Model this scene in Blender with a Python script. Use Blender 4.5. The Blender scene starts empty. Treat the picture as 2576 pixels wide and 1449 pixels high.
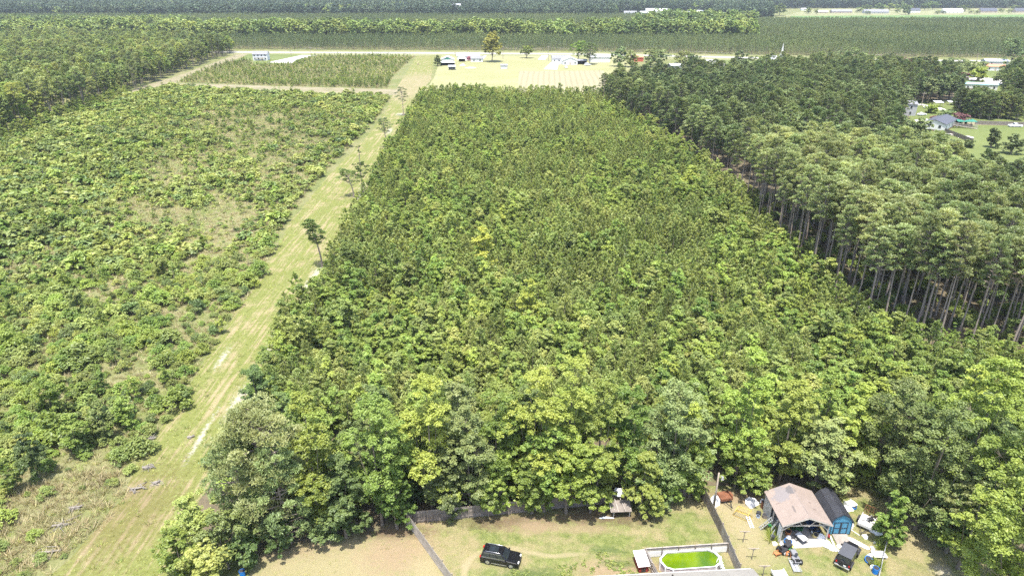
import bpy, math, random
import numpy as np

# ------------------------------------------------------------------ camera, sky, sun, exposure
scene = bpy.context.scene
CAM_H = 60.0
PITCH = math.radians(24.08)
cam_data = bpy.data.cameras.new("camera")
cam_data.lens = 24.0
cam_data.sensor_width = 36.0
cam_data.clip_start = 0.5
cam_data.clip_end = 20000
cam = bpy.data.objects.new("camera", cam_data)
cam.location = (0, 0, CAM_H)
cam.rotation_euler = (math.radians(90) - PITCH, 0, 0)
scene.collection.objects.link(cam)
scene.camera = cam

SUN_DIR = np.array([-0.05, -0.26, 0.96]); SUN_DIR = SUN_DIR / np.linalg.norm(SUN_DIR)
world = bpy.data.worlds.new("World")
scene.world = world
world.use_nodes = True
wn = world.node_tree
bg = wn.nodes["Background"]
sky = wn.nodes.new("ShaderNodeTexSky")
sky.sky_type = 'NISHITA'
sky.sun_disc = False
sky.sun_elevation = math.asin(SUN_DIR[2])
sky.sun_rotation = math.atan2(SUN_DIR[0], SUN_DIR[1])
sky.air_density = 1.0
sky.dust_density = 2.0
wn.links.new(sky.outputs[0], bg.inputs[0])
bg.inputs[1].default_value = 0.15
sun_d = bpy.data.lights.new("sun", 'SUN')
sun_d.energy = 3.3
sun_d.angle = math.radians(0.5)
sun_d.color = (1.0, 0.965, 0.90)
sun = bpy.data.objects.new("sun", sun_d)
from mathutils import Vector, Matrix
sun.rotation_euler = Vector(SUN_DIR.tolist()).to_track_quat('Z', 'Y').to_euler()
sun.location = (0, 0, 300)
scene.collection.objects.link(sun)
scene.view_settings.view_transform = 'Standard'
scene.view_settings.look = 'None'
scene.view_settings.exposure = 1.42
scene.view_settings.gamma = 1.0
scene.view_settings.use_curve_mapping = False
scene.render.engine = 'CYCLES'
cy = scene.cycles
cy.max_bounces = 5
cy.diffuse_bounces = 3
cy.glossy_bounces = 2
cy.transmission_bounces = 3
cy.transparent_max_bounces = 6
cy.volume_bounces = 0
cy.use_adaptive_sampling = True
cy.adaptive_threshold = 0.02
cy.use_denoising = False
cy.denoiser = 'OPENIMAGEDENOISE'
cy.denoising_input_passes = 'RGB_ALBEDO_NORMAL'
cy.caustics_reflective = False
cy.caustics_refractive = False

rng = np.random.default_rng(7)
random.seed(7)
col = scene.collection

# ------------------------------------------------------------------ surveying: where the ground lies
F = 1717.3
def P(u, v, z=0.0):
    """ground position seen along a sight line of the survey picture, at height z"""
    a = (u - 1288.0) / F
    b = (v - 724.5) / F
    d = Vector((a, math.cos(PITCH) - b * math.sin(PITCH), -math.sin(PITCH) - b * math.cos(PITCH)))
    t = (z - CAM_H) / d.z
    return Vector((d.x * t, d.y * t, z))
def XY(u, v, z=0.0):
    p = P(u, v, z)
    return (p.x, p.y)
def poly(*uv):
    return np.array([XY(u, v) for u, v in uv])
def project(pts):
    x, y, z = pts[:, 0], pts[:, 1], pts[:, 2] - CAM_H
    depth = y * math.cos(PITCH) - z * math.sin(PITCH)
    up = y * math.sin(PITCH) + z * math.cos(PITCH)
    return 1288 + F * x / depth, 724.5 - F * up / depth, depth
def inside(pts, pl):
    x, y = pts[:, 0], pts[:, 1]
    r = np.zeros(len(pts), bool)
    n = len(pl)
    for i in range(n):
        x0, y0 = pl[i]; x1, y1 = pl[(i + 1) % n]
        if y0 == y1: continue
        c = ((y0 > y) != (y1 > y)) & (x < (x1 - x0) * (y - y0) / (y1 - y0) + x0)
        r ^= c
    return r
def fill(pl, step, jitter=0.4, rows=None):
    lo, hi = pl.min(0), pl.max(0)
    sx, sy = (step if np.isscalar(step) else step[0]), (step if np.isscalar(step) else step[1])
    xs = np.arange(lo[0], hi[0], sx); ys = np.arange(lo[1], hi[1], sy)
    g = np.stack(np.meshgrid(xs, ys), -1).reshape(-1, 2)
    g = g + rng.uniform(-jitter, jitter, g.shape) * np.array([sx, sy])
    return g[inside(g, pl)]
def in_view(p2, margin=60, zt=0):
    p = np.c_[p2, np.full(len(p2), float(zt))]
    u, v, d = project(p)
    return (u > -margin) & (u < 2576 + margin) & (v < 1449 + margin * 2) & (d > 0)
def vnoise(p, s, seed=0):
    x, y = p[:, 0] / s + seed * 3.1, p[:, 1] / s - seed * 1.7
    return (np.sin(x * 1.7 + 1.3 * np.sin(y * 1.1 + seed)) + np.sin(y * 2.1 + 1.7 * np.sin(x * 0.9 + 2 * seed))
            + 0.6 * np.sin(x * 3.7 + y * 2.9 + seed) + 0.5 * np.sin(-x * 4.9 + y * 5.3)) / 3.1

# ------------------------------------------------------------------ properties
def tag(o, label=None, cat=None, group=None, kind=None):
    if label: o["label"] = label
    if cat: o["category"] = cat
    if group: o["group"] = group
    if kind: o["kind"] = kind
    return o
def empty(name, loc=(0, 0, 0), rz=0.0, label=None, cat=None, group=None):
    o = bpy.data.objects.new(name, None)
    o.empty_display_size = 0.5
    o.location = loc; o.rotation_euler = (0, 0, rz)
    col.objects.link(o)
    return tag(o, label, cat, group)
def put(name, mesh, parent=None, loc=(0, 0, 0), rot=(0, 0, 0), scale=(1, 1, 1)):
    o = bpy.data.objects.new(name, mesh)
    o.location = loc; o.rotation_euler = rot; o.scale = scale
    col.objects.link(o)
    if parent is not None: o.parent = parent
    return o

# ------------------------------------------------------------------ materials
def new_mat(name):
    m = bpy.data.materials.new(name); m.use_nodes = True
    return m, m.node_tree.nodes, m.node_tree.links, m.node_tree.nodes["Principled BSDF"]
def ramp(N, stops):
    r = N.new("ShaderNodeValToRGB")
    e = r.color_ramp.elements
    while len(e) > 1: e.remove(e[-1])
    e[0].position = stops[0][0]; e[0].color = (*stops[0][1], 1)
    for p, c in stops[1:]:
        k = e.new(p); k.color = (*c, 1)
    return r
def noise(N, L, scale, detail=4, rough=0.55, vec=None, dist=0.0):
    n = N.new("ShaderNodeTexNoise")
    n.inputs["Scale"].default_value = scale
    n.inputs["Detail"].default_value = detail
    n.inputs["Roughness"].default_value = rough
    n.inputs["Distortion"].default_value = dist
    if vec is not None: L.new(vec, n.inputs["Vector"])
    return n
def mixc(N, L, fac, a, b, mode='MIX'):
    m = N.new("ShaderNodeMix"); m.data_type = 'RGBA'; m.blend_type = mode
    for s, x in ((m.inputs[0], fac), (m.inputs[6], a), (m.inputs[7], b)):
        if hasattr(x, 'is_output'): L.new(x, s)
        elif isinstance(x, (tuple, list)): s.default_value = (*x, 1)
        else: s.default_value = x
    return m.outputs[2]
def math_(N, L, op, a, b=0.0, c=None, clamp=False):
    m = N.new("ShaderNodeMath"); m.operation = op; m.use_clamp = clamp
    for i, x in enumerate((a, b, c)):
        if x is None: continue
        if hasattr(x, 'is_output'): L.new(x, m.inputs[i])
        else: m.inputs[i].default_value = x
    return m.outputs[0]
def worldpos(N):
    return N.new("ShaderNodeNewGeometry").outputs["Position"]
_cache = {}
def plain(name, c, rough=0.7, metal=0.0, var=0.12, scale=1.5, spec=0.3):
    """painted / raw surface with a little uneven wear"""
    if name in _cache: return _cache[name]
    m, N, L, b = new_mat(name)
    tc = N.new("ShaderNodeTexCoord")
    n = noise(N, L, scale, 5, 0.6, tc.outputs["Object"])
    lo = tuple(x * (1 - var) for x in c); hi = tuple(min(1, x * (1 + var)) for x in c)
    r = ramp(N, [(0.3, lo), (0.7, hi)])
    L.new(n.outputs[0], r.inputs[0])
    L.new(r.outputs[0], b.inputs["Base Color"])
    b.inputs["Roughness"].default_value = rough
    b.inputs["Metallic"].default_value = metal
    b.inputs["Specular IOR Level"].default_value = spec
    _cache[name] = m
    return m
def leaf_mat(name, dark, mid, light, trans=0.28, patch=0.016, gloss=0.025, spread=0.34, gain=1.75):
    dark, mid, light = [(c[0] * gain * 1.05, c[1] * gain, c[2] * gain * 1.05) for c in (dark, mid, light)]
    """leaf colour: face tint, one value per plant, broad patches mixing species tone with painted sun and cloud shade; thin and translucent"""
    m = bpy.data.materials.new(name); m.use_nodes = True
    N, L = m.node_tree.nodes, m.node_tree.links
    N.remove(N["Principled BSDF"])
    out = [n for n in N if n.type == 'OUTPUT_MATERIAL'][0]
    at = N.new("ShaderNodeAttribute"); at.attribute_name = "tint"
    oi = N.new("ShaderNodeObjectInfo")
    pn = noise(N, L, patch, 3, 0.6, worldpos(N))  # broad patches put sunlit and cloud-shaded tone into the leaf colour, besides species
    a = math_(N, L, 'MULTIPLY', at.outputs["Fac"], 0.55)
    b = math_(N, L, 'MULTIPLY', oi.outputs["Random"], spread)
    c = math_(N, L, 'MULTIPLY', math_(N, L, 'SUBTRACT', pn.outputs[0], 0.44), 1.25)
    s = math_(N, L, 'ADD', math_(N, L, 'ADD', a, b), c, clamp=True)
    r = ramp(N, [(0.05, dark), (0.45, mid), (0.95, light)])
    L.new(s, r.inputs[0])
    hsv = N.new("ShaderNodeHueSaturation")
    r2 = math_(N, L, 'FRACT', math_(N, L, 'MULTIPLY', oi.outputs["Random"], 17.3))
    L.new(math_(N, L, 'ADD', 0.484, math_(N, L, 'MULTIPLY', r2, 0.032)), hsv.inputs["Hue"])
    r3 = math_(N, L, 'FRACT', math_(N, L, 'MULTIPLY', oi.outputs["Random"], 71.9))
    L.new(math_(N, L, 'ADD', 0.8, math_(N, L, 'MULTIPLY', r3, 0.42)), hsv.inputs["Value"])
    L.new(r.outputs[0], hsv.inputs["Color"])
    d = N.new("ShaderNodeBsdfDiffuse"); t = N.new("ShaderNodeBsdfTranslucent"); g = N.new("ShaderNodeBsdfGlossy")
    g.inputs["Roughness"].default_value = 0.45
    g.inputs["Color"].default_value = (0.9, 0.95, 0.9, 1)
    L.new(hsv.outputs[0], d.inputs[0])
    tcol = mixc(N, L, 1.0, hsv.outputs[0], (1.25, 1.15, 0.6), 'MULTIPLY')
    L.new(tcol, t.inputs[0])
    m1 = N.new("ShaderNodeMixShader"); m1.inputs[0].default_value = trans
    L.new(d.outputs[0], m1.inputs[1]); L.new(t.outputs[0], m1.inputs[2])
    m2 = N.new("ShaderNodeMixShader"); m2.inputs[0].default_value = gloss
    L.new(m1.outputs[0], m2.inputs[1]); L.new(g.outputs[0], m2.inputs[2])
    L.new(m2.outputs[0], out.inputs[0])
    return m
def bark_mat(name, a, b):
    m, N, L, bs = new_mat(name)
    tc = N.new("ShaderNodeTexCoord")
    mp = N.new("ShaderNodeMapping"); mp.inputs["Scale"].default_value = (6, 6, 1.2)
    L.new(tc.outputs["Object"], mp.inputs[0])
    n = noise(N, L, 2.5, 6, 0.7, mp.outputs[0])
    r = ramp(N, [(0.35, a), (0.65, b)])
    L.new(n.outputs[0], r.inputs[0]); L.new(r.outputs[0], bs.inputs["Base Color"])
    bs.inputs["Roughness"].default_value = 0.95
    return m

M_pine = leaf_mat("pine_needles", (0.06, 0.088, 0.026), (0.134, 0.172, 0.048), (0.222, 0.258, 0.085), 0.34)
M_oldpine = leaf_mat("mature_pine_needles", (0.058, 0.086, 0.034), (0.134, 0.172, 0.066), (0.235, 0.27, 0.112), 0.32)
M_broad = leaf_mat("broad_leaves", (0.045, 0.078, 0.014), (0.115, 0.165, 0.03), (0.19, 0.24, 0.05), 0.36)
M_broadY = leaf_mat("yellow_green_leaves", (0.06, 0.098, 0.016), (0.14, 0.19, 0.032), (0.22, 0.265, 0.052), 0.36)
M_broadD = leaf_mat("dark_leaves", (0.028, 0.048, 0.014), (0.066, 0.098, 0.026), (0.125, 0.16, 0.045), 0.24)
M_oak = leaf_mat("grey_green_leaves", (0.036, 0.056, 0.018), (0.086, 0.114, 0.034), (0.145, 0.17, 0.056), 0.22)
M_scrub = leaf_mat("scrub_leaves", (0.055, 0.08, 0.02), (0.125, 0.16, 0.038), (0.205, 0.235, 0.062), 0.34)
M_gold = leaf_mat("golden_leaves", (0.075, 0.09, 0.018), (0.155, 0.165, 0.034), (0.23, 0.235, 0.05), 0.25)
M_plum = leaf_mat("plum_leaves", (0.05, 0.025, 0.028), (0.09, 0.045, 0.045), (0.13, 0.07, 0.06), 0.2)
M_pink = leaf_mat("pink_blossom", (0.16, 0.06, 0.07), (0.25, 0.11, 0.12), (0.32, 0.16, 0.17), 0.2)
M_farpine = leaf_mat("plantation_needles", (0.032, 0.05, 0.024), (0.07, 0.098, 0.038), (0.122, 0.15, 0.054), 0.2, patch=0.006)
M_farbroad = leaf_mat("far_leaves", (0.045, 0.078, 0.022), (0.105, 0.15, 0.038), (0.19, 0.235, 0.06), 0.3, patch=0.008)
M_darkwood = leaf_mat("shaded_wood_leaves", (0.034, 0.052, 0.022), (0.074, 0.104, 0.036), (0.135, 0.165, 0.055), 0.2)  # cloud shade over the right-hand woods is put into this dark leaf colour
M_fardark = leaf_mat("distant_leaves", (0.012, 0.024, 0.014), (0.030, 0.050, 0.026), (0.062, 0.088, 0.038), 0.1, patch=0.006)  # colour kept dark to paint in cloud shade on the far forest
M_lime = leaf_mat("lime_leaves", (0.15, 0.19, 0.03), (0.22, 0.26, 0.045), (0.28, 0.31, 0.07), 0.36)
M_drygrass = leaf_mat("dry_grass", (0.12, 0.115, 0.05), (0.2, 0.18, 0.09), (0.27, 0.24, 0.135), 0.2)
M_grass = leaf_mat("grass_blades", (0.10, 0.13, 0.03), (0.19, 0.22, 0.06), (0.30, 0.31, 0.11), 0.25)
M_bark = bark_mat("grey_bark", (0.10, 0.08, 0.06), (0.24, 0.20, 0.16))
M_pinebark = bark_mat("pine_bark", (0.17, 0.13, 0.10), (0.38, 0.31, 0.26))
M_dead = bark_mat("bleached_wood", (0.17, 0.145, 0.12), (0.33, 0.30, 0.265))

# ------------------------------------------------------------------ mesh helpers
def mesh_np(name, verts, faces, tint=None, midx=None, mats=(), smooth=False):
    """faces: list of int arrays (n,k)"""
    me = bpy.data.meshes.new(name)
    verts = np.asarray(verts, np.float32)
    me.vertices.add(len(verts)); me.vertices.foreach_set("co", verts.ravel())
    nf = sum(len(f) for f in faces)
    loops = np.concatenate([np.asarray(f, np.int32).ravel() for f in faces])
    sizes = np.concatenate([np.full(len(f), f.shape[1], np.int32) for f in faces])
    starts = np.concatenate([[0], np.cumsum(sizes)[:-1]]).astype(np.int32)
    me.loops.add(len(loops)); me.polygons.add(nf)
    me.loops.foreach_set("vertex_index", loops)
    me.polygons.foreach_set("loop_start", starts)
    me.polygons.foreach_set("loop_total", sizes)
    if midx is not None: me.polygons.foreach_set("material_index", np.asarray(midx, np.int32))
    me.polygons.foreach_set("use_smooth", np.full(nf, smooth))
    for m in mats: me.materials.append(m)
    if tint is not None:
        a = me.attributes.new("tint", 'FLOAT', 'FACE')
        a.data.foreach_set("value", np.asarray(tint, np.float32))
    me.update(calc_edges=True); me.validate()
    return me
def unit(v):
    return v / (np.linalg.norm(v, axis=-1, keepdims=True) + 1e-9)
def rdir(n, r=None):
    return unit((r or rng).normal(size=(n, 3)))
def leaf_geo(c, nrm, size, aspect=0.62, r=None):
    r = r or rng
    n = len(c)
    a = unit(np.cross(nrm, rdir(n, r))); b = np.cross(nrm, a)
    s = (size * r.uniform(0.7, 1.3, n))[:, None]
    bend = nrm * s * 0.18
    v = np.stack([c - a * s, c + b * s * aspect + bend, c + a * s, c - b * s * aspect + bend], 1)
    f = np.arange(n * 4).reshape(n, 4)
    return v.reshape(-1, 3), f
def tuft_geo(c, axis, length, width, k, r=None, spread=0.95):
    """k narrow needle sprays from each centre"""
    r = r or rng
    n = len(c)
    c = np.repeat(c, k, 0); ax = np.repeat(axis, k, 0)
    d = unit(ax + spread * rdir(n * k, r))
    L_ = (length * r.uniform(0.7, 1.25, n * k))[:, None]
    up = np.array([0.0, 0.0, 1.0]) + 0.45 * rdir(n * k, r)
    s = unit(np.cross(d, up)) * width
    v = np.stack([c - s * 0.4, c + d * L_ * 0.6 + s, c + d * L_, c + d * L_ * 0.6 - s], 1)
    # two crossing faces would double the count; one kite per spray
    f = np.arange(n * k * 4).reshape(-1, 4)
    return v.reshape(-1, 3), f
def tube_geo(pts, rad, n=6):
    pts = np.asarray(pts, float); m = len(pts)
    vs = []
    for i in range(m):
        t = pts[min(i + 1, m - 1)] - pts[max(i - 1, 0)]; t = t / (np.linalg.norm(t) + 1e-9)
        ref = np.array([1.0, 0, 0]) if abs(t[0]) < 0.8 else np.array([0, 1.0, 0])
        a = np.cross(t, ref); a /= np.linalg.norm(a); b = np.cross(t, a)
        an = np.arange(n) * 2 * math.pi / n
        vs.append(pts[i] + rad[i] * (np.cos(an)[:, None] * a + np.sin(an)[:, None] * b))
    v = np.concatenate(vs)
    f = []
    for i in range(m - 1):
        for j in range(n):
            k = (j + 1) % n
            f.append((i * n + j, i * n + k, (i + 1) * n + k, (i + 1) * n + j))
    return v, np.array(f)
class Geo:
    def __init__(s): s.v = []; s.f = []; s.t = []; s.m = []; s.n = 0
    def add(s, v, f, t=0.5, m=0):
        s.v.append(v); s.f.append(np.asarray(f) + s.n); s.n += len(v)
        s.t.append(np.broadcast_to(np.asarray(t, float), (len(f),)).copy())
        s.m.append(np.full(len(f), m))
    def mesh(s, name, mats, smooth=False):
        return mesh_np(name, np.concatenate(s.v), s.f, np.concatenate(s.t), np.concatenate(s.m), mats, smooth)

# ------------------------------------------------------------------ plants
def broad_tree(seed, H, R, mat, bark=M_bark, base=0.12, lobes=6, ncl=90, nleaf=110, ls=0.2, trunk_r=0.22, one=False, spire=0.0, open_=0.0):
    r = np.random.default_rng(seed)
    tr, cr = Geo(), Geo()
    z0 = H * base; hc = (z0 + H) / 2; hz = (H - z0) / 2
    # lobes
    LC, LR = [], []
    for i in range(lobes):
        a = i * 2.4 + r.uniform(-0.5, 0.5)
        t = (i + 0.5) / lobes
        z = z0 + (H - z0) * ((0.22 + 0.60 * t) if base > 0.07 else (0.11 + 0.70 * t))
        prof = math.sqrt(max(0.05, 1 - ((z - hc) / hz) ** 2)) * (1 - spire * t)
        rad = R * 0.55 * prof * r.uniform(0.6, 1.15)
        LC.append((math.cos(a) * rad, math.sin(a) * rad, z)); LR.append(R * r.uniform(0.42, 0.62) * (1 - 0.5 * spire * t))
    LC.append((r.uniform(-.1, .1) * R, r.uniform(-.1, .1) * R, H - R * 0.40 * (1 - 0.4 * spire))); LR.append(R * 0.42 * (1 - 0.4 * spire))
    LC = np.array(LC); LR = np.array(LR)
    # trunk and limbs
    top = LC[-1] * np.array([1, 1, 0.92])
    bend = r.uniform(-.25, .25, 2)
    pts = [np.array([bend[0] * math.sin(t * 3), bend[1] * math.sin(t * 2.2), 0]) + t * top for t in np.linspace(0, 1, 6)]
    v, f = tube_geo(pts, [trunk_r * (1.25 if t == 0 else 1) * (1 - 0.82 * t) for t in np.linspace(0, 1, 6)], 7)
    tr.add(v, f)
    for c in LC[:-1]:
        s = np.array(pts[1]) * r.uniform(0.8, 1.6) if c[2] > pts[2][2] else np.array(pts[1])
        s = s * min(1, c[2] * 0.75 / max(s[2], 0.1))
        mid = (s + c) / 2 + np.array([0, 0, -0.06 * H])
        v, f = tube_geo([s, mid, c], [trunk_r * 0.42, trunk_r * 0.26, trunk_r * 0.08], 5); tr.add(v, f)
    # clumps on the lobes
    w = LR ** 2; pick = r.choice(len(LC), ncl, p=w / w.sum())
    d = rdir(ncl, r); d[:, 2] = np.where(d[:, 2] < -0.55, -d[:, 2], d[:, 2])
    cc = LC[pick] + d * (LR[pick] * np.where(r.random(ncl) < .12, r.uniform(1.05, 1.4, ncl), r.uniform(0.55, 1.06, ncl)))[:, None] * np.array([1, 1, 0.9])
    cc[:, 2] = np.clip(cc[:, 2], z0 * 0.7 + 0.3, H)
    rc = R * r.uniform(0.07, 0.20, ncl) * (90.0 / ncl) ** 0.2
    tc = r.uniform(0, 1, ncl)
    for c, pk in list(zip(cc, pick))[::3]:
        v, f = tube_geo([LC[pk], c], [trunk_r * 0.09, trunk_r * 0.03], 3); tr.add(v, f)
    n = ncl * nleaf
    ci = np.repeat(np.arange(ncl), nleaf)
    dd = rdir(n, r); dd[:, 2] = np.where((dd[:, 2] < -0.1) & (r.random(n) < 0.7), -dd[:, 2], dd[:, 2])
    wob = 1 + 0.35 * np.sin(dd[:, 0] * 4 + tc[ci] * 9) * np.sin(dd[:, 1] * 5 + tc[ci] * 17)
    pos = cc[ci] + dd * (rc[ci] * wob * r.uniform(0.45, 1.2, n))[:, None] * np.array([1, 1, 0.68])
    nr = unit(dd * 0.55 + np.array([0, 0, 0.95]) + 0.6 * rdir(n, r))
    v, f = leaf_geo(pos, nr, ls, 0.62, r)
    cr.add(v, f, np.clip(tc[ci] * 0.6 + r.uniform(0, 0.4, n), 0, 1))
    if one:
        g = Geo()
        for a, b_, t_ in zip(tr.v, tr.f, tr.t): pass
        g.v = tr.v + [x for x in cr.v]; g.n = 0
        g.f = tr.f + [x + tr.n for x in cr.f]; g.t = tr.t + cr.t
        g.m = [np.full(len(x), 1) for x in tr.f] + [np.full(len(x), 0) for x in cr.f]
        return g.mesh("tree", [mat, bark])
    return tr.mesh("trunk", [bark], True), cr.mesh("crown", [mat])

def tall_pine(seed, H, R, mat=M_oldpine, crown=0.42, ncl=42, nt=26, k=4, one=False, trunk_r=0.2, lean=0.0, tl=0.42, tw=0.075, flat=0.5):
    r = np.random.default_rng(seed)
    tr, cr = Geo(), Geo()
    ts = np.linspace(0, 1, 7)
    lx, ly = r.uniform(-.4, .4), r.uniform(-.4, .4)
    ctr = lambda z: np.array([lx * math.sin(z / H * 2.2) + lean * (z / H) ** 2, ly * math.sin(z / H * 2), z])
    v, f = tube_geo([ctr(t * H * 0.97) for t in ts], [trunk_r * (1 - 0.8 * t) + (0.05 if t == 0 else 0) for t in ts], 7); tr.add(v, f)
    zc = H * (1 - crown)
    cc = []; rc = []
    for i in range(ncl):
        t = (i + r.uniform(0, 1)) / ncl
        z = zc + (H - zc) * t ** 0.9
        prof = (math.sin(math.pi * min(1, 0.22 + 0.72 * t)) ** 0.7)
        a = i * 2.4 + r.uniform(-.6, .6)
        rr = R * prof * r.uniform(0.35, 1.0)
        c = ctr(z) + np.array([math.cos(a) * rr, math.sin(a) * rr, rr * 0.22])
        cc.append(c); rc.append(R * r.uniform(0.16, 0.29))
        v, f = tube_geo([ctr(z - 0.25 * rr), c + np.array([0, 0, -0.15])], [0.05 + 0.02 * R, 0.02], 4); tr.add(v, f)
    for i in range(5):
        z = zc * r.uniform(0.62, 1.0); a = r.uniform(0, 6.3); l = r.uniform(0.5, 1.6)
        v, f = tube_geo([ctr(z), ctr(z) + np.array([math.cos(a) * l, math.sin(a) * l, 0.1])], [0.04, 0.012], 3); tr.add(v, f)
    cc = np.array(cc); rc = np.array(rc); tc = r.uniform(0, 1, ncl)
    n = ncl * nt; ci = np.repeat(np.arange(ncl), nt)
    dd = rdir(n, r); dd[:, 2] = np.where(dd[:, 2] < -0.2, -dd[:, 2], dd[:, 2])
    pos = cc[ci] + dd * (rc[ci] * r.uniform(0.5, 1.05, n))[:, None] * np.array([1, 1, flat])
    v, f = tuft_geo(pos, unit(dd * 0.7 + np.array([0, 0, 0.8])), tl, tw, k, r)
    cr.add(v, f, np.clip(np.repeat(tc[ci] * 0.55 + r.uniform(0, 0.45, n), k), 0, 1))
    if one:
        g = Geo(); g.v = tr.v + cr.v; g.f = tr.f + [x + tr.n for x in cr.f]; g.t = tr.t + cr.t
        g.m = [np.full(len(x), 1) for x in tr.f] + [np.full(len(x), 0) for x in cr.f]
        return g.mesh("pine", [mat, M_pinebark])
    return tr.mesh("trunk", [M_pinebark], True), cr.mesh("crown", [mat])

def young_pine(seed, H, R, mat=M_pine, nb=34, tuf=5, k=5, tl=0.36, tw=0.06, one=True):
    r = np.random.default_rng(seed)
    g = Geo()
    v, f = tube_geo([(0, 0, 0), (0.05, 0, H * 0.5), (0, 0, H * 0.96)], [0.02 * H * 0.6, 0.012 * H * 0.6, 0.01], 5)
    g.add(v, f, 0.5, 1)
    C, A, T = [], [], []
    for i in range(nb):
        t = (i + r.uniform(0, 0.8)) / nb
        z = H * (0.14 + 0.80 * t)
        rr = R * (1 - t) ** 0.75 * r.uniform(0.7, 1.12) + 0.12
        a = i * 2.4 + r.uniform(-.4, .4)
        tint = r.uniform(0, 1)
        for j in range(tuf):
            q = 0.35 + 0.65 * (j + 1) / tuf
            C.append((math.cos(a) * rr * q + r.normal() * 0.10, math.sin(a) * rr * q + r.normal() * 0.10, z + rr * q * 0.35 + r.normal() * 0.06))
            A.append((math.cos(a) * 0.5, math.sin(a) * 0.5, 1.0)); T.append(tint * 0.5 + 0.25 * q + r.uniform(0, .25))
    for j in range(6):
        C.append((0, 0, H * (0.90 + 0.02 * j))); A.append((0, 0, 1)); T.append(0.8)
    v, f = tuft_geo(np.array(C), unit(np.array(A)), tl, tw, k, r, 0.9)
    g.add(v, f, np.clip(np.repeat(T, k), 0, 1), 0)
    return g.mesh("young_pine", [mat, M_pinebark])

def bush(seed, H, R, mat, ncl=14, nleaf=34, ls=0.16, flat=0.7):
    r = np.random.default_rng(seed)
    g = Geo()
    a = r.uniform(0, 6.3, ncl); q = np.sqrt(r.uniform(0, 1, ncl))
    cc = np.c_[np.cos(a) * q * R * 0.72, np.sin(a) * q * R * 0.72, H * (0.25 + 0.55 * (1 - q ** 2) * r.uniform(0.6, 1.15, ncl))]
    rc = R * r.uniform(0.24, 0.42, ncl); tc = r.uniform(0, 1, ncl)
    for c in cc[::2]:
        v, f = tube_geo([(0, 0, 0), c], [0.03, 0.012], 3); g.add(v, f, 0.5, 1)
    n = ncl * nleaf; ci = np.repeat(np.arange(ncl), nleaf)
    dd = rdir(n, r); dd[:, 2] = np.abs(dd[:, 2]) - 0.15
    pos = cc[ci] + dd * (rc[ci] * r.uniform(0.55, 1.1, n))[:, None] * np.array([1, 1, flat * H / R if H < R else 0.9])
    pos[:, 2] = np.maximum(pos[:, 2], 0.04)
    nr = unit(dd * 0.5 + np.array([0, 0, 0.95]) + 0.6 * rdir(n, r))
    v, f = leaf_geo(pos, nr, ls, 0.6, r)
    g.add(v, f, np.clip(tc[ci] * 0.6 + r.uniform(0, .4, n), 0, 1), 0)
    return g.mesh("bush", [mat, M_bark])

def grass_tuft(seed, H, R, mat, k=16, w=0.03):
    r = np.random.default_rng(seed)
    c = np.zeros((k, 3)); a = r.uniform(0, 6.3, k); q = np.sqrt(r.uniform(0, 1, k)) * R * 0.5
    c[:, 0] = np.cos(a) * q; c[:, 1] = np.sin(a) * q
    d = unit(np.c_[np.cos(a) * 0.7, np.sin(a) * 0.7, np.full(k, 1.0)] + 0.35 * rdir(k, r))
    s = unit(np.cross(d, rdir(k, r))) * w
    hh = (H * r.uniform(0.6, 1.15, k))[:, None]
    v = np.stack([c - s, c + s, c + d * hh + np.array([0, 0, -0.1]) * hh], 1).reshape(-1, 3)
    g = Geo(); g.add(v, np.arange(k * 3).reshape(k, 3), r.uniform(0, 1, k), 0)
    return g.mesh("tuft", [mat])

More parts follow.
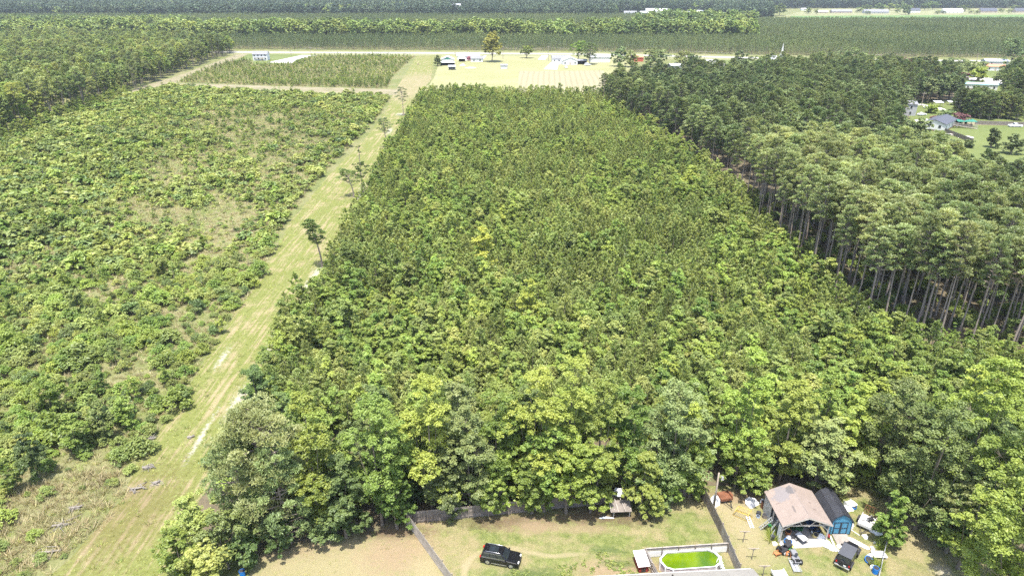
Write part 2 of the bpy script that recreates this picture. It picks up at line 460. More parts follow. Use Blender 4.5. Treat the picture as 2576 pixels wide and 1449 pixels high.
# ------------------------------------------------------------------ masses that nobody could count
def scatter(name, label, protos, p2, scale, cat=None, zs=None, z=0.0, weights=None, rz=True):
    n = len(p2)
    if n == 0: return
    pc = bpy.data.collections.new(name + "_kinds")
    for m in protos:
        pc.objects.link(bpy.data.objects.new("kind_" + m.name, m))
    me = bpy.data.meshes.new(name)
    me.vertices.add(n)
    me.vertices.foreach_set("co", np.c_[p2, np.full(n, z)].astype(np.float32).ravel())
    sc = np.asarray(scale, float); zs = sc if zs is None else zs
    a = me.attributes.new("isc", 'FLOAT_VECTOR', 'POINT'); a.data.foreach_set("vector", np.c_[sc, sc, zs].astype(np.float32).ravel())
    a = me.attributes.new("irot", 'FLOAT_VECTOR', 'POINT')
    a.data.foreach_set("vector", np.c_[rng.normal(0, 0.03, n), rng.normal(0, 0.03, n), rng.uniform(0, 6.283, n)].astype(np.float32).ravel())
    a = me.attributes.new("iidx", 'INT', 'POINT')
    a.data.foreach_set("value", rng.choice(len(protos), n, p=weights).astype(np.int32))
    o = put(name, me)
    ng = bpy.data.node_groups.new(name, 'GeometryNodeTree')
    ng.interface.new_socket("Geometry", in_out='INPUT', socket_type='NodeSocketGeometry')
    ng.interface.new_socket("Geometry", in_out='OUTPUT', socket_type='NodeSocketGeometry')
    N, L = ng.nodes, ng.links
    gi = N.new("NodeGroupInput"); go = N.new("NodeGroupOutput")
    mp = N.new("GeometryNodeMeshToPoints"); ip = N.new("GeometryNodeInstanceOnPoints")
    ci = N.new("GeometryNodeCollectionInfo"); ci.inputs[0].default_value = pc
    ci.inputs["Separate Children"].default_value = True; ci.inputs["Reset Children"].default_value = True
    def at(nm, t):
        q = N.new("GeometryNodeInputNamedAttribute"); q.data_type = t; q.inputs[0].default_value = nm
        return [s for s in q.outputs if s.enabled][0]
    L.new(gi.outputs[0], mp.inputs[0]); L.new(mp.outputs[0], ip.inputs["Points"])
    L.new(ci.outputs[0], ip.inputs["Instance"]); ip.inputs["Pick Instance"].default_value = True
    L.new(at("iidx", 'INT'), ip.inputs["Instance Index"])
    er = N.new("FunctionNodeEulerToRotation"); L.new(at("irot", 'FLOAT_VECTOR'), er.inputs[0])
    L.new(er.outputs[0], ip.inputs["Rotation"]); L.new(at("isc", 'FLOAT_VECTOR'), ip.inputs["Scale"])
    L.new(ip.outputs[0], go.inputs[0])
    md = o.modifiers.new("scatter", 'NODES'); md.node_group = ng
    tag(o, label, cat, kind="stuff")
    return o

def things(name, p2, protos, scale, labels, cat, group, zs=None, margin=90):
    """every plant an object of its own; protos are meshes or (trunk, crown) pairs; what stands outside the view is left out"""
    vis = in_view(p2, margin, 3)
    for i, (x, y) in enumerate(p2):
        k = int(rng.integers(len(protos))); a = float(rng.uniform(0, 6.28))
        if not vis[i]: continue
        pr = protos[k]
        s = float(scale[i]); sz = s if zs is None else float(zs[i])
        lab = labels(x, y, k, s) if callable(labels) else labels
        if isinstance(pr, tuple):
            o = empty(name, (x, y, 0), a, lab, cat, group)
            o.scale = (s, s, sz)
            put("trunk", pr[0], o); put("crown", pr[1], o)
        else:
            o = put(name, pr, None, (x, y, 0), (0, 0, a), (s, s, sz))
            tag(o, lab, cat, group)
def describe(noun, lo, hi, colours=None, size=("small", "middling", "large")):
    """label from size, leaf colour and the landmark next to the plant"""
    def f(x, y, k, s):
        t = (s - lo) / (hi - lo); sz = size[0] if t < .34 else size[1] if t < .67 else size[2]
        c = (colours[k % len(colours)] + " ") if colours else ""
        return f"{sz} {c}{noun} {landmark(x, y)}"
    return f
LANDMARKS = [((815, 680), "near the lone leaning pine"), ((880, 500), "near the sandy patch of the track"), ((700, 850), "beside the bend of the mown track"), ((620, 1000), "near the dark cedar at the track"),
    ((1010, 260), "near the far end of the track"), ((1220, 690), "around the farther yellow-green tree"), ((1330, 840), "around the nearer yellow-green tree"), ((1300, 250), "along the edge of the hay field"),
    ((1050, 1050), "behind the left fence corner trees"), ((1450, 1050), "behind the tall light-topped tree"), ((1720, 1050), "behind the big brownish oak"), ((1900, 1000), "behind the utility pole"), ((2150, 1050), "behind the carport and shed"),
    ((2450, 1050), "above the dark pair of trees"), ((1930, 600), "by the sandy opening in the pines"), ((2150, 800), "at the foot of the tall pine stand"), ((2400, 870), "below the tall pines at the right edge"), ((1800, 450), "where the block meets the dark wood"),
    ((60, 1200), "by the dark conifer at the left edge"), ((105, 1040), "near the bright tree at the left"), ((230, 1280), "around the straw grass"), ((380, 1120), "near the bleached stump"), ((180, 800), "near the large dark bush on the left"), ((400, 700), "in the middle of the clearing"),
    ((480, 550), "round the grassy opening"), ((680, 380), "on the open far side of the clearing"), ((500, 850), "along the left edge of the mown track"), ((250, 400), "below the mixed forest"), ((200, 280), "at the forest edge on the left"), ((520, 240), "by the cross path"), ((700, 200), "beyond the cross path"),
    ((450, 190), "beside the sandy side path"), ((960, 180), "near the far track corner"), ((100, 200), "deep in the mixed forest"), ((500, 160), "in the forest by the corner house"), ((1560, 280), "by the field corner"), ((1700, 200), "around the white shed"), ((1950, 240), "below the church"),
    ((2200, 300), "in the middle of the thick wood"), ((2270, 340), "beside the grey two-storey house"), ((2380, 460), "below the row of lawn shrubs"), ((2540, 520), "at the right end of the mixed wood"), ((2500, 290), "behind the grey board fence"), ((2050, 400), "at the back of the tall stand"), ((2300, 650), "inside the tall pine stand"), ((2560, 700), "in the stand at the right edge")]
LM = np.array([XY(*q) for q, _t in LANDMARKS])
def landmark(x, y):
    d = np.hypot(LM[:, 0] - x, LM[:, 1] - y) / np.hypot(LM[:, 0], LM[:, 1]) ** 1.0
    return LANDMARKS[int(np.argmin(d))][1]

# ================================================================== THE SETTING: ground, track, yard, fields, roads
def fmask(N, L, pos, x, y, rx, ry, soft=0.5, wob=0.25, ns=None, rot=0.0):
    """soft-edged patch of another soil around (x, y)"""
    mp = N.new("ShaderNodeMapping"); mp.vector_type = 'TEXTURE'
    mp.inputs["Location"].default_value = (x, y, 0)
    mp.inputs["Rotation"].default_value = (0, 0, rot)
    mp.inputs["Scale"].default_value = (rx, ry, 1000.0)
    L.new(pos, mp.inputs[0])
    ln = N.new("ShaderNodeVectorMath"); ln.operation = 'LENGTH'; L.new(mp.outputs[0], ln.inputs[0])
    d = math_(N, L, 'ADD', ln.outputs["Value"], math_(N, L, 'MULTIPLY', math_(N, L, 'SUBTRACT', ns, 0.5), wob * 8))
    mr = N.new("ShaderNodeMapRange"); mr.interpolation_type = 'SMOOTHSTEP'
    L.new(d, mr.inputs["Value"])
    mr.inputs["From Min"].default_value = 1 - soft; mr.inputs["From Max"].default_value = 1 + soft
    mr.inputs["To Min"].default_value = 1; mr.inputs["To Max"].default_value = 0
    return mr.outputs[0]
def bumpit(N, L, b, h, strength, dist):
    bp = N.new("ShaderNodeBump"); bp.inputs["Strength"].default_value = strength; bp.inputs["Distance"].default_value = dist
    L.new(h, bp.inputs["Height"]); L.new(bp.outputs[0], b.inputs["Normal"])

# --- wild ground under the scrub and the woods
m, N, L, b = new_mat("wild_ground")
pos = worldpos(N)
n1 = noise(N, L, 0.06, 5, 0.6, pos); n2 = noise(N, L, 0.9, 5, 0.65, pos); n3 = noise(N, L, 6.0, 3, 0.6, pos)
straw = ramp(N, [(0.30, (0.105, 0.120, 0.040)), (0.48, (0.175, 0.172, 0.075)), (0.68, (0.250, 0.225, 0.125))])
L.new(math_(N, L, 'ADD', math_(N, L, 'MULTIPLY', n2.outputs[0], 0.6), math_(N, L, 'MULTIPLY', n3.outputs[0], 0.4)), straw.inputs[0])
green = ramp(N, [(0.3, (0.06, 0.085, 0.022)), (0.7, (0.16, 0.19, 0.055))])
L.new(n2.outputs[0], green.inputs[0])
gm = ramp(N, [(0.42, (0, 0, 0)), (0.58, (1, 1, 1))]); L.new(n1.outputs[0], gm.inputs[0])
c1 = mixc(N, L, math_(N, L, 'MULTIPLY', gm.outputs[0], 0.65), straw.outputs[0], green.outputs[0])
L.new(c1, b.inputs["Base Color"]); b.inputs["Roughness"].default_value = 0.98; b.inputs["Specular IOR Level"].default_value = 0.1
bumpit(N, L, b, n3.outputs[0], 0.6, 0.12)
M_wild = m
def sheet(name, pl, z, mat, wob=0.0, seed=1, step=2.0, kind="structure", label=None):
    """flat irregular sheet laid on the ground, edges roughened"""
    pts = []
    n = len(pl)
    for i in range(n):
        a = np.array(pl[i]); c = np.array(pl[(i + 1) % n]); d = c - a; l = np.linalg.norm(d)
        k = max(1, int(l / step)) if wob else 1
        nr = np.array([-d[1], d[0]]) / (l + 1e-9)
        for j in range(k):
            p = a + d * j / k
            if wob:
                q = vnoise(p[None], 4.0, seed)[0] * 0.6 + vnoise(p[None], 1.3, seed + 3)[0] * 0.4
                p = p + nr * q * wob
            pts.append((p[0], p[1], 0))
    me = bpy.data.meshes.new(name); me.from_pydata(pts, [], [list(range(len(pts)))]); me.update()
    if me.polygons[0].normal.z < 0: me.flip_normals()
    me.materials.append(mat)
    o = put(name, me, None, (0, 0, z)); tag(o, label, None, None, kind)
    return o
sheet("ground", np.array([(-7000, -300), (7000, -300), (7000, 9000), (-7000, 9000)]), 0.0, M_wild)

# --- forest floor, darker litter
m, N, L, b = new_mat("forest_litter")
pos = worldpos(N); n2 = noise(N, L, 0.7, 5, 0.6, pos); n3 = noise(N, L, 5.0, 3, 0.6, pos)
r_ = ramp(N, [(0.3, (0.07, 0.060, 0.035)), (0.55, (0.14, 0.11, 0.065)), (0.75, (0.10, 0.12, 0.04))])
L.new(n2.outputs[0], r_.inputs[0]); L.new(r_.outputs[0], b.inputs["Base Color"]); b.inputs["Roughness"].default_value = 1
bumpit(N, L, b, n3.outputs[0], 0.5, 0.1)
M_litter = m

TRACK = [(60, 1500), (180, 1400), (310, 1250), (350, 1150), (430, 1045), (545, 858), (640, 722), (690, 640), (730, 560), (828, 440), (925, 342), (968, 285), (990, 236), (1048, 141),
         (1092, 141), (1084, 200), (1058, 236), (1000, 330), (945, 410), (905, 500), (850, 590), (815, 680), (735, 770), (690, 860), (640, 960), (590, 1040), (560, 1130), (520, 1230), (470, 1330), (420, 1500)]
track_pl = poly(*TRACK)
m, N, L, b = new_mat("mown_track")
pos = worldpos(N)
ta = P(600, 900); tb = P(1000, 260); tdir = math.atan2(tb.y - ta.y, tb.x - ta.x)
mp = N.new("ShaderNodeMapping"); mp.inputs["Rotation"].default_value = (0, 0, -tdir + math.pi / 2)
mp.inputs["Scale"].default_value = (1.7, 0.06, 1); L.new(pos, mp.inputs[0])
n1 = noise(N, L, 0.22, 4, 0.6, pos); n2 = noise(N, L, 1.6, 6, 0.7, pos); n3 = noise(N, L, 0.9, 5, 0.65, mp.outputs[0]); n4 = noise(N, L, 7, 3, 0.7, pos)
g = ramp(N, [(0.28, (0.075, 0.092, 0.023)), (0.50, (0.154, 0.169, 0.048)), (0.72, (0.216, 0.216, 0.084))])
L.new(math_(N, L, 'ADD', math_(N, L, 'MULTIPLY', n2.outputs[0], 0.7), math_(N, L, 'MULTIPLY', n4.outputs[0], 0.3)), g.inputs[0])
tan = ramp(N, [(0.3, (0.224, 0.167, 0.084)), (0.7, (0.365, 0.302, 0.194))]); L.new(n4.outputs[0], tan.inputs[0])
k1 = ramp(N, [(0.515, (0, 0, 0)), (0.62, (1, 1, 1))]); L.new(math_(N, L, 'ADD', math_(N, L, 'MULTIPLY', n3.outputs[0], 0.65), math_(N, L, 'MULTIPLY', n1.outputs[0], 0.40)), k1.inputs[0])
c = mixc(N, L, math_(N, L, 'MULTIPLY', k1.outputs[0], 0.85), g.outputs[0], tan.outputs[0])
sand = (0.42, 0.39, 0.34)
for (u, v, rx, ry) in ((795, 690, 1.0, 3.6), (775, 720, 0.8, 2.6), (925, 470, 1.6, 5.0), (905, 495, 1.0, 3.0), (980, 330, 1.0, 6), (1008, 288, 2.2, 3), (598, 1010, 0.9, 4.0), (685, 860, 0.5, 3.2), (560, 900, 0.5, 3.0), (505, 1100, 0.35, 5.0), (395, 1216, 0.8, 0.6)):
    x, y = XY(u, v)
    f_ = fmask(N, L, pos, x, y, rx * 0.9, ry * 0.9, 0.8, 0.9, n2.outputs[0], tdir - math.pi / 2)
    c = mixc(N, L, math_(N, L, 'MULTIPLY', f_, 0.6), c, sand)
x, y = XY(330, 1290); f_ = fmask(N, L, pos, x, y, 5, 9, 0.7, 0.3, n2.outputs[0])
c = mixc(N, L, math_(N, L, 'MULTIPLY', f_, 0.45), c, (0.121, 0.083, 0.039))
x, y = XY(1040, 215); f_ = fmask(N, L, pos, x, y, 18, 60, 0.4, 0.1, n2.outputs[0])
c = mixc(N, L, math_(N, L, 'MULTIPLY', f_, 0.5), c, (0.275, 0.220, 0.143))
L.new(c, b.inputs["Base Color"]); b.inputs["Roughness"].default_value = 0.98; b.inputs["Specular IOR Level"].default_value = 0.1
bumpit(N, L, b, n2.outputs[0], 0.7, 0.15)
M_track = m
sheet("mown_track", track_pl, 0.008, M_track, 0.9, 5)
M_straw = None
m, N, L, b = new_mat("sandy_path")
pos = worldpos(N); n1 = noise(N, L, 0.12, 4, 0.6, pos); n2 = noise(N, L, 1.2, 4, 0.6, pos)
r_ = ramp(N, [(0.30, (0.110, 0.120, 0.040)), (0.50, (0.210, 0.180, 0.100)), (0.70, (0.280, 0.240, 0.170))])
L.new(math_(N, L, 'ADD', math_(N, L, 'MULTIPLY', n1.outputs[0], 0.5), math_(N, L, 'MULTIPLY', n2.outputs[0], 0.5)), r_.inputs[0])
L.new(r_.outputs[0], b.inputs["Base Color"]); b.inputs["Roughness"].default_value = 1
M_path = m
sheet("cross_path", poly((1000, 240), (1000, 226), (880, 222), (700, 218), (560, 213), (460, 211), (430, 216), (560, 226), (720, 232), (860, 237)), 0.012, M_path, 1.2, 8)
sheet("side_path", poly((300, 245), (345, 222), (432, 196), (480, 180), (560, 150), (600, 136), (625, 136), (585, 154), (500, 186), (452, 206), (400, 224), (330, 250)), 0.004, M_path, 1.5, 9)
sheet("forest_floor", poly((1600, 300), (1770, 395), (1850, 470), (1925, 575), (2001, 658), (2098, 743), (2175, 830), (2360, 880), (2900, 900), (3100, 560), (2420, 480), (2440, 400), (2300, 420), (2280, 300), (2430, 235), (2330, 205), (1900, 215), (1560, 225)), 0.004, M_litter, 2.0, 4)
sheet("forest_litter", poly((560, 1060), (1000, 1000), (1600, 950), (2200, 950), (2900, 930), (2900, 1500), (2480, 1449), (2430, 1340), (2300, 1240), (2000, 1222), (1760, 1226), (1022, 1292), (1000, 1330), (650, 1400), (400, 1449), (520, 1230)), 0.004, M_litter, 0.5, 6)

# --- the yards at the near edge
m, N, L, b = new_mat("yard_grass")
pos = worldpos(N)
n1 = noise(N, L, 0.16, 5, 0.62, pos, 0.4); n2 = noise(N, L, 1.3, 6, 0.7, pos, 0.3); n4 = noise(N, L, 9, 3, 0.7, pos); n5 = noise(N, L, 0.5, 5, 0.6, pos)
g = ramp(N, [(0.30, (0.055, 0.078, 0.022)), (0.48, (0.135, 0.158, 0.048)), (0.68, (0.235, 0.240, 0.092))])
L.new(math_(N, L, 'ADD', math_(N, L, 'MULTIPLY', n2.outputs[0], 0.62), math_(N, L, 'MULTIPLY', n4.outputs[0], 0.38)), g.inputs[0])
tan = ramp(N, [(0.3, (0.205, 0.164, 0.079)), (0.7, (0.322, 0.268, 0.159))]); L.new(n4.outputs[0], tan.inputs[0])
k1 = ramp(N, [(0.45, (0, 0, 0)), (0.57, (1, 1, 1))]); L.new(math_(N, L, 'ADD', math_(N, L, 'MULTIPLY', n1.outputs[0], 0.55), math_(N, L, 'MULTIPLY', n5.outputs[0], 0.45)), k1.inputs[0])
c = mixc(N, L, math_(N, L, 'MULTIPLY', k1.outputs[0], 0.78), g.outputs[0], tan.outputs[0])
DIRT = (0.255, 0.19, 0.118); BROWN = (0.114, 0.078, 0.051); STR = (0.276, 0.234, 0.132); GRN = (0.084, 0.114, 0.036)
for (u, v, rx, ry, cc_, st) in (
    (840, 1420, 11, 4.5, STR, .85), (1000, 1390, 4, 3.2, DIRT, .85), (720, 1375, 5, 1.6, DIRT, .6), (1080, 1449, 2.2, 3.0, STR, .9),
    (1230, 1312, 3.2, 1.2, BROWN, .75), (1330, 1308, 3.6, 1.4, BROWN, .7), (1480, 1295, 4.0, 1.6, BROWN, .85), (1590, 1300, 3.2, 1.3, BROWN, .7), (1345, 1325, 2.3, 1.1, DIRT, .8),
    (1480, 1330, 3.0, 0.7, DIRT, .6), (1075, 1310, 1.6, 1.0, DIRT, .8), (1620, 1435, 4.5, 1.5, DIRT, .85), (1500, 1425, 2.3, .8, DIRT, .6), (1560, 1445, 4, 1.0, DIRT, .7),
    (1525, 1383, 1.8, 0.6, GRN, .8), (1330, 1445, 3.4, 0.8, GRN, .9), (1560, 1418, 1.8, .5, GRN, .9), (1690, 1412, 1.5, .5, GRN, .6),
    (1850, 1290, 2.6, 2.6, STR, .95), (1880, 1340, 2.2, 3.2, STR, .85), (1860, 1250, 3.0, 1.3, DIRT, .9), (1920, 1395, 3.5, 2.2, STR, .55),
    (2330, 1310, 5.0, 2.0, STR, .9), (2370, 1370, 4.0, 2.2, STR, .8), (2260, 1280, 2.5, 1.4, STR, .7), (2320, 1440, 3, 1.2, DIRT, .35), (2370, 1435, 1, .8, sand, .4),
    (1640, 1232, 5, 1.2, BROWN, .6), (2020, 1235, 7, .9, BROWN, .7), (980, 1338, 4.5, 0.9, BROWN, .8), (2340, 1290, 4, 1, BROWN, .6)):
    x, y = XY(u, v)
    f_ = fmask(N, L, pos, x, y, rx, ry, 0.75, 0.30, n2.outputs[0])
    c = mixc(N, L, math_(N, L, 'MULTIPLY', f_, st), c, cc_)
# worn foot path curving round the car
for (u, v, rx, ry, ro) in ((1175, 1420, .35, 1.5, -.2), (1168, 1445, .35, 1.5, .1), (1192, 1400, .35, 1.0, -.7), (1215, 1387, .9, .3, .2), (1245, 1378, 1.1, .3, 0), (1290, 1378, 1.6, .3, -.1), (1350, 1392, 2.2, .3, -.2), (1420, 1396, 2.2, .3, .1)):
    x, y = XY(u, v)
    f_ = fmask(N, L, pos, x, y, rx, ry, 0.7, 0.15, n2.outputs[0], ro)
    c = mixc(N, L, math_(N, L, 'MULTIPLY', f_, 0.7), c, (0.300, 0.252, 0.150))
fine = ramp(N, [(0.3, (0.78, 0.78, 0.78)), (0.7, (1.15, 1.15, 1.15))]); L.new(n4.outputs[0], fine.inputs[0])
c = mixc(N, L, 1.0, c, fine.outputs[0], 'MULTIPLY')
L.new(c, b.inputs["Base Color"]); b.inputs["Roughness"].default_value = 0.98; b.inputs["Specular IOR Level"].default_value = 0.1
bumpit(N, L, b, n4.outputs[0], 0.7, 0.08)
M_yard = m
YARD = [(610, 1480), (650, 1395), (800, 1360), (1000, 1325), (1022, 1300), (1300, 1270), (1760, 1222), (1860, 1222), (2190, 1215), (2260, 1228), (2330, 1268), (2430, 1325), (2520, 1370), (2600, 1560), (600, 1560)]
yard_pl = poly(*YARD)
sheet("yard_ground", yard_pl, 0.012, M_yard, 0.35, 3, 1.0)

# --- mown fields of the farm
def field_mat(name, a, b2, stripes=0.0, sdir=0.0, fr=0.25, mod=0.3):
    m, N, L, b = new_mat(name)
    pos = worldpos(N)
    n1 = noise(N, L, 0.02, 4, 0.6, pos); n2 = noise(N, L, 0.5, 4, 0.6, pos)
    r = ramp(N, [(0.3, a), (0.7, b2)])
    L.new(math_(N, L, 'ADD', math_(N, L, 'MULTIPLY', n1.outputs[0], 0.6), math_(N, L, 'MULTIPLY', n2.outputs[0], 0.4)), r.inputs[0])
    c = r.outputs[0]
    if stripes:
        mp = N.new("ShaderNodeMapping"); mp.inputs["Rotation"].default_value = (0, 0, sdir); L.new(pos, mp.inputs[0])
        w = N.new("ShaderNodeTexWave"); w.inputs["Scale"].default_value = fr; w.inputs["Distortion"].default_value = 1.2; w.inputs["Detail"].default_value = 3
        w.inputs["Detail Scale"].default_value = 0.5
        L.new(mp.outputs[0], w.inputs[0])
        rr = ramp(N, [(0.0, (1 - mod,) * 3), (0.5, (1, 1, 1))]); L.new(w.outputs[0], rr.inputs[0])
        c = mixc(N, L, stripes, c, mixc(N, L, 1.0, c, rr.outputs[0], 'MULTIPLY'))
    L.new(c, b.inputs["Base Color"]); b.inputs["Roughness"].default_value = 1; b.inputs["Specular IOR Level"].default_value = 0.1
    return m
M_farm = field_mat("farm_lawn", (0.205, 0.208, 0.089), (0.293, 0.276, 0.148))
M_crop = field_mat("mown_hay", (0.252, 0.228, 0.142), (0.299, 0.269, 0.163), 1.0, math.radians(3), 0.085, 0.16)
M_far = field_mat("bright_field", (0.100, 0.171, 0.053), (0.134, 0.204, 0.073))
M_lawn = field_mat("mown_lawn", (0.092, 0.123, 0.035), (0.166, 0.186, 0.068))  # green darkened to stand for cloud shade on the right-hand lawns
M_paleland = field_mat("pale_verge", (0.17, 0.18, 0.085), (0.25, 0.24, 0.13))
M_pave = plain("pale_concrete", (0.42, 0.40, 0.37), 0.85, var=0.08, scale=0.2)
M_road = plain("worn_asphalt", (0.33, 0.31, 0.285), 0.9, var=0.10, scale=0.05)
sheet("farm_field", poly((1062, 236), (1090, 200), (1112, 138), (1300, 139), (1560, 142), (1600, 180), (1560, 236), (1540, 250), (1300, 246)), 0.010, M_farm, 1.0, 2, 6)
sheet("hay_field", poly((1305, 180), (1518, 178), (1560, 246), (1305, 246)), 0.018, M_crop, 0.5, 7, 8)
sheet("road_verge", poly((560, 128.5), (1480, 132.5), (1900, 142), (2200, 148), (2700, 152), (2700, 168), (2200, 162), (1900, 155), (1480, 143), (1090, 140.5), (580, 137)), 0.014, M_paleland, 1.2, 2, 12)
sheet("road", poly((500, 130.2), (1100, 132.8), (1480, 135.5), (1900, 145), (2200, 150.5), (2800, 155), (2800, 158), (2200, 153.5), (1900, 148), (1480, 138.5), (1100, 135.8), (500, 133.2)), 0.022, M_road)
sheet("corner_lawn", poly((600, 150), (625, 137), (790, 138), (745, 160), (640, 162)), 0.018, M_lawn, 0.8, 3, 4)
sheet("house_driveway", poly((672, 158), (760, 139.5), (800, 139.5), (745, 151), (735, 160)), 0.030, M_pave)
sheet("farm_driveway", poly((1368, 175), (1372, 170), (1392, 152), (1396, 141), (1412, 141), (1405, 153), (1440, 160), (1405, 163), (1402, 176)), 0.030, M_pave, 0.3, 2, 3)
sheet("gravel_lane", poly((1352, 151), (1362, 141), (1380, 141), (1372, 151)), 0.028, M_pave)
sheet("garage_driveway", poly((1165, 153), (1180, 143), (1225, 141), (1210, 155)), 0.030, M_pave)
sheet("far_field", poly((1985, 56), (1990, 40), (2100, 38.3), (2800, 36.3), (2800, 62), (2300, 60)), 0.02, M_far, 2, 3, 20)
sheet("far_lawn", poly((1960, 44), (2040, 24), (2130, 21), (2800, 22), (2800, 37), (1990, 41)), 0.03, M_paleland, 2, 3, 20)
sheet("village_lawn", poly((2300, 150), (2420, 160), (2700, 172), (2800, 260), (2560, 260), (2430, 250), (2330, 180)), 0.026, M_lawn, 1, 3, 8)
sheet("village_street", poly((2355, 172), (2372, 174), (2440, 189), (2520, 202), (2700, 214), (2700, 226), (2500, 212), (2400, 196), (2360, 186)), 0.036, M_pave, 0.4, 2, 5)
sheet("churchyard", poly((1760, 150), (2060, 156), (2060, 175), (1860, 178), (1800, 172)), 0.026, M_lawn, 1, 3, 8)
sheet("church_driveway", poly((1770, 150), (1790, 150), (1835, 165), (1815, 172)), 0.036, M_pave)
sheet("back_lawn", poly((2270, 365), (2300, 250), (2420, 255), (2700, 270), (2900, 430), (2576, 420), (2400, 405)), 0.026, M_lawn, 1, 5, 5)
sheet("dirt_lane", poly((2420, 306), (2900, 318), (2900, 326), (2420, 314)), 0.034, M_path, 0.4, 3, 4)
sheet("parking_apron", poly((2300, 302), (2332, 299), (2345, 308), (2310, 312)), 0.034, M_pave)
sheet("woodland_clearing", poly((1845, 480), (1880, 490), (1860, 505)), 0.012, M_path, 0.5, 3, 2)
sheet("sandy_opening", poly((1912, 575), (1975, 580), (1985, 618), (1945, 622)), 0.012, M_path, 0.5, 3, 2)
sheet("bank_of_dirt", poly((2575, 470), (2700, 470), (2700, 490), (2570, 484)), 0.012, M_path, 0.5, 3, 2)

# ================================================================== solid-shape helper
class MB:
    def __init__(s): s.v = []; s.f = []; s.m = []; s.T = Matrix.Identity(4)
    def _add(s, vs, fs, m=0):
        n = len(s.v); s.v += [tuple(s.T @ Vector(p)) for p in vs]; s.f += [tuple(i + n for i in f) for f in fs]; s.m += [m] * len(fs)
    def hexa(s, p, m=0):
        s._add(p, [(3, 2, 1, 0), (4, 5, 6, 7), (0, 1, 5, 4), (1, 2, 6, 5), (2, 3, 7, 6), (3, 0, 4, 7)], m)
    def box(s, x0, x1, y0, y1, z0, z1, m=0):
        s.hexa([(x0, y0, z0), (x1, y0, z0), (x1, y1, z0), (x0, y1, z0), (x0, y0, z1), (x1, y0, z1), (x1, y1, z1), (x0, y1, z1)], m)
    def bar(s, a, b, w, h=None, m=0, up=(0, 0, 1)):
        a, b = Vector(a), Vector(b); h = h or w; d = (b - a).normalized()
        u = Vector(up)
        if abs(d.dot(u)) > 0.95: u = Vector((1, 0, 0))
        r = d.cross(u).normalized() * (w / 2); q = r.cross(d).normalized() * (h / 2)
        s.hexa([a - r - q, a + r - q, b + r - q, b - r - q, a - r + q, a + r + q, b + r + q, b - r + q], m)
    def tube(s, pts, rad, n=6, m=0):
        pts = [np.array(p, float) for p in pts]
        if np.isscalar(rad): rad = [rad] * len(pts)
        v, f = tube_geo(pts, rad, n)
        k = len(pts)
        s._add([tuple(x) for x in v], [tuple(x) for x in f] + [tuple(range(n))[::-1], tuple(range((k - 1) * n, k * n))], m)
    def cyl(s, c, r, h, n=12, m=0, axis='z', r2=None):
        r2 = r if r2 is None else r2
        vs = []
        for k, (t, rr) in enumerate(((0, r), (h, r2))):
            for i in range(n):
                a = 2 * math.pi * i / n; x, y = math.cos(a) * rr, math.sin(a) * rr
                p = {'z': (x, y, t), 'x': (t, x, y), 'y': (x, t, y)}[axis]
                vs.append((c[0] + p[0], c[1] + p[1], c[2] + p[2]))
        fs = [(i, (i + 1) % n, n + (i + 1) % n, n + i) for i in range(n)] + [tuple(range(n))[::-1], tuple(range(n, 2 * n))]
        s._add(vs, fs, m)
    def prism(s, pl, a0, a1, axis='y', m=0, inset=None):
        """polygon (p,q) swept along an axis: 'y' -> (p,y,q), 'x' -> (x,p,q), 'z' -> (p,q,z)"""
        n = len(pl); vs = []
        for a in (a0, a1):
            for p, q in pl: vs.append({'y': (p, a, q), 'x': (a, p, q), 'z': (p, q, a)}[axis])
        fs = [(i, (i + 1) % n, n + (i + 1) % n, n + i) for i in range(n)] + [tuple(range(n))[::-1], tuple(range(n, 2 * n))]
        s._add(vs, fs, m)
    def build(s, name, mats, parent=None, bevel=0.0, smooth=False, loc=(0, 0, 0), rz=0.0, kind=None):
        me = bpy.data.meshes.new(name); me.from_pydata(s.v, [], s.f); me.update()
        import bmesh as _b
        bm = _b.new(); bm.from_mesh(me); _b.ops.recalc_face_normals(bm, faces=bm.faces); bm.to_mesh(me); bm.free()
        mats = mats if isinstance(mats, (list, tuple)) else [mats]
        for mm in mats: me.materials.append(mm)
        me.polygons.foreach_set("material_index", s.m)
        if smooth: me.polygons.foreach_set("use_smooth", [True] * len(me.polygons))
        o = put(name, me, parent, loc, (0, 0, rz))
        if bevel:
            md = o.modifiers.new("bevel", 'BEVEL'); md.width = bevel; md.segments = 2; md.limit_method = 'ANGLE'
        if kind: o["kind"] = kind
        return o
def dup(o, parent=None):
    c = o.copy(); col.objects.link(c); c.parent = parent
    for ch in o.children: dup(ch, c)
    return c

# ================================================================== WOODS AND SCRUB
# ---- kinds
YP = [young_pine(10 + i, 6.0, 1.95, nb=44, tuf=6, k=5, tl=0.30, tw=0.06) for i in range(6)]
YPlow = [young_pine(30 + i, 5.0, 1.35, nb=16, tuf=3, k=4, tl=0.45, tw=0.10) for i in range(4)]
SAP = [broad_tree(40 + i, 5.0, 1.7, [M_broad, M_scrub, M_broadY, M_broad][i % 4], base=0.05, lobes=4, ncl=42, nleaf=62, ls=0.125, trunk_r=0.06, one=True, spire=0.4) for i in range(5)]
YPF = [young_pine(20 + i, 5.8, 2.1, nb=22, tuf=4, k=6, tl=0.42, tw=0.12) for i in range(4)]
SAPC = ["green", "yellowish", "bright yellow-green", "leafy green", "light green"]
BUSHC = ["green", "leafy green", "yellowish green", "dark green", "bright yellow-green", "olive", "fresh green"]
BUSH = [bush(60 + i, 1.7, 1.45, [M_scrub, M_broad, M_scrub, M_broadD, M_broadY][i % 5], 16, 52, 0.125) for i in range(7)]
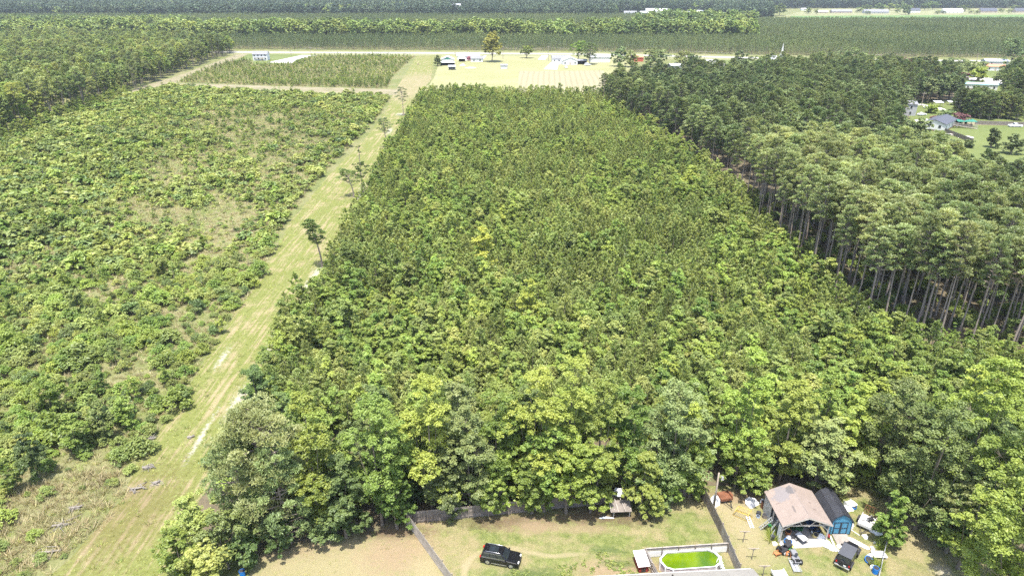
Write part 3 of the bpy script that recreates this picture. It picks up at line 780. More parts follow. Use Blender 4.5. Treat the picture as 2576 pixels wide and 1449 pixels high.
BUSHlow = [bush(80 + i, 1.7, 1.4, [M_scrub, M_scrub, M_broad, M_broadD][i % 4], 9, 14, 0.30) for i in range(5)]
TALL = [tall_pine(100 + i, 22, 2.9, ncl=58, nt=30) for i in range(6)]
TALLlow = [tall_pine(110 + i, 21, 3.2, ncl=26, nt=16, k=3, tl=0.8, tw=0.17, one=True) for i in range(4)]
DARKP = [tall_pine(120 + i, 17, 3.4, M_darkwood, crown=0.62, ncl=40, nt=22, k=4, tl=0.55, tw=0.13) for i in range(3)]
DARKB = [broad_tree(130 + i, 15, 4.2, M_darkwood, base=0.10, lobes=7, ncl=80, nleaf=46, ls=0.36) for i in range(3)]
WOODB = [broad_tree(140 + i, 15, 3.9, [M_farbroad, M_scrub, M_broad][i % 3], base=0.08, lobes=7, ncl=60, nleaf=34, ls=0.45) for i in range(4)]
WOODP = [tall_pine(150 + i, 17, 3.2, [M_oldpine, M_pine][i % 2], crown=0.5, ncl=30, nt=18, k=4, tl=0.7, tw=0.15) for i in range(3)]
def one_of(pr):
    """a (trunk, crown) pair joined to a single mesh for far masses"""
    a, c = pr
    def arr(me):
        v = np.empty(len(me.vertices) * 3, np.float32); me.vertices.foreach_get("co", v)
        l = np.empty(len(me.loops), np.int32); me.loops.foreach_get("vertex_index", l)
        t = np.empty(len(me.polygons), np.float32); me.attributes["tint"].data.foreach_get("value", t)
        return v.reshape(-1, 3), l.reshape(-1, 4), t
    va, la, ta = arr(a); vc, lc, tc = arr(c)
    return mesh_np("tree", np.r_[va, vc], [la, lc + len(va)], np.r_[ta, tc], np.r_[np.zeros(len(la)), np.ones(len(lc))], [a.materials[0], c.materials[0]])
LOWDARK = [tall_pine(190 + i, 12, 2.9, M_darkwood, crown=0.92, ncl=44, nt=20, k=4, tl=0.6, tw=0.15) for i in range(3)]
FARP = [young_pine(160 + i, 9.5, 2.3, M_farpine, nb=17, tuf=2, k=4, tl=0.75, tw=0.19) for i in range(4)]
FARB = [broad_tree(170 + i, 17, 6.0, M_farbroad, base=0.05, lobes=7, ncl=46, nleaf=16, ls=1.0, one=True) for i in range(4)]
FARD = [broad_tree(180 + i, 20, 7.0, M_fardark, base=0.03, lobes=6, ncl=34, nleaf=12, ls=1.6, one=True) for i in range(3)]

def split_view(p2, n_things, zt=3, margin=30):
    """the n nearest plants in the picture, and the others"""
    vis = in_view(p2, margin, zt)
    d = np.hypot(p2[:, 0], p2[:, 1]); d2 = np.where(vis, d, 1e9)
    order = np.argsort(d2)
    k = min(n_things, int(vis.sum()))
    return order[:k], order[k:]

# ---- the planted block in the middle: young pines with young hardwoods among them
BLOCK = poly((640, 1010), (700, 880), (702, 835), (760, 770), (824, 702), (848, 615), (898, 538), (948, 430), (1008, 345), (1060, 254), (1085, 240), (1300, 246), (1535, 250), (1620, 320), (1760, 420), (1850, 500), (1900, 585), (1990, 665), (2090, 755), (2170, 835), (2350, 890), (2640, 930), (2640, 1090), (2200, 1120), (1700, 1110), (1100, 1120), (720, 1130))
pts = fill(BLOCK, (2.35, 2.35), 0.42)
hard = vnoise(pts, 22, 3) + 0.5 * vnoise(pts, 7, 5) + rng.normal(0, 0.45, len(pts))
gap = (vnoise(pts, 9, 11) + 0.6 * vnoise(pts, 3, 2)) > 0.80
pts, hard = pts[~gap], hard[~gap]
hard = np.where(pts[:, 1] < 115, hard + 0.35, hard)
isH = hard > 0.12
pp, hh = pts[~isH], pts[isH]
near, rest = split_view(pp, 300, 4)
sc = lambda p, a, b: rng.uniform(a, b, len(p))
hv = lambda q: 1 + 0.22 * vnoise(q, 11, 8) + 0.10 * vnoise(q, 4, 3)
things("young_pine", pp[near], YP, sc(near, 0.8, 1.35), describe("young pine", .8, 1.35), "pine tree", "young pines crowded in the planted block", zs=sc(near, 0.75, 1.35))
scatter("planted_pines", "far rows of young pines filling the dense planted block between track and tall stand", YPF, pp[rest], sc(rest, 0.6, 1.3) * hv(pp[rest]), zs=sc(rest, 0.65, 1.35) * hv(pp[rest]))
near, rest = split_view(hh, 300, 4)
things("hardwood_sapling", hh[near], SAP, sc(near, 0.85, 1.6), describe("hardwood sapling", .85, 1.6, SAPC), "sapling", "hardwood saplings among the young pines")
scatter("hardwood_thicket", "hardwood saplings scattered through the far rows of the planted block", SAP, hh[rest], sc(rest, 0.6, 1.6) * hv(hh[rest]))
und = fill(BLOCK, 2.2, 0.5)
scatter("undergrowth", "low leafy undergrowth filling the gaps of the planted block", BUSH, und, rng.uniform(0.7, 1.3, len(und)))
# two bright yellow-green trees standing out of the block, near its middle
Ymesh = [broad_tree(200 + i, 9.5, 2.5, M_lime, base=0.05, lobes=6, ncl=120, nleaf=60, ls=0.16, trunk_r=0.12, spire=0.5) for i in range(2)]
for k, (u, v, s, lab) in enumerate(((1218, 690, 1.2, "bright yellow-green pointed tree standing out of the young pines, the farther of two"),
                                    (1328, 835, 1.15, "bright yellow-green rounded tree standing out of the young pines, the nearer of two"))):
    x, y = XY(u, v); o = empty("sweetgum_tree", (x, y, 0), k * 2.0, lab, "tree"); o.scale = (s, s, s)
    put("trunk", Ymesh[k][0], o); put("crown", Ymesh[k][1], o)
for (u, v, s, lab) in ((735, 900, 1.2, "broad grey-green bushy tree at the edge of the planted block beside the track bend"), (860, 860, 1.3, "wide dense bushy tree behind the bend of the track edge"),
                       (1790, 600, 1.2, "tall yellow-green bushy tree near the tall pine stand"), (880, 690, 1.2, "yellowish bushy tree just right of the lone leaning pine")):
    x, y = XY(u, v)
    a_, b_ = broad_tree(int(u), 6.5, 2.6, M_scrub, base=0.04, ncl=80, nleaf=70, ls=0.16, trunk_r=0.1)
    o = empty("bushy_tree", (x, y, 0), 0.0, lab, "tree"); o.scale = (s, s, s); put("trunk", a_, o); put("crown", b_, o)

# ---- the stand of tall pines on the right
STAND = poly((1845, 480), (1905, 565), (2001, 652), (2098, 738), (2175, 812), (2360, 862), (2800, 905), (2900, 800), (2700, 760), (2560, 715), (2500, 672), (2400, 600), (2330, 510))
pts = fill(STAND, 4.3, 0.36)
extra = [XY(*q) for q in ((1905, 572), (1929, 588), (1957, 617), (2001, 660), (2040, 696), (2098, 745), (2148, 790), (2175, 817), (2268, 835), (2360, 864), (2440, 870), (2540, 880))]
pts = np.r_[np.array(extra), pts]
near, rest = split_view(pts, 300, 18, 10)
things("mature_pine", pts[near], TALL, rng.uniform(0.75, 1.15, len(near)), describe("bare-trunked pine", .75, 1.15, ["straight", "round-crowned", "lopsided", "full-crowned", "thin-crowned", "broad-crowned"], ("narrow", "middling", "wide")), "pine tree", "tall pines of the mature stand", zs=rng.uniform(0.84, 1.06, len(near)))
scatter("pine_stand", "rest of the tall pine stand beyond the individual trees", TALLlow, pts[rest], rng.uniform(0.85, 1.05, len(rest)))
EDGE = poly((1850, 500), (1905, 590), (2001, 690), (2098, 775), (2175, 850), (2360, 905), (2800, 940), (2800, 880), (2360, 845), (2175, 790), (2001, 630), (1860, 480))
ed = fill(EDGE, 2.6, 0.5)
scatter("edge_thicket", "leafy saplings at the foot of the tall pines", SAP, ed, rng.uniform(0.45, 0.9, len(ed)))
uu = fill(STAND, 4.0, 0.5)
scatter("stand_undergrowth", "shrubs on the floor of the tall pine stand", BUSH[:4], uu, rng.uniform(0.8, 1.8, len(uu)))

# ---- dark woods behind, right of the farm fields
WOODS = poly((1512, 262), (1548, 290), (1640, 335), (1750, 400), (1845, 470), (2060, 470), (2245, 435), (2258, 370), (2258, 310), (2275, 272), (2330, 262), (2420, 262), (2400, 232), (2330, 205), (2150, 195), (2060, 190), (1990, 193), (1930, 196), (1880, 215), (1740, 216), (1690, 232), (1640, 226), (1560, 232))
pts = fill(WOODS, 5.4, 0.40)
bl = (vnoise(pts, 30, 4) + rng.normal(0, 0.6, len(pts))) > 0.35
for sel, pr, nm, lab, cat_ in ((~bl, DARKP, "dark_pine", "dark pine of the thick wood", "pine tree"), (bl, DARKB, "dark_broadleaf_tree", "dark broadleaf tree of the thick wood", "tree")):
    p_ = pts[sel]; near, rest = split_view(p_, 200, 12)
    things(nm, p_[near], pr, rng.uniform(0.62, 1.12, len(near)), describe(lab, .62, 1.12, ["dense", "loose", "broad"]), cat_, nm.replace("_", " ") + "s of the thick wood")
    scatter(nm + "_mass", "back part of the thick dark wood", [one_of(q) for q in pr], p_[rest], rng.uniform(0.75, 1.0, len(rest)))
# the bright tall tree line on the wood's left edge, some trunks showing
EDGEL = [(1545, 275), (1575, 292), (1600, 300), (1625, 318), (1650, 330), (1672, 342), (1690, 355), (1712, 362), (1735, 385), (1528, 258), (1560, 262), (1600, 275), (1640, 300), (1760, 402), (1790, 425)]
for i, (u, v) in enumerate(EDGEL):
    x, y = XY(u, v); q = TALL[i % 6] if i % 3 else DARKP[i % 3]
    o = empty("edge_pine", (x, y, 0), i * 1.3, "tall pine with a bright crown on the left edge of the dark wood", "pine tree", "pines on the left edge of the dark wood")
    s = 0.80 + 0.012 * (i % 7); o.scale = (s * 1.25, s * 1.25, s); put("trunk", q[0], o); put("crown", q[1], o)
# right-hand woods round the houses
RW = poly((2500, 262), (2576, 300), (2720, 330), (2900, 330), (2900, 180), (2620, 190), (2540, 215))
pts = fill(RW, 6.5, 0.4)
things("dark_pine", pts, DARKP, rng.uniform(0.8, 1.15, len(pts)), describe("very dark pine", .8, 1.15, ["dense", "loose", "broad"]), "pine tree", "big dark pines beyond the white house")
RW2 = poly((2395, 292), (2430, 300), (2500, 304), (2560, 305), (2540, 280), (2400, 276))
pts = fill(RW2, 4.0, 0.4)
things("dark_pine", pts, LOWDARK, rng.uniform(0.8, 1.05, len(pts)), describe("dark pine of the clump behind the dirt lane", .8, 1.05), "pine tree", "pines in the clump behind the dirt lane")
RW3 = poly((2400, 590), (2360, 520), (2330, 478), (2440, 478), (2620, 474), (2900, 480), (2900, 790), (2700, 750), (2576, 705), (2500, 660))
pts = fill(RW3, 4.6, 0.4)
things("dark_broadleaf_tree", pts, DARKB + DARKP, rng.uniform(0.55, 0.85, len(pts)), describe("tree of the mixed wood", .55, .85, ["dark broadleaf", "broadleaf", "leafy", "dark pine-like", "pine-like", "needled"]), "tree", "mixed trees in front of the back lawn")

# ---- upper-left mixed forest
UL = poly((-420, 420), (0, 350), (120, 305), (240, 262), (330, 232), (410, 200), (480, 172), (560, 142), (590, 133), (560, 122), (200, 112), (-500, 125))
pts = fill(UL, 6.4, 0.42)
pn_ = (vnoise(pts, 35, 6) + rng.normal(0, 0.6, len(pts))) > 0.1
for sel, pr, nm, lab, cat_ in ((pn_, WOODP, "forest_pine", "slender pine", "pine tree"), (~pn_, WOODB, "forest_broadleaf_tree", "leafy tree", "tree")):
    p_ = pts[sel]; near, rest = split_view(p_, 300, 12)
    things(nm, p_[near], pr, rng.uniform(0.75, 1.15, len(near)), describe(lab, .75, 1.15, ["light green", "grey-green", "green"]), cat_, nm.replace("_", " ") + "s beyond the scrub clearing")
    scatter(nm + "_mass", "deeper part of the mixed forest beyond the scrub clearing", [one_of(q) for q in pr], p_[rest], rng.uniform(0.75, 1.1, len(rest)))
ULE = poly((-300, 430), (0, 362), (120, 318), (240, 275), (330, 240), (300, 235), (0, 335), (-300, 400))
ue = fill(ULE, 3.4, 0.5)
scatter("forest_edge_brush", "brush along the foot of the mixed forest", SAP, ue, rng.uniform(0.7, 1.3, len(ue)))

# ---- scrub clearing left of the track
CLEAR = poly((-500, 1500), (-500, 480), (-60, 375), (60, 335), (190, 290), (330, 242), (432, 218), (560, 228), (720, 234), (860, 239), (980, 243), (954, 288), (904, 346), (808, 442), (716, 560), (680, 640), (641, 722), (547, 858), (430, 1045), (350, 1150), (305, 1250), (180, 1400), (60, 1500))
pts = fill(CLEAR, 1.75, 0.5)
u_, v_, _d = project(np.c_[pts, np.zeros(len(pts))])
def blob(cu, cv, ru, rv): return np.exp(-(((u_ - cu) / ru) ** 2 + ((v_ - cv) / rv) ** 2))
dens = 0.92 - 0.08 * (u_ > 330) - 0.70 * blob(480, 545, 230, 40) - 0.45 * blob(680, 380, 180, 90) - 0.35 * blob(600, 300, 220, 40) - 0.75 * blob(430, 430, 70, 30) - 0.8 * blob(200, 1290, 190, 110) - 0.5 * blob(230, 720, 60, 40) \
    - 0.55 * blob(330, 960, 110, 70) - 0.5 * blob(560, 620, 90, 50) - 0.3 * blob(500, 840, 90, 90) + 0.25 * blob(330, 250, 200, 40) - 0.5 * blob(60, 1400, 150, 120)
dens = dens + 0.30 * vnoise(pts, 8, 9)
keep = rng.random(len(pts)) < np.clip(dens, 0.02, 1)
p_ = pts[keep]; dd_ = dens[keep]
size = np.clip(rng.lognormal(-0.18, 0.42, len(p_)), 0.3, 2.2) * (0.38 + 0.72 * np.clip(dd_, 0, 1))
near, rest = split_view(p_, 300, 1)
things("scrub_bush", p_[near], BUSH, size[near], describe("bush", .4, 1.6, BUSHC), "bush", "bushes of the scrub clearing")
dist = np.hypot(p_[rest][:, 0], p_[rest][:, 1])
m1 = dist < 170
scatter("scrub", "leafy scrub covering the clearing left of the track", BUSH, p_[rest][m1], size[rest][m1])
scatter("far_scrub", "leafy scrub covering the far part of the clearing", BUSHlow, p_[rest][~m1], size[rest][~m1] * 1.1)
tr = fill(CLEAR, 6.2, 0.5)
uu_, vv_, _d = project(np.c_[tr, np.zeros(len(tr))])
kk = rng.random(len(tr)) < np.where(uu_ < 420, 0.62, 0.40)
tr = tr[kk & ((uu_ < 700) | (vv_ < 330)) & ~((vv_ > 1170) & (uu_ > 90))]
near, rest = split_view(tr, 300, 3)
things("scrub_sapling", tr[near], SAP + YPlow[:2], rng.uniform(0.5, 1.05, len(near)), describe("sapling above the scrub", .5, 1.05, SAPC + ["bristly pine", "young pine"]), "sapling", "saplings standing in the scrub clearing")
scatter("scrub_saplings", "far saplings standing above the scrub", SAP + YPlow[:2], tr[rest], rng.uniform(0.5, 1.0, len(rest)))
# grass: dry tussocks and green blades
sg_step = 1.1
TUFT = [grass_tuft(300 + i, 0.9, 0.8, M_drygrass, 26, 0.035) for i in range(3)]
GTUFT = [grass_tuft(310 + i, 0.65, 0.7, M_grass, 22, 0.035) for i in range(3)]
gr = fill(CLEAR, 1.25, 0.5); g2 = in_view(gr, 60); gr = gr[g2]
scatter("tall_grass", "straw and green grass growing between the scrub", TUFT + GTUFT, gr, rng.uniform(0.6, 1.35, len(gr)), weights=[.24, .24, .22, .1, .1, .1])
SG = poly((100, 1200), (260, 1180), (330, 1230), (250, 1330), (60, 1449), (-60, 1449), (-60, 1260))
sg = fill(SG, 1.15, 0.5)
scatter("straw_tussocks", "pale dry straw tussocks by the near end of the track", TUFT, sg, rng.uniform(0.8, 1.7, len(sg)))
LOWG = [grass_tuft(320 + i, 0.22, 0.55, M_grass, 16, 0.03) for i in range(3)] + [grass_tuft(325, 0.2, 0.5, M_drygrass, 14, 0.03)]
tg = fill(track_pl, 0.95, 0.5); tg = tg[in_view(tg, 40) & (np.hypot(tg[:, 0], tg[:, 1]) < 230)]
scatter("track_grass", "low yellow-green grass on the mown track", LOWG, tg, rng.uniform(0.5, 1.3, len(tg)), weights=[.22, .22, .22, .34])
EDGT = [grass_tuft(330 + i, 0.9, 0.5, M_scrub, 20, 0.03) for i in range(2)]
te = fill(track_pl, 3.4, 0.5); te = te[in_view(te, 40) & (np.hypot(te[:, 0], te[:, 1]) < 120)]
scatter("track_weeds", "dark weed clumps dotted on the near part of the track", EDGT, te, rng.uniform(0.4, 1.0, len(te)))
yg = fill(yard_pl, 0.5, 0.5)
yk = (vnoise(yg, 5, 2) + 0.5 * vnoise(yg, 1.5, 7) + rng.normal(0, .4, len(yg))) > 0.15
scatter("yard_weeds", "short grass and weeds in the yards", LOWG, yg[yk], rng.uniform(0.25, 0.75, int(yk.sum())), weights=[.25, .25, .2, .3])
YP2 = poly((1480, 1390), (1640, 1380), (1610, 1470), (1260, 1475), (1290, 1430), (1420, 1420))
yy = fill(YP2, 0.42, 0.5)
yk = (vnoise(yy, 1.8, 4) + rng.normal(0, .25, len(yy))) > 0.15
scatter("weed_patches", "taller green weed patches in the fenced yard", [bush(340 + i, 0.3, 0.42, M_scrub, 6, 14, 0.07) for i in range(3)], yy[yk], rng.uniform(0.35, 1.0, int(yk.sum())))

# ---- young plantation beyond the cross path
B2 = poly((448, 208), (470, 195), (560, 160), (620, 150), (640, 164), (735, 162), (790, 141), (1045, 142), (990, 190), (972, 224), (880, 221), (700, 217), (560, 212))
pts = fill(B2, 2.7, 0.45)
pts = pts[(vnoise(pts, 14, 3) + rng.normal(0, .4, len(pts))) > -0.9]
near, rest = split_view(pts, 300, 2)
things("young_plantation_tree", pts[near], SAP[:4] + YPlow[:2], rng.uniform(0.45, 0.85, len(near)), describe("plantation tree", .45, .85, SAPC[:4] + ["bristly pine", "pointed pine"]), "tree", "small trees beyond the cross path")
scatter("young_plantation", "young bushy plantation between the cross path and the road", YPlow[:1] + SAP[:4] + BUSHlow, pts[rest], rng.uniform(0.35, 0.85, len(rest)), zs=rng.uniform(0.35, 0.75, len(rest)))
tu = fill(B2, 3.0, .5); scatter("plantation_grass", "straw grass between the young plantation trees", TUFT, tu, rng.uniform(1.2, 2.2, len(tu)))

# ---- beyond the road
def ring(y0, y1, wfac=0.86, pad=60, x0=None, x1=None):
    a = np.array([(-y0 * wfac - pad, y0), (y0 * wfac + pad, y0), (y1 * wfac + pad, y1), (-y1 * wfac - pad, y1)])
    return a
road_y = lambda x: np.interp(x, [-900, P(500, 130).x, P(1100, 132).x, P(1480, 135).x, P(1900, 145).x, P(2200, 150).x, P(2800, 155).x, 900],
                             [P(500, 130).y] * 2 + [P(1100, 132.8).y, P(1480, 135.5).y, P(1900, 145).y, P(2200, 150.5).y, P(2800, 155).y, P(2800, 155).y])
def road_mark(x):
    q = [(-330, "left of the corner house"), (-235, "behind the corner house"), (-150, "behind the left half of the young plantation"), (-85, "behind the far track end"), (-35, "behind the barn"), (10, "behind the golden tree"), (50, "behind the open lawn"), (100, "behind the long white house"), (170, "behind the white hall"), (260, "behind the church driveway"), (340, "behind the church"), (430, "right of the church"), (9999, "by the village street")]
    return next(t for a, t in q if x < a)
pts = fill(ring(560, 1180), (3.4, 3.8), 0.35)
u_, v_, _d = project(np.c_[pts, np.zeros(len(pts))])
k = (pts[:, 1] > road_y(pts[:, 0]) + 22) & in_view(pts, 80, 8)
hedge = (pts[:, 1] > 800 + 10 * vnoise(pts, 60, 3)) & (pts[:, 1] < 860 + 25 * vnoise(pts, 45, 5)) & (u_ < 1960)
far_f = inside(pts, poly((1975, 52), (1985, 38), (2900, 34), (2900, 61), (2300, 58)))
ulf = (u_ < 560) & (v_ > 112)
k &= ~far_f & ~hedge & ~ulf
p_ = pts[k]
near, rest = split_view(p_, 300, 5)
things("plantation_pine", p_[near], FARP, rng.uniform(0.8, 1.12, len(near)), lambda x, y, k, s: f"planted pine of the front rows behind the road, {road_mark(x)}", "pine tree", "front rows of the pine plantation behind the road")
scatter("pine_plantation", "even rows of planted pines stretching away behind the road", FARP, p_[rest], rng.uniform(0.78, 1.12, len(rest)))
# hardwood belt in the plantation
hb = fill(ring(770, 900), 8.0, 0.45); u_, v_, _d = project(np.c_[hb, np.zeros(len(hb))])
hk = (hb[:, 1] > 800 + 10 * vnoise(hb, 60, 3)) & (hb[:, 1] < 862 + 25 * vnoise(hb, 45, 5)) & (u_ < 1900) & (u_ > -80)
p_ = hb[hk]; near, rest = split_view(p_, 300, 10)
things("belt_tree", p_[near], FARB, rng.uniform(0.65, 1.4, len(near)), lambda x, y, k, s: ("low" if s < .9 else "middling" if s < 1.15 else "tall") + " leafy tree of the hardwood belt " + road_mark(x), "tree", "hardwood belt across the pine plantation")
scatter("belt_trees", "rest of the hardwood belt crossing the pine plantation", FARB, p_[rest], rng.uniform(0.65, 1.4, len(rest)))
fb = fill(poly((1580, 92), (1660, 60), (1800, 40), (1990, 30), (2010, 44), (1990, 52), (1900, 70), (1800, 90)), 9.5, 0.45)
near, rest = split_view(fb, 300, 10)
things("grove_tree", fb[near], FARB, rng.uniform(0.75, 1.5, len(near)), lambda x, y, k, s: ("low" if s < 1 else "middling" if s < 1.25 else "tall") + " bright tree in the grove left of the far bright field, " + ("left end" if x < 260 else "left half" if x < 360 else "middle" if x < 450 else "right half" if x < 560 else "right end") + (", near side" if y < 960 else ", far side" if y > 1150 else ", inside"), "tree", "grove left of the far bright field")
# second plantation and the far forest
f2 = fill(ring(1180, 1330), (5, 6), 0.4); u_, v_, _d = project(np.c_[f2, np.zeros(len(f2))]); f2 = f2[(u_ < 1900) & (u_ > -80)]
scatter("second_plantation", "farther pine plantation", FARP, f2, rng.uniform(0.9, 1.2, len(f2)))
lh = fill(np.array([(-1250, 1010), (-520, 1000), (-430, 1060), (-1350, 1090)]), 9, .45)
scatter("left_belt", "leafy belt across the far plantation on the left", FARB, lh, rng.uniform(0.8, 1.1, len(lh)))
ff = fill(ring(1330, 2500), 11.0, 0.45); u_, v_, _d = project(np.c_[ff, np.zeros(len(ff))])
ff = ff[(u_ > -80) & (u_ < 2656) & ~((u_ > 1940) & (v_ > 22.5)) & ~((u_ > 1545) & (u_ < 1790) & (ff[:, 1] < 1540)) & ~((u_ > 1128) & (u_ < 1182) & (ff[:, 1] > 1430) & (ff[:, 1] < 1720))]
lt = (vnoise(ff, 160, 2) + rng.normal(0, .4, len(ff))) > 0.75
scatter("far_forest", "dark forest reaching to the horizon", FARD, ff[~lt], rng.uniform(0.8, 1.2, int((~lt).sum())))
scatter("far_light_forest", "lighter leafy parts of the distant forest", FARB, ff[lt], rng.uniform(0.9, 1.3, int(lt.sum())))
f3 = fill(ring(2500, 5200), 30.0, 0.45)
scatter("horizon_forest", "forest along the horizon", FARD, f3, rng.uniform(1.6, 2.4, len(f3)), zs=rng.uniform(0.9, 1.2, len(f3)))

# ================================================================== TREES ONE CAN POINT TO
def stand_at(ut, vt, vb):
    """base position and height of a plant whose tip is seen at (ut, vt) and whose foot lies on row vb"""
    y = P(1288, vb).y
    b = (vt - 724.5) / F
    dz = (-math.sin(PITCH) - b * math.cos(PITCH)) / (math.cos(PITCH) - b * math.sin(PITCH))
    H = CAM_H + dz * y
    return P(ut, vt, H).x, y, H
BELT = [  # tip u, tip v, foot v, radius, material, options, label
    (765, 1000, 1335, 3.7, M_broadY, dict(spire=.3), "yellow-green broadleaf tree just right of the big pale pine"),
    (930, 1005, 1318, 4.0, M_broad, dict(), "bright green leafy tree behind the dry yard, left of the fence corner"),
    (1066, 945, 1292, 4.1, M_broadY, dict(spire=.35), "tallest yellow-green tree above the left fence corner"),
    (1175, 1035, 1282, 4.0, M_oak, dict(lobes=7), "grey-green oak with pale twisted limbs overhanging the left end of the back fence"),
    (1262, 1130, 1278, 2.2, M_broadY, dict(lobes=5, ncl=110), "small yellow-green tree leaning over the back fence beside the oak"),
    (1255, 985, 1262, 3.6, M_broad, dict(), "green broadleaf tree rising behind the small leaning tree"),
    (1345, 930, 1262, 3.9, M_broadY, dict(), "tall yellow-green tree above the black car"),
    (1440, 900, 1258, 4.1, M_broadY, dict(spire=.2), "tall light-topped tree behind the middle of the back fence"),
    (1432, 1085, 1290, 3.1, M_broadY, dict(), "yellow-green tree hanging over the middle of the back fence into the yard"),
    (1520, 955, 1252, 3.5, M_broad, dict(), "green tree between the light-topped tree and the brownish oak"),
    (1590, 975, 1250, 3.4, M_broad, dict(spire=.2), "narrow green tree left of the brownish oak"),
    (1625, 1140, 1290, 2.4, M_broad, dict(lobes=6), "vine-draped leaning tree over the wrecked lean-to, dead red twigs inside"),
    (1720, 960, 1246, 4.7, M_oak, dict(lobes=9), "large brownish grey-green oak near the right end of the back fence"),
    (1690, 1170, 1262, 2.3, M_broad, dict(), "low leafy tree by the right end of the back fence"),
    (1905, 880, 1222, 3.7, M_broadY, dict(spire=.35), "tall bright tree standing behind the utility pole"),
    (1888, 1098, 1234, 3.2, M_broad, dict(lobes=8, base=.02), "rounded bushy green tree to the right of the utility pole"),
    (2010, 960, 1215, 3.5, M_broad, dict(), "green tree behind the brown-roofed carport"),
    (2088, 1058, 1236, 4.0, M_oak, dict(lobes=8, base=.02), "wide grey-green tree directly behind the carport and the blue shed"),
    (2175, 1010, 1205, 3.6, M_broad, dict(), "green tree behind the dark shed roof"),
    (2290, 960, 1240, 4.4, M_broadD, dict(lobes=8), "large dark tree behind the small trailer, left one of the dark pair"),
    (2400, 1010, 1330, 4.8, M_broadD, dict(lobes=8, base=.03), "large dark tree at the yard edge, right one of the dark pair"),
    (2450, 1210, 1385, 2.8, M_oak, dict(base=.02), "low greyish tree at the foot of the dark pair"),
    (2300, 1120, 1262, 2.4, M_broadD, dict(base=.02), "low pale-tipped dark tree behind the trailer"),
    (2520, 900, 1250, 4.2, M_broadY, dict(), "yellow-green tree by the right edge of the picture, above the dark pair"),
    (2705, 1080, 1560, 5.2, M_broad, dict(lobes=9, base=.04, ncl=330, nleaf=120, ls=.135), "big bright yellow-green tree cut by the right edge of the picture"),
    (2620, 1000, 1400, 4.6, M_broad, dict(), "green tree partly outside the right edge of the picture"),
    (1375, 1030, 1285, 2.7, M_broad, dict(), "green tree squeezed between the two yellow-green ones over the fence"),
    (845, 1150, 1350, 2.6, M_broadD, dict(base=.02), "low dark tree at the edge of the dry yard"),
    (1110, 1165, 1296, 2.7, M_oak, dict(base=.0), "low grey-green tree hanging over the fence left of the pale-limbed oak"),
    (1340, 1150, 1290, 2.5, M_broad, dict(base=.0), "low green tree hanging over the fence above the black car"),
    (1495, 1120, 1286, 2.8, M_broadY, dict(base=.0), "low yellow-green tree hanging over the fence left of the wrecked lean-to"),
    (1655, 1160, 1276, 2.4, M_oak, dict(base=.0), "low grey-green tree hanging over the fence right of the wrecked lean-to"),
    (1235, 1180, 1293, 2.1, M_broad, dict(base=.0), "lowest green tree over the fence between the oak and the car"),
    (1750, 1120, 1250, 2.6, M_broad, dict(base=.0), "low green tree at the back corner of the board fence"),
    (2335, 1195, 1318, 2.4, M_broadD, dict(base=.0, ncl=130), "low dark bushy tree at the yard edge right of the trailer"),
    (2378, 1235, 1350, 2.3, M_oak, dict(base=.0, ncl=130), "low greyish bushy tree at the yard edge below the dark pair"),
    (2425, 1255, 1388, 2.4, M_broadD, dict(base=.0, ncl=130), "low dark bushy tree next to the big bright tree on the right"),
    (2265, 1160, 1258, 2.2, M_broadD, dict(base=.0, ncl=130), "low dark bushy tree behind the tall weeds of the wood's edge"),
    (2480, 1230, 1430, 2.3, M_broad, dict(base=.0, ncl=130), "low green bushy tree at the foot of the big bright tree on the right"),
    (985, 1170, 1328, 2.3, M_broad, dict(base=.05), "low bright tree touching the left fence corner"),
]
for i, (ut, vt, vb, R, mat, opt, lab) in enumerate(BELT):
    x, y, H = stand_at(ut, vt, vb)
    kw = dict(ncl=230, nleaf=90, ls=0.135, trunk_r=0.2, base=0.03); kw.update(opt)
    a_, b_ = broad_tree(400 + i, H, R, mat, **kw)
    o = empty("broadleaf_tree", (x, y, 0), 0.0, lab, "tree"); put("trunk", a_, o); put("crown", b_, o)
# second rank of the belt, between these and the planted block
ROWB = poly((560, 1270), (720, 1180), (1100, 1150), (1700, 1130), (2200, 1130), (2680, 1130), (2680, 1300), (2480, 1300), (2360, 1230), (2050, 1185), (1760, 1200), (1300, 1235), (1030, 1265), (700, 1330), (600, 1340))
BB = [broad_tree(450 + i, 14, 3.2, [M_broad, M_broadY, M_oak, M_broad, M_broadD, M_broadY][i], base=0.02, ncl=160, nleaf=80, ls=0.14, spire=[.3, .1, 0, .2, 0, .4][i]) for i in range(6)]
pts = fill(ROWB, 4.3, 0.4)
x_ = rng.uniform(0.62, 1.08, len(pts))
things("belt_broadleaf_tree", pts, BB, x_, describe("hardwood of the belt", .62, 1.08, ["green", "yellow-green", "grey-green", "leafy green", "dark green", "bright yellow-green"]), "tree", "hardwoods in the belt behind the back fence", zs=x_ * rng.uniform(0.85, 1.12, len(pts)))
ub = fill(poly((560, 1400), (640, 1330), (1000, 1300), (1022, 1285), (1760, 1215), (2190, 1210), (2260, 1222), (2340, 1265), (2440, 1325), (2560, 1400), (2700, 1300), (2700, 1120), (560, 1120)), 2.6, 0.45)
scatter("belt_undergrowth", "dark undergrowth beneath the hardwoods behind the fence", [bush(480 + i, 2.2, 1.7, [M_broadD, M_scrub, M_broad][i]) for i in range(3)], ub, rng.uniform(0.7, 1.7, len(ub)))

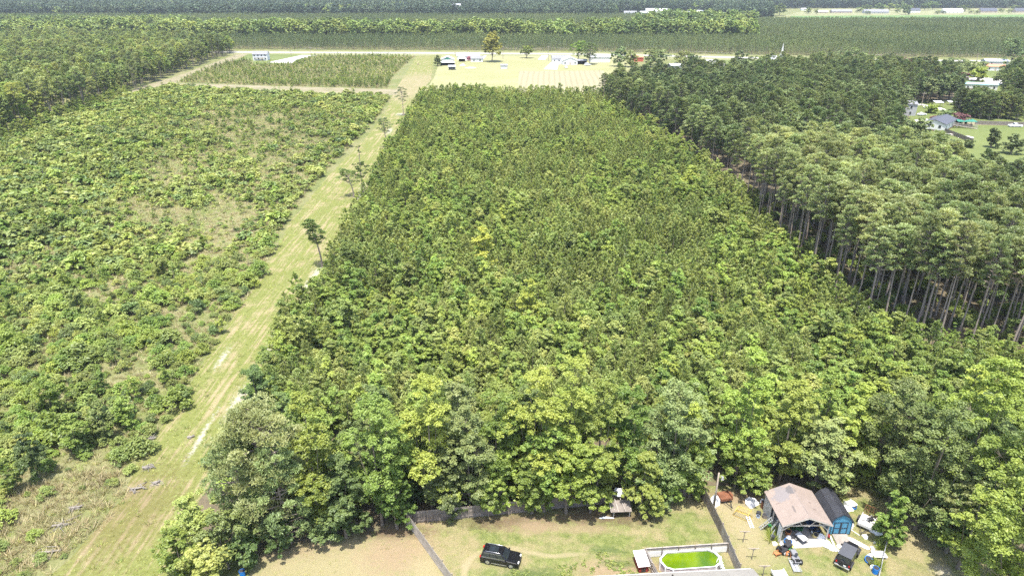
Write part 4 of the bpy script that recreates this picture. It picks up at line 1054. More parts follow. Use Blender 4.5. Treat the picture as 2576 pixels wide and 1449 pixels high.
# the big pale pine and its neighbours by the track
x, y, H = stand_at(622, 1032, 1345)
a_, b_ = tall_pine(500, H, 4.9, M_oldpine, crown=0.9, ncl=120, nt=60, k=5, tl=0.36, tw=0.05, trunk_r=0.26, flat=0.42)
o = empty("broad_pine", (x, y, 0), 0, "big pale-green spreading pine between the mown track and the dry yard", "pine tree"); put("trunk", a_, o); put("crown", b_, o)
x, y, H = stand_at(568, 1110, 1360)
a_, b_ = tall_pine(501, H, 3.4, M_oldpine, crown=0.93, ncl=70, nt=50, k=5, tl=0.36, tw=0.05, flat=0.42)
o = empty("broad_pine", (x, y, 0), 0, "smaller pale pine leaning over the track, left of the big one", "pine tree"); put("trunk", a_, o); put("crown", b_, o)
x, y, H = stand_at(690, 1130, 1365)
a_, b_ = tall_pine(502, H, 3.2, M_oldpine, crown=0.93, ncl=70, nt=50, k=5, tl=0.36, tw=0.05, flat=0.42)
o = empty("broad_pine", (x, y, 0), 0, "smaller pale pine at the corner of the dry yard, right of the big one", "pine tree"); put("trunk", a_, o); put("crown", b_, o)
x, y, H = stand_at(633, 922, 1062)
a_, b_ = broad_tree(503, H, 3.0, M_broadD, base=0.02, lobes=7, ncl=110, nleaf=90, ls=0.13)
o = empty("cedar_tree", (x, y, 0), 0, "dark cedar at the right edge of the mown track", "tree"); put("trunk", a_, o); put("crown", b_, o)
x, y, H = stand_at(700, 985, 1095)
a_, b_ = broad_tree(504, H, 2.3, M_broadD, base=0.02, lobes=6, ncl=80, nleaf=80, ls=0.13)
o = empty("cedar_tree", (x, y, 0), 0, "lower dark cedar beside the taller one at the track edge", "tree"); put("trunk", a_, o); put("crown", b_, o)
for i, (ut, vt, vb, R, mat, lab) in enumerate(((470, 1262, 1395, 3.3, M_scrub, "rounded dark bush at the near end of the track"), (545, 1290, 1430, 3.0, M_broadD, "dark bush between the track and the blue barrel"),
        (430, 1345, 1460, 2.4, M_broad, "low bush at the bottom edge of the picture beside the track"), (505, 1370, 1480, 2.8, M_scrub, "yellowish bush at the bottom edge below the dark bushes"), (600, 1330, 1425, 2.0, M_broadD, "small dark bush at the corner of the dry yard"),
        (690, 1310, 1385, 1.9, M_broadD, "small dark bush under the big pale pine"), (820, 1290, 1362, 2.2, M_oak, "greyish bush on the edge of the dry yard"))):
    x, y, H = stand_at(ut, vt, vb)
    a_, b_ = broad_tree(520 + i, H, R, mat, base=0.0, lobes=7, ncl=90, nleaf=70, ls=0.15, trunk_r=0.1)
    o = empty("bushy_tree", (x, y, 0), 0, lab, "bush"); put("trunk", a_, o); put("crown", b_, o)
x, y, H = stand_at(2268, 1237, 1372)
a_, b_ = broad_tree(530, H, 1.95, M_broad, base=0.03, lobes=9, ncl=150, nleaf=110, ls=0.12, trunk_r=0.11, spire=0.45)
o = empty("yard_tree", (x, y, 0), 0, "small bright green tree standing in the right yard beside the trailer", "tree"); put("trunk", a_, o); put("crown", b_, o)
# left clearing: a few bigger dark bushes
for i, (ut, vt, vb, R, mat, lab) in enumerate(((58, 1090, 1205, 2.2, M_broadD, "dark rounded conifer at the left edge near the straw grass"), (180, 725, 800, 2.6, M_broadD, "large dark round bush on the left of the clearing"), (95, 570, 612, 3.0, M_broadD, "dark round bush near the left picture edge"),
        (400, 650, 700, 2.4, M_scrub, "dark bush in the middle of the clearing"), (105, 950, 1045, 3.0, M_broadY, "bright yellow-green tree at the left of the clearing"), (235, 1010, 1110, 2.0, M_broadD, "small dark conifer above the straw grass"), (462, 985, 1018, 1.0, M_broadD, "small dark bush beside the track"),
        (30, 535, 560, 2.0, M_broadD, "dark bush against the left picture edge"), (470, 470, 500, 2.4, M_broadD, "dark bush by the grassy opening"), (170, 1040, 1140, 2.2, M_broad, "green bush beside the bright yellow-green one"), (300, 1000, 1075, 2.0, M_broad, "green bush at the right of the bright yellow-green one"))):
    x, y, H = stand_at(ut, vt, vb)
    a_, b_ = broad_tree(540 + i, H, R, mat, base=0.0, lobes=6, ncl=80, nleaf=70, ls=0.15, trunk_r=0.08, spire=.3)
    o = empty("clearing_tree", (x, y, 0), 0, lab, "tree"); put("trunk", a_, o); put("crown", b_, o)
# lone pines along the track
for i, (ut, vt, ub, vb, R, ncl, lean, lab) in enumerate(((772, 556, 812, 673, 2.3, 26, -1.9, "lone leaning pine with a dark one-sided crown over the mown track"),
        (864, 430, 890, 497, 3.4, 15, -2.6, "thin lone pine with sparse drooping crown beside the sandy patch"), (907, 410, 912, 488, 2.7, 14, 0.0, "slim lone pine with a small crown just right of the sparse one"),
        (962, 300, 973, 373, 3.6, 14, -.6, "slender lone pine with an open crown halfway up the track"), (1009, 222, 1015, 292, 3.4, 14, -.5, "tall slender lone pine near the far end of the track"), (898, 366, 906, 415, 1.1, 4, 0, "nearly bare thin sapling beside the track"))):
    x, y, H = stand_at(ut, vt, vb)
    b0 = P(ub, vb)
    a_, b_ = tall_pine(560 + i, H, R, M_broadD if i < 3 else M_darkwood, crown=0.5 if i else 0.48, ncl=int(ncl * 1.6), nt=26, k=5, tl=0.36, tw=0.07, trunk_r=0.22 if i else 0.24, lean=lean)
    o = empty("lone_pine", (b0.x, b0.y, 0), 0, lab, "pine tree"); put("trunk", a_, o); put("crown", b_, o)

# bleached stumps, logs and brush by the near end of the track
def log_pile(u, v, n, L_, lab, seed, heap=True):
    r = np.random.default_rng(seed); p = P(u, v)
    mb = MB()
    for k in range(n):
        a = r.uniform(0, 6.28); c = np.array([r.normal(0, L_ * .25), r.normal(0, L_ * .18), r.uniform(0.08, 0.35)])
        l = L_ * r.uniform(0.3, 0.9); d = np.array([math.cos(a), math.sin(a), r.uniform(-.05, .6)]) * l / 2
        rd = r.uniform(0.02, 0.07)
        mid = c + np.array([r.normal(0, .1), r.normal(0, .1), r.uniform(0, .12)])
        q0 = c - d; q0[2] = max(q0[2], 0.03)
        mb.tube([q0, mid, c + d], [rd, rd * .8, rd * .3], 5)
    mb.tube([(-L_ * .4, 0, .15), (0, .1, .2), (L_ * .4, .3, .25)], [.17, .14, .09], 7)
    o = mb.build("dead_brush_pile", M_dead, smooth=True, loc=(p.x, p.y, 0)); tag(o, lab, "brush pile", "bleached brush piles by the track")
for k, (u, v, n, L_, lab) in enumerate(((378, 1107, 14, 1.9, "bleached stump with an upright split branch beside the track"), (372, 1178, 16, 1.7, "grey brush pile at the scrub edge above the straw grass"), (345, 1232, 16, 2.0, "grey twig pile with one branch reaching the track"),
        (395, 1216, 8, 1.0, "small heap of bleached wood lying on the track"), (190, 1280, 14, 1.8, "bleached root tangle in the straw grass"), (150, 1325, 12, 2.2, "weathered stump with thick roots in the straw grass"), (125, 1392, 8, 2.6, "long weathered log near the bottom left corner"), (480, 1102, 7, 1.2, "pale sticks lying across the track"))):
    log_pile(u, v, n, L_, lab, 600 + k)

# ================================================================== FENCES
M_fence = plain("weathered_board", (0.36, 0.32, 0.28), 0.9, var=0.30, scale=1.2)
M_fenceD = plain("dark_weathered_board", (0.20, 0.17, 0.145), 0.9, var=0.35, scale=1.5)
M_post = plain("weathered_post", (0.30, 0.25, 0.20), 0.9, var=0.2)
def board_panel(length, h, seed, w=0.14, tilt=0.0):
    r = random.Random(seed); mb = MB(); x = 0.0
    while x < length - 0.02:
        hh = h + r.uniform(-.04, .04); o_ = r.uniform(0, .008); t = r.uniform(-tilt, tilt)
        mb.hexa([(x + .004, o_, .05), (x + w - .004, o_, .05), (x + w - .004, o_ + .02, .05), (x + .004, o_ + .02, .05),
                 (x + .004 + t, o_, hh), (x + w - .004 + t, o_, hh), (x + w - .004 + t, o_ + .02, hh), (x + .004 + t, o_ + .02, hh)])
        x += w
    mb.box(0, length, 0.024, 0.064, 0.30, 0.39); mb.box(0, length, 0.024, 0.064, h * .55, h * .55 + .09); mb.box(0, length, 0.024, 0.064, h - .32, h - .23)
    return mb
def fence(name, a, c, h, mat, lab, seg=2.44, back=False, tilt=0.0):
    """runs from ground point a to c; rails on the left-hand side unless back"""
    a, c = Vector(a), Vector(c); d = c - a; L_ = d.length; n = max(1, round(L_ / seg)); sl = L_ / n
    root = empty(name, (a.x, a.y, 0), math.atan2(d.y, d.x), lab, "fence")
    kinds = []
    for k in range(min(3, n)):
        o = board_panel(sl, h, k + int(L_), tilt=tilt).build("fence_panel", mat, root, loc=(k * sl, 0, 0)); kinds.append(o)
    if back:
        for o in kinds: o.rotation_euler[2] = math.pi; o.location.x += sl
    for k in range(3, n):
        o = kinds[k % 3].copy(); col.objects.link(o); o.parent = root; o.location.x = k * sl + (sl if back else 0); o.location.z = 0.012 * (k % 3)
    pm = MB(); pm.box(-.05, .05, (-.17 if back else .066), (-.07 if back else .166), 0, h + .08); p0 = pm.build("fence_post", M_post, root)
    for k in range(1, n + 1):
        o = p0.copy(); col.objects.link(o); o.parent = root; o.location.x = k * sl
    return root
G = lambda u, v: P(u, v)
fence("board_fence", G(1762, 1243), G(1024, 1318), 1.85, M_fenceD, "dark weathered board fence along the back of the yard under the trees")
fence("board_fence", G(1024, 1318), G(1136, 1475), 1.85, M_fence, "grey board fence running down from the left corner, smooth side to the dry yard", back=False)
fence("board_fence", G(1762, 1243), G(1812, 1345), 1.85, M_fenceD, "board fence section from the back corner down past the utility pole")
fence("board_fence", G(1813, 1346), G(1856, 1449), 1.85, M_fence, "board fence section between the pool and the bird tables", tilt=0.02)
pf0, pf1 = P(1622, 1402), P(1828, 1388)
d = (pf1 - pf0); L_ = d.length; root = empty("pool_fence", (pf0.x, pf0.y, 0), math.atan2(d.y, d.x), "low fence with a board top and white lattice sheets behind the pool", "fence")
M_white = plain("white_paint", (0.78, 0.78, 0.77), 0.6, var=0.05)
M_lattice = plain("white_sheeting", (0.70, 0.71, 0.71), 0.8, var=0.12, scale=4)
n = 5; sl = L_ / n
for k in range(n):
    mb = MB(); mb.box(0.06, sl - .06, 0, .03, .95, 1.35); mb.box(0.04, sl - 0.04, -.06, .09, 1.352, 1.39)
    mb.build("top_board", M_fence, root, loc=(k * sl, 0, 0.01 * (k % 2)))
    mb = MB(); mb.box(0.06, sl - .06, -0.03, -.015, .08, .92); mb.build("white_sheet", M_lattice, root, loc=(k * sl, 0, 0))
for k in range(n + 1):
    mb = MB(); mb.box(-.05, .05, -.08, .02, 0, 1.40); mb.build("fence_post", M_fenceD, root, loc=(k * sl, -.03, 0))
fence("board_fence", G(1622, 1404), G(1660, 1478), 1.5, M_fence, "short grey board fence on the left side of the pool", seg=2.0, back=True)
# wire fence on the right
wf0, wf1 = P(2227, 1373), P(2206, 1470)
d = wf1 - wf0; root = empty("wire_fence", (wf0.x, wf0.y, 0), math.atan2(d.y, d.x), "low wire mesh fence with metal posts at the right of the parked jeep", "fence")
M_galv = plain("galvanised_steel", (0.55, 0.55, 0.56), 0.45, 0.7, var=0.08)
for k in range(4):
    mb = MB(); mb.cyl((0, 0, 0), .035, 1.3, 8); mb.build("fence_post", M_galv, root, loc=(k * d.length / 3, 0, 0), smooth=True)
mb = MB(); mb.tube([(0, 0, 1.22), (d.length, 0, 1.22)], .03, 6); mb.build("top_rail", M_galv, root)
mb = MB(); L_ = d.length; x = 0.0
while x < L_:
    mb.bar((x, 0, .05), (min(x + 1.15, L_), 0, 1.2), .008); mb.bar((x, 0, 1.2), (min(x + 1.15, L_), 0, .05), .008); x += .16
mb.build("wire_mesh", M_galv, root, kind="stuff")

# ================================================================== BUILDINGS IN THE YARD
def shingle_mat(name, a, b2, patches=(), sc=1.0):
    m, N, L, b = new_mat(name)
    tc = N.new("ShaderNodeTexCoord"); pos = tc.outputs["Object"]
    n1 = noise(N, L, 0.8, 5, 0.65, pos); n2 = noise(N, L, 14, 3, 0.7, pos)
    br = N.new("ShaderNodeTexBrick"); br.inputs["Scale"].default_value = 3.2; br.inputs["Color1"].default_value = (0.9, .9, .9, 1); br.inputs["Color2"].default_value = (1.08, 1.08, 1.08, 1)
    br.inputs["Mortar"].default_value = (.8, .8, .8, 1); br.inputs["Mortar Size"].default_value = 0.02; L.new(pos, br.inputs[0])
    r = ramp(N, [(0.3, a), (0.7, b2)]); L.new(math_(N, L, 'ADD', math_(N, L, 'MULTIPLY', n1.outputs[0], .6), math_(N, L, 'MULTIPLY', n2.outputs[0], .4)), r.inputs[0])
    c = mixc(N, L, 1.0, r.outputs[0], br.outputs[0], 'MULTIPLY')
    for (x, y, rx, ry, pc, st) in patches:
        f_ = fmask(N, L, pos, x, y, rx, ry, 0.15, 0.35, n1.outputs[0])
        c = mixc(N, L, math_(N, L, 'MULTIPLY', f_, st), c, pc)
    L.new(c, b.inputs["Base Color"]); b.inputs["Roughness"].default_value = 0.95
    bumpit(N, L, b, n2.outputs[0], 0.4, 0.02)
    return m
M_shing = shingle_mat("worn_tan_shingles", (0.225, 0.178, 0.148), (0.30, 0.240, 0.205), ((-1.35, 4.6, 1.1, 1.05, (0.20, 0.18, 0.18), .9), (-.35, 4.9, .45, .9, (0.12, 0.11, 0.11), .9), (-1.0, 1.9, .12, .55, (0.13, 0.11, 0.10), .8), (0.05, 1.3, .07, .9, (0.14, 0.12, 0.11), .8), (1.4, 3.1, .25, .12, (.16, .12, .1), .9), (1.6, 2.0, .22, .1, (.16, .12, .1), .9), (-2.3, 3.4, .25, .1, (.16, .12, .1), .8), (0, 3, .09, 2.6, (.22, .18, .16), .7)))
M_slab = plain("concrete_slab", (0.36, 0.345, 0.32), 0.9, var=0.12, scale=1.0)
M_lumber = plain("grey_lumber", (0.42, 0.38, 0.34), 0.85, var=0.15)
M_siding = plain("corrugated_siding", (0.42, 0.43, 0.45), 0.55, 0.3, var=0.15)
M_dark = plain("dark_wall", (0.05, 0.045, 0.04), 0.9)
# carport: local x across, y away from the camera
fl = P(1968, 1320.6, 2.9); cx0, cy0 = fl.x + 2.95, fl.y
root = empty("carport", (cx0, cy0, 0), math.radians(1.0), "open carport with a worn tan shingle roof and grey patch, full of tools", "carport")
W2, DP, EH, RH = 2.95, 5.9, 2.72, 3.95
mb = MB()
for s in (-1, 1):
    mb.hexa([(s * W2, 0, EH), (0, -.05, RH), (0, DP + .05, RH), (s * W2, DP, EH), (s * W2, 0, EH + .10), (0, -.05, RH + .10), (0, DP + .05, RH + .10), (s * W2, DP, EH + .10)])
mb.build("roof", M_shing, root)
mb = MB()
for s in (-1, 1): mb.bar((s * W2, -.06, EH + .02), (0, -.11, RH + .02), .03, .16)
mb.build("barge_board", M_lumber, root)
for (x, y) in ((-2.75, .25), (2.65, .25), (-2.75, 2.9), (2.65, 2.9), (-2.75, 5.6), (2.65, 5.6)):
    mb = MB(); mb.box(x - .07, x + .07, y - .07, y + .07, 0, EH + .05); mb.build("post", M_lumber, root)
mb = MB(); mb.bar((-2.7, .2, 2.0), (-1.5, .2, 3.05), .09); mb.build("brace", M_lumber, root)
mb = MB(); mb.bar((2.6, .2, 1.9), (1.4, .2, 3.0), .09); mb.build("brace", M_lumber, root)
mb = MB(); mb.bar((-.6, .18, 2.75), (-1.0, .18, 3.3), .07); mb.build("brace", M_lumber, root)
mb = MB(); mb.bar((.25, .18, 2.5), (.95, .18, 3.3), .07); mb.build("brace", M_lumber, root)
mb = MB(); mb.bar((-2.7, .25, 2.62), (2.65, .25, 2.62), .10, .14); mb.build("tie_beam", M_lumber, root)
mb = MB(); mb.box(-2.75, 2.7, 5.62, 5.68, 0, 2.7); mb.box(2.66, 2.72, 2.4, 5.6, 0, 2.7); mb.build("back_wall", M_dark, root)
mb = MB(); mb.box(-2.86, -2.80, .3, 1.0, 0, 2.4); mb.build("side_plank", M_white, root)
mb = MB()
for k in range(9): mb.box(-2.84 + .012 * (k % 2), -2.80 + .012 * (k % 2), 3.5 + .22 * k, 3.71 + .22 * k, .0, 2.55)
mb.build("corrugated_wall", M_siding, root)
p = P(2040, 1380); sheet("carport_slab", np.array([(cx0 - 2.7, cy0 - .75), (cx0 + 1.9, cy0 - .45), (cx0 + 2.6, cy0 + .1), (cx0 + 2.65, cy0 + 5.6), (cx0 - 2.7, cy0 + 5.6)]), 0.05, M_slab, kind="structure")

# blue barn-style shed
M_blue = plain("blue_siding", (0.065, 0.22, 0.34), 0.6, var=0.06)
M_navy = plain("dark_trim", (0.025, 0.035, 0.05), 0.6)
M_metalroof = plain("charcoal_metal_roof", (0.075, 0.077, 0.088), 0.38, 0.4, var=0.08)
M_ramp = plain("bare_boards", (0.30, 0.265, 0.23), 0.85, var=0.15, scale=2)
bl_, br_ = P(2081.6, 1344.5), P(2137.6, 1345.0)
sw = (br_ - bl_).length / 2; root = empty("blue_shed", ((bl_.x + br_.x) / 2, bl_.y, 0), 0.0, "blue garden shed with a charcoal gambrel metal roof and double doors", "shed")
SD = 4.6; e, k_, pk = 1.98, (sw * .58, 2.72), 3.12
prof = [(-sw, .12), (sw, .12), (sw, e), (k_[0], k_[1] - .02), (0, pk - .03), (-k_[0], k_[1] - .02), (-sw, e)]
mb = MB(); mb.prism(prof, 0, SD); mb.build("wall", M_blue, root)
def slab_roof(mb, a, c, y0, y1, t=.06):
    a, c = Vector((a[0], 0, a[1])), Vector((c[0], 0, c[1])); d = (c - a).normalized(); nn = Vector((-d.z, 0, d.x)); nn = nn if nn.z > 0 else -nn
    q = [a, c, c + nn * t, a + nn * t]
    mb.hexa([(q[0].x, y0, q[0].z), (q[1].x, y0, q[1].z), (q[1].x, y1, q[1].z), (q[0].x, y1, q[0].z), (q[3].x, y0, q[3].z), (q[2].x, y0, q[2].z), (q[2].x, y1, q[2].z), (q[3].x, y1, q[3].z)])
rf = empty  # (kept simple: each roof slope is one part)
for s in (-1, 1):
    for a, c, nm in (((s * (sw + .10), e - .10), (s * k_[0], k_[1]), "lower_roof_slope"), ((s * k_[0], k_[1]), (0, pk), "upper_roof_slope")):
        mb = MB(); slab_roof(mb, a, c, -.12, SD + .12); o = mb.build(nm, M_metalroof, root)
        rb = MB(); y = -.02
        A, C = Vector((a[0], 0, a[1])), Vector((c[0], 0, c[1])); dd = (C - A).normalized(); nn = Vector((-dd.z, 0, dd.x)); nn = nn if nn.z > 0 else -nn
        while y < SD:
            rb.bar((A.x + nn.x * .075, y, A.z + nn.z * .075), (C.x + nn.x * .075, y, C.z + nn.z * .075), .07, .06); y += .28
        rb.build("rib", M_metalroof, o, kind="stuff")
mb = MB()
for s in (-1, 1):
    mb.bar((s * (sw + .1), -.14, e - .10), (s * k_[0], -.14, k_[1] + .03), .03, .13); mb.bar((s * k_[0], -.14, k_[1] + .03), (0, -.14, pk + .03), .03, .13)
mb.build("gable_trim", M_navy, root)
mb = MB(); mb.box(-sw, sw, -.012, 0.0, 1.96, 2.0); mb.build("trim_board", M_blue, root)
for s, x0, x1 in ((-1, -.82, -.02), (1, .02, .82)):
    mb = MB(); mb.box(x0, x1, -.03, -.004, .2, 1.9); dr = mb.build("door", M_blue, root)
    mb = MB(); w = .09
    mb.box(x0 - .02, x0 + w, -.055, -.032, .17, 1.93); mb.box(x1 - w, x1 + .02, -.055, -.032, .17, 1.93)
    for z in (.17, 1.0, 1.84): mb.box(x0 + w + .002, x1 - w - .002, -.055, -.032, z, z + w)
    mb.build("door_trim", M_navy, dr)
mb = MB(); mb.box(-1.15, -1.06, -.05, -.015, .12, 1.95); mb.box(sw - .09, sw - .01, -.05, -.015, .12, 1.95); mb.build("corner_trim", M_navy, root)
for k in range(12):
    y0 = -.08 - k * .15; z = .14 * (1 - k / 12)
    mb = MB(); mb.box(-.86, .92, y0 - .142, y0, z + .015, z + .05); mb.build("ramp_board", M_ramp, root)

# house at the bottom edge (only the far roof slope shows)
M_gshing = shingle_mat("pale_grey_shingles", (0.21, 0.195, 0.17), (0.28, 0.265, 0.235))
r0, r1 = P(1563, 1447.7, 2.9), P(1893.5, 1431.2, 2.9)
hd = r1 - r0; root = empty("house", (r1.x, r1.y, 0), math.atan2(hd.y, hd.x), "house with a pale grey shingle roof at the bottom edge of the picture", "house")
HL = hd.length + 9; HW = 9.0
mb = MB(); mb.hexa([(-HL, 0, 2.9), (0, 0, 2.9), (0, -HW / 2, 4.6), (-HL, -HW / 2, 4.6), (-HL, 0, 3.02), (0, 0, 3.02), (0, -HW / 2, 4.72), (-HL, -HW / 2, 4.72)])
mb.hexa([(-HL, -HW, 2.9), (0, -HW, 2.9), (0, -HW / 2 - .003, 4.6), (-HL, -HW / 2 - .003, 4.6), (-HL, -HW, 3.02), (0, -HW, 3.02), (0, -HW / 2 - .003, 4.72), (-HL, -HW / 2 - .003, 4.72)])
mb.build("roof", M_gshing, root)
mb = MB(); mb.prism([(-.4, 0), (-.4, 2.85), (-HW / 2, 4.5), (-HW + .4, 2.85), (-HW + .4, 0)], -HL + .4, -.4, 'x'); mb.build("wall", M_white, root)
mb = MB(); mb.cyl((-9.0, -.9, 3.2), .10, .45, 10); mb.build("vent_pipe", M_dark, root)
mb = MB(); mb.box(-HL + .2, -.2, .02, .12, 2.82, 2.94); mb.build("gutter", M_white, root)

# ================================================================== POOL
RIM = [(740, 600), (845, 490), (1640, 437), (1760, 480), (1885, 605), (1888, 668), (1795, 760), (985, 820), (838, 775), (742, 665)]
rim = np.array([XY((1820 + a / 6.44) / 1.16460, (1540 + c / 6.44) / 1.16460, 1.30) for a, c in RIM])
cen = rim.mean(0)
M_poolwall = plain("faded_pool_wall", (0.55, 0.48, 0.50), 0.6, var=0.22, scale=3)
m, N, L, b = new_mat("algae_water")
n1 = noise(N, L, 0.55, 3, 0.5, worldpos(N)); r_ = ramp(N, [(0.38, (0.055, 0.115, 0.004)), (0.62, (0.125, 0.19, 0.004))]); L.new(n1.outputs[0], r_.inputs[0]); L.new(r_.outputs[0], b.inputs["Base Color"])
b.inputs["Roughness"].default_value = 0.12; M_algae = m
root = empty("swimming_pool", (cen[0], cen[1], 0), 0, "oval above-ground pool full of bright green algae water", "pool")
R = rim - cen; n = len(R)
def ringwall(pl, t, z0, z1, mb):
    inn = pl * (1 - t / np.linalg.norm(pl, axis=1, keepdims=True))
    for i in range(len(pl)):
        j = (i + 1) % len(pl)
        mb.hexa([(*pl[i], z0), (*pl[j], z0), (*inn[j], z0), (*inn[i], z0), (*pl[i], z1), (*pl[j], z1), (*inn[j], z1), (*inn[i], z1)])
mb = MB(); ringwall(R * .985, .05, 0, 1.25, mb); mb.build("pool_wall", M_poolwall, root)
mb = MB(); ringwall(R * 1.02, .20, 1.252, 1.30, mb); mb.build("rim", M_white, root)
for i in range(n):
    mb = MB(); x, y = R[i] * 1.005; mb.box(x - .06, x + .06, y - .06, y + .06, 0, 1.25); mb.build("upright", M_white, root)
mb = MB(); mb.prism([tuple(q * .972) for q in R], .1, 1.06, 'z'); mb.build("water", M_algae, root)
p = P(1808, 1412, 1.3)
root = empty("pool_ladder", (p.x, p.y, 0), math.radians(-35), "white A-frame ladder over the right end of the pool", "ladder")
for y in (-.28, .28):
    mb = MB(); mb.tube([(.75, y, 0), (.15, y, 1.35), (.1, y, 1.9), (-.1, y, 1.9), (-.15, y, 1.35), (-.25, y, .9)], .035, 6); mb.build("side_rail", M_white, root, smooth=True)
for k in range(4):
    mb = MB(); mb.box(.62 - k * .14, .85 - k * .14, -.26, .26, .25 + k * .32, .29 + k * .32); mb.build("step", M_white, root)
# red kennel with a white roof
p = P(1612, 1424); root = empty("kennel", (p.x, p.y, 0), math.radians(8), "small red wooden kennel with a flat white metal roof", "kennel")
M_red = plain("red_paint", (0.24, 0.035, 0.03), 0.7, var=0.12)
mb = MB(); mb.prism([(-.9, .08), (.9, .08), (.9, 1.27), (-.9, 1.03)], -.55, .55, 'x'); mb.build("wall", M_red, root)
mb = MB(); mb.hexa([(-.68, -1.05, 1.02), (.68, -1.05, 1.02), (.68, 1.1, 1.30), (-.68, 1.1, 1.30), (-.68, -1.05, 1.07), (.68, -1.05, 1.07), (.68, 1.1, 1.35), (-.68, 1.1, 1.35)]); root.children[0].rotation_euler[2] = 0
mb.build("roof", M_white, root)
mb = MB(); mb.box(-.25, .25, -.925, -.905, .12, .7); mb.build("doorway", M_dark, root)

# ================================================================== VEHICLES
M_black = plain("black_paint", (0.008, 0.008, 0.010), 0.22, 0.0, var=0.05, spec=0.6)
M_glass, N, L, b = new_mat("tinted_glass"); b.inputs["Base Color"].default_value = (0.02, 0.025, 0.03, 1); b.inputs["Roughness"].default_value = 0.06; b.inputs["Specular IOR Level"].default_value = 0.8
M_tyre = plain("tyre_rubber", (0.02, 0.02, 0.02), 0.9)
M_alloy = plain("alloy", (0.55, 0.55, 0.57), 0.35, 0.8, var=0.05)
M_chrome = plain("bright_metal", (0.65, 0.65, 0.66), 0.25, 0.9, var=0.03)
M_lamp = plain("lamp_lens", (0.70, 0.70, 0.68), 0.15, var=0.02)
M_redlamp = plain("red_lamp_lens", (0.45, 0.02, 0.02), 0.2, var=0.02)
M_plastic = plain("black_plastic", (0.035, 0.035, 0.038), 0.7)
def wheel(parent, x, y, r, w, rimmat=M_alloy):
    mb = MB(); s = 1 if y > 0 else -1
    mb.cyl((x, y - w / 2, r), r, w, 20, axis='y'); o = mb.build("wheel", M_tyre, parent, bevel=.02)
    mb = MB(); mb.cyl((x, y + s * (w / 2) - (0 if s > 0 else .012), r), r * .62, .012, 16, axis='y'); 
    ro = mb.build("rim", rimmat, o)
    return o
def lerp(a, b, t): return tuple(a[i] * (1 - t) + b[i] * t for i in range(3))
def plate(mb, q, u0, u1, v0, v1, off=.012, t=.012):
    """thin plate on face q = (bl, br, tr, tl), between fractions, standing proud"""
    bl, br, tr, tl = [Vector(x) for x in q]; nn = (br - bl).cross(tl - bl).normalized()
    pt = lambda u, v: (bl.lerp(br, u)).lerp(tl.lerp(tr, u), v)
    c = [pt(u0, v0), pt(u1, v0), pt(u1, v1), pt(u0, v1)]
    mb.hexa([x + nn * (off - t) for x in c] + [x + nn * off for x in c])
def arch_profile(front, rear, L_, zb, pts_top, rw):
    """lower body outline with two round wheel arches"""
    o = [(-L_ / 2, zb)]
    for cxx in (rear, front):
        for k in range(9):
            a = math.pi - k * math.pi / 8
            o.append((cxx + math.cos(a) * rw, zb + max(0, math.sin(a)) * rw * .92))
    o.append((L_ / 2, zb)); o += pts_top
    return o
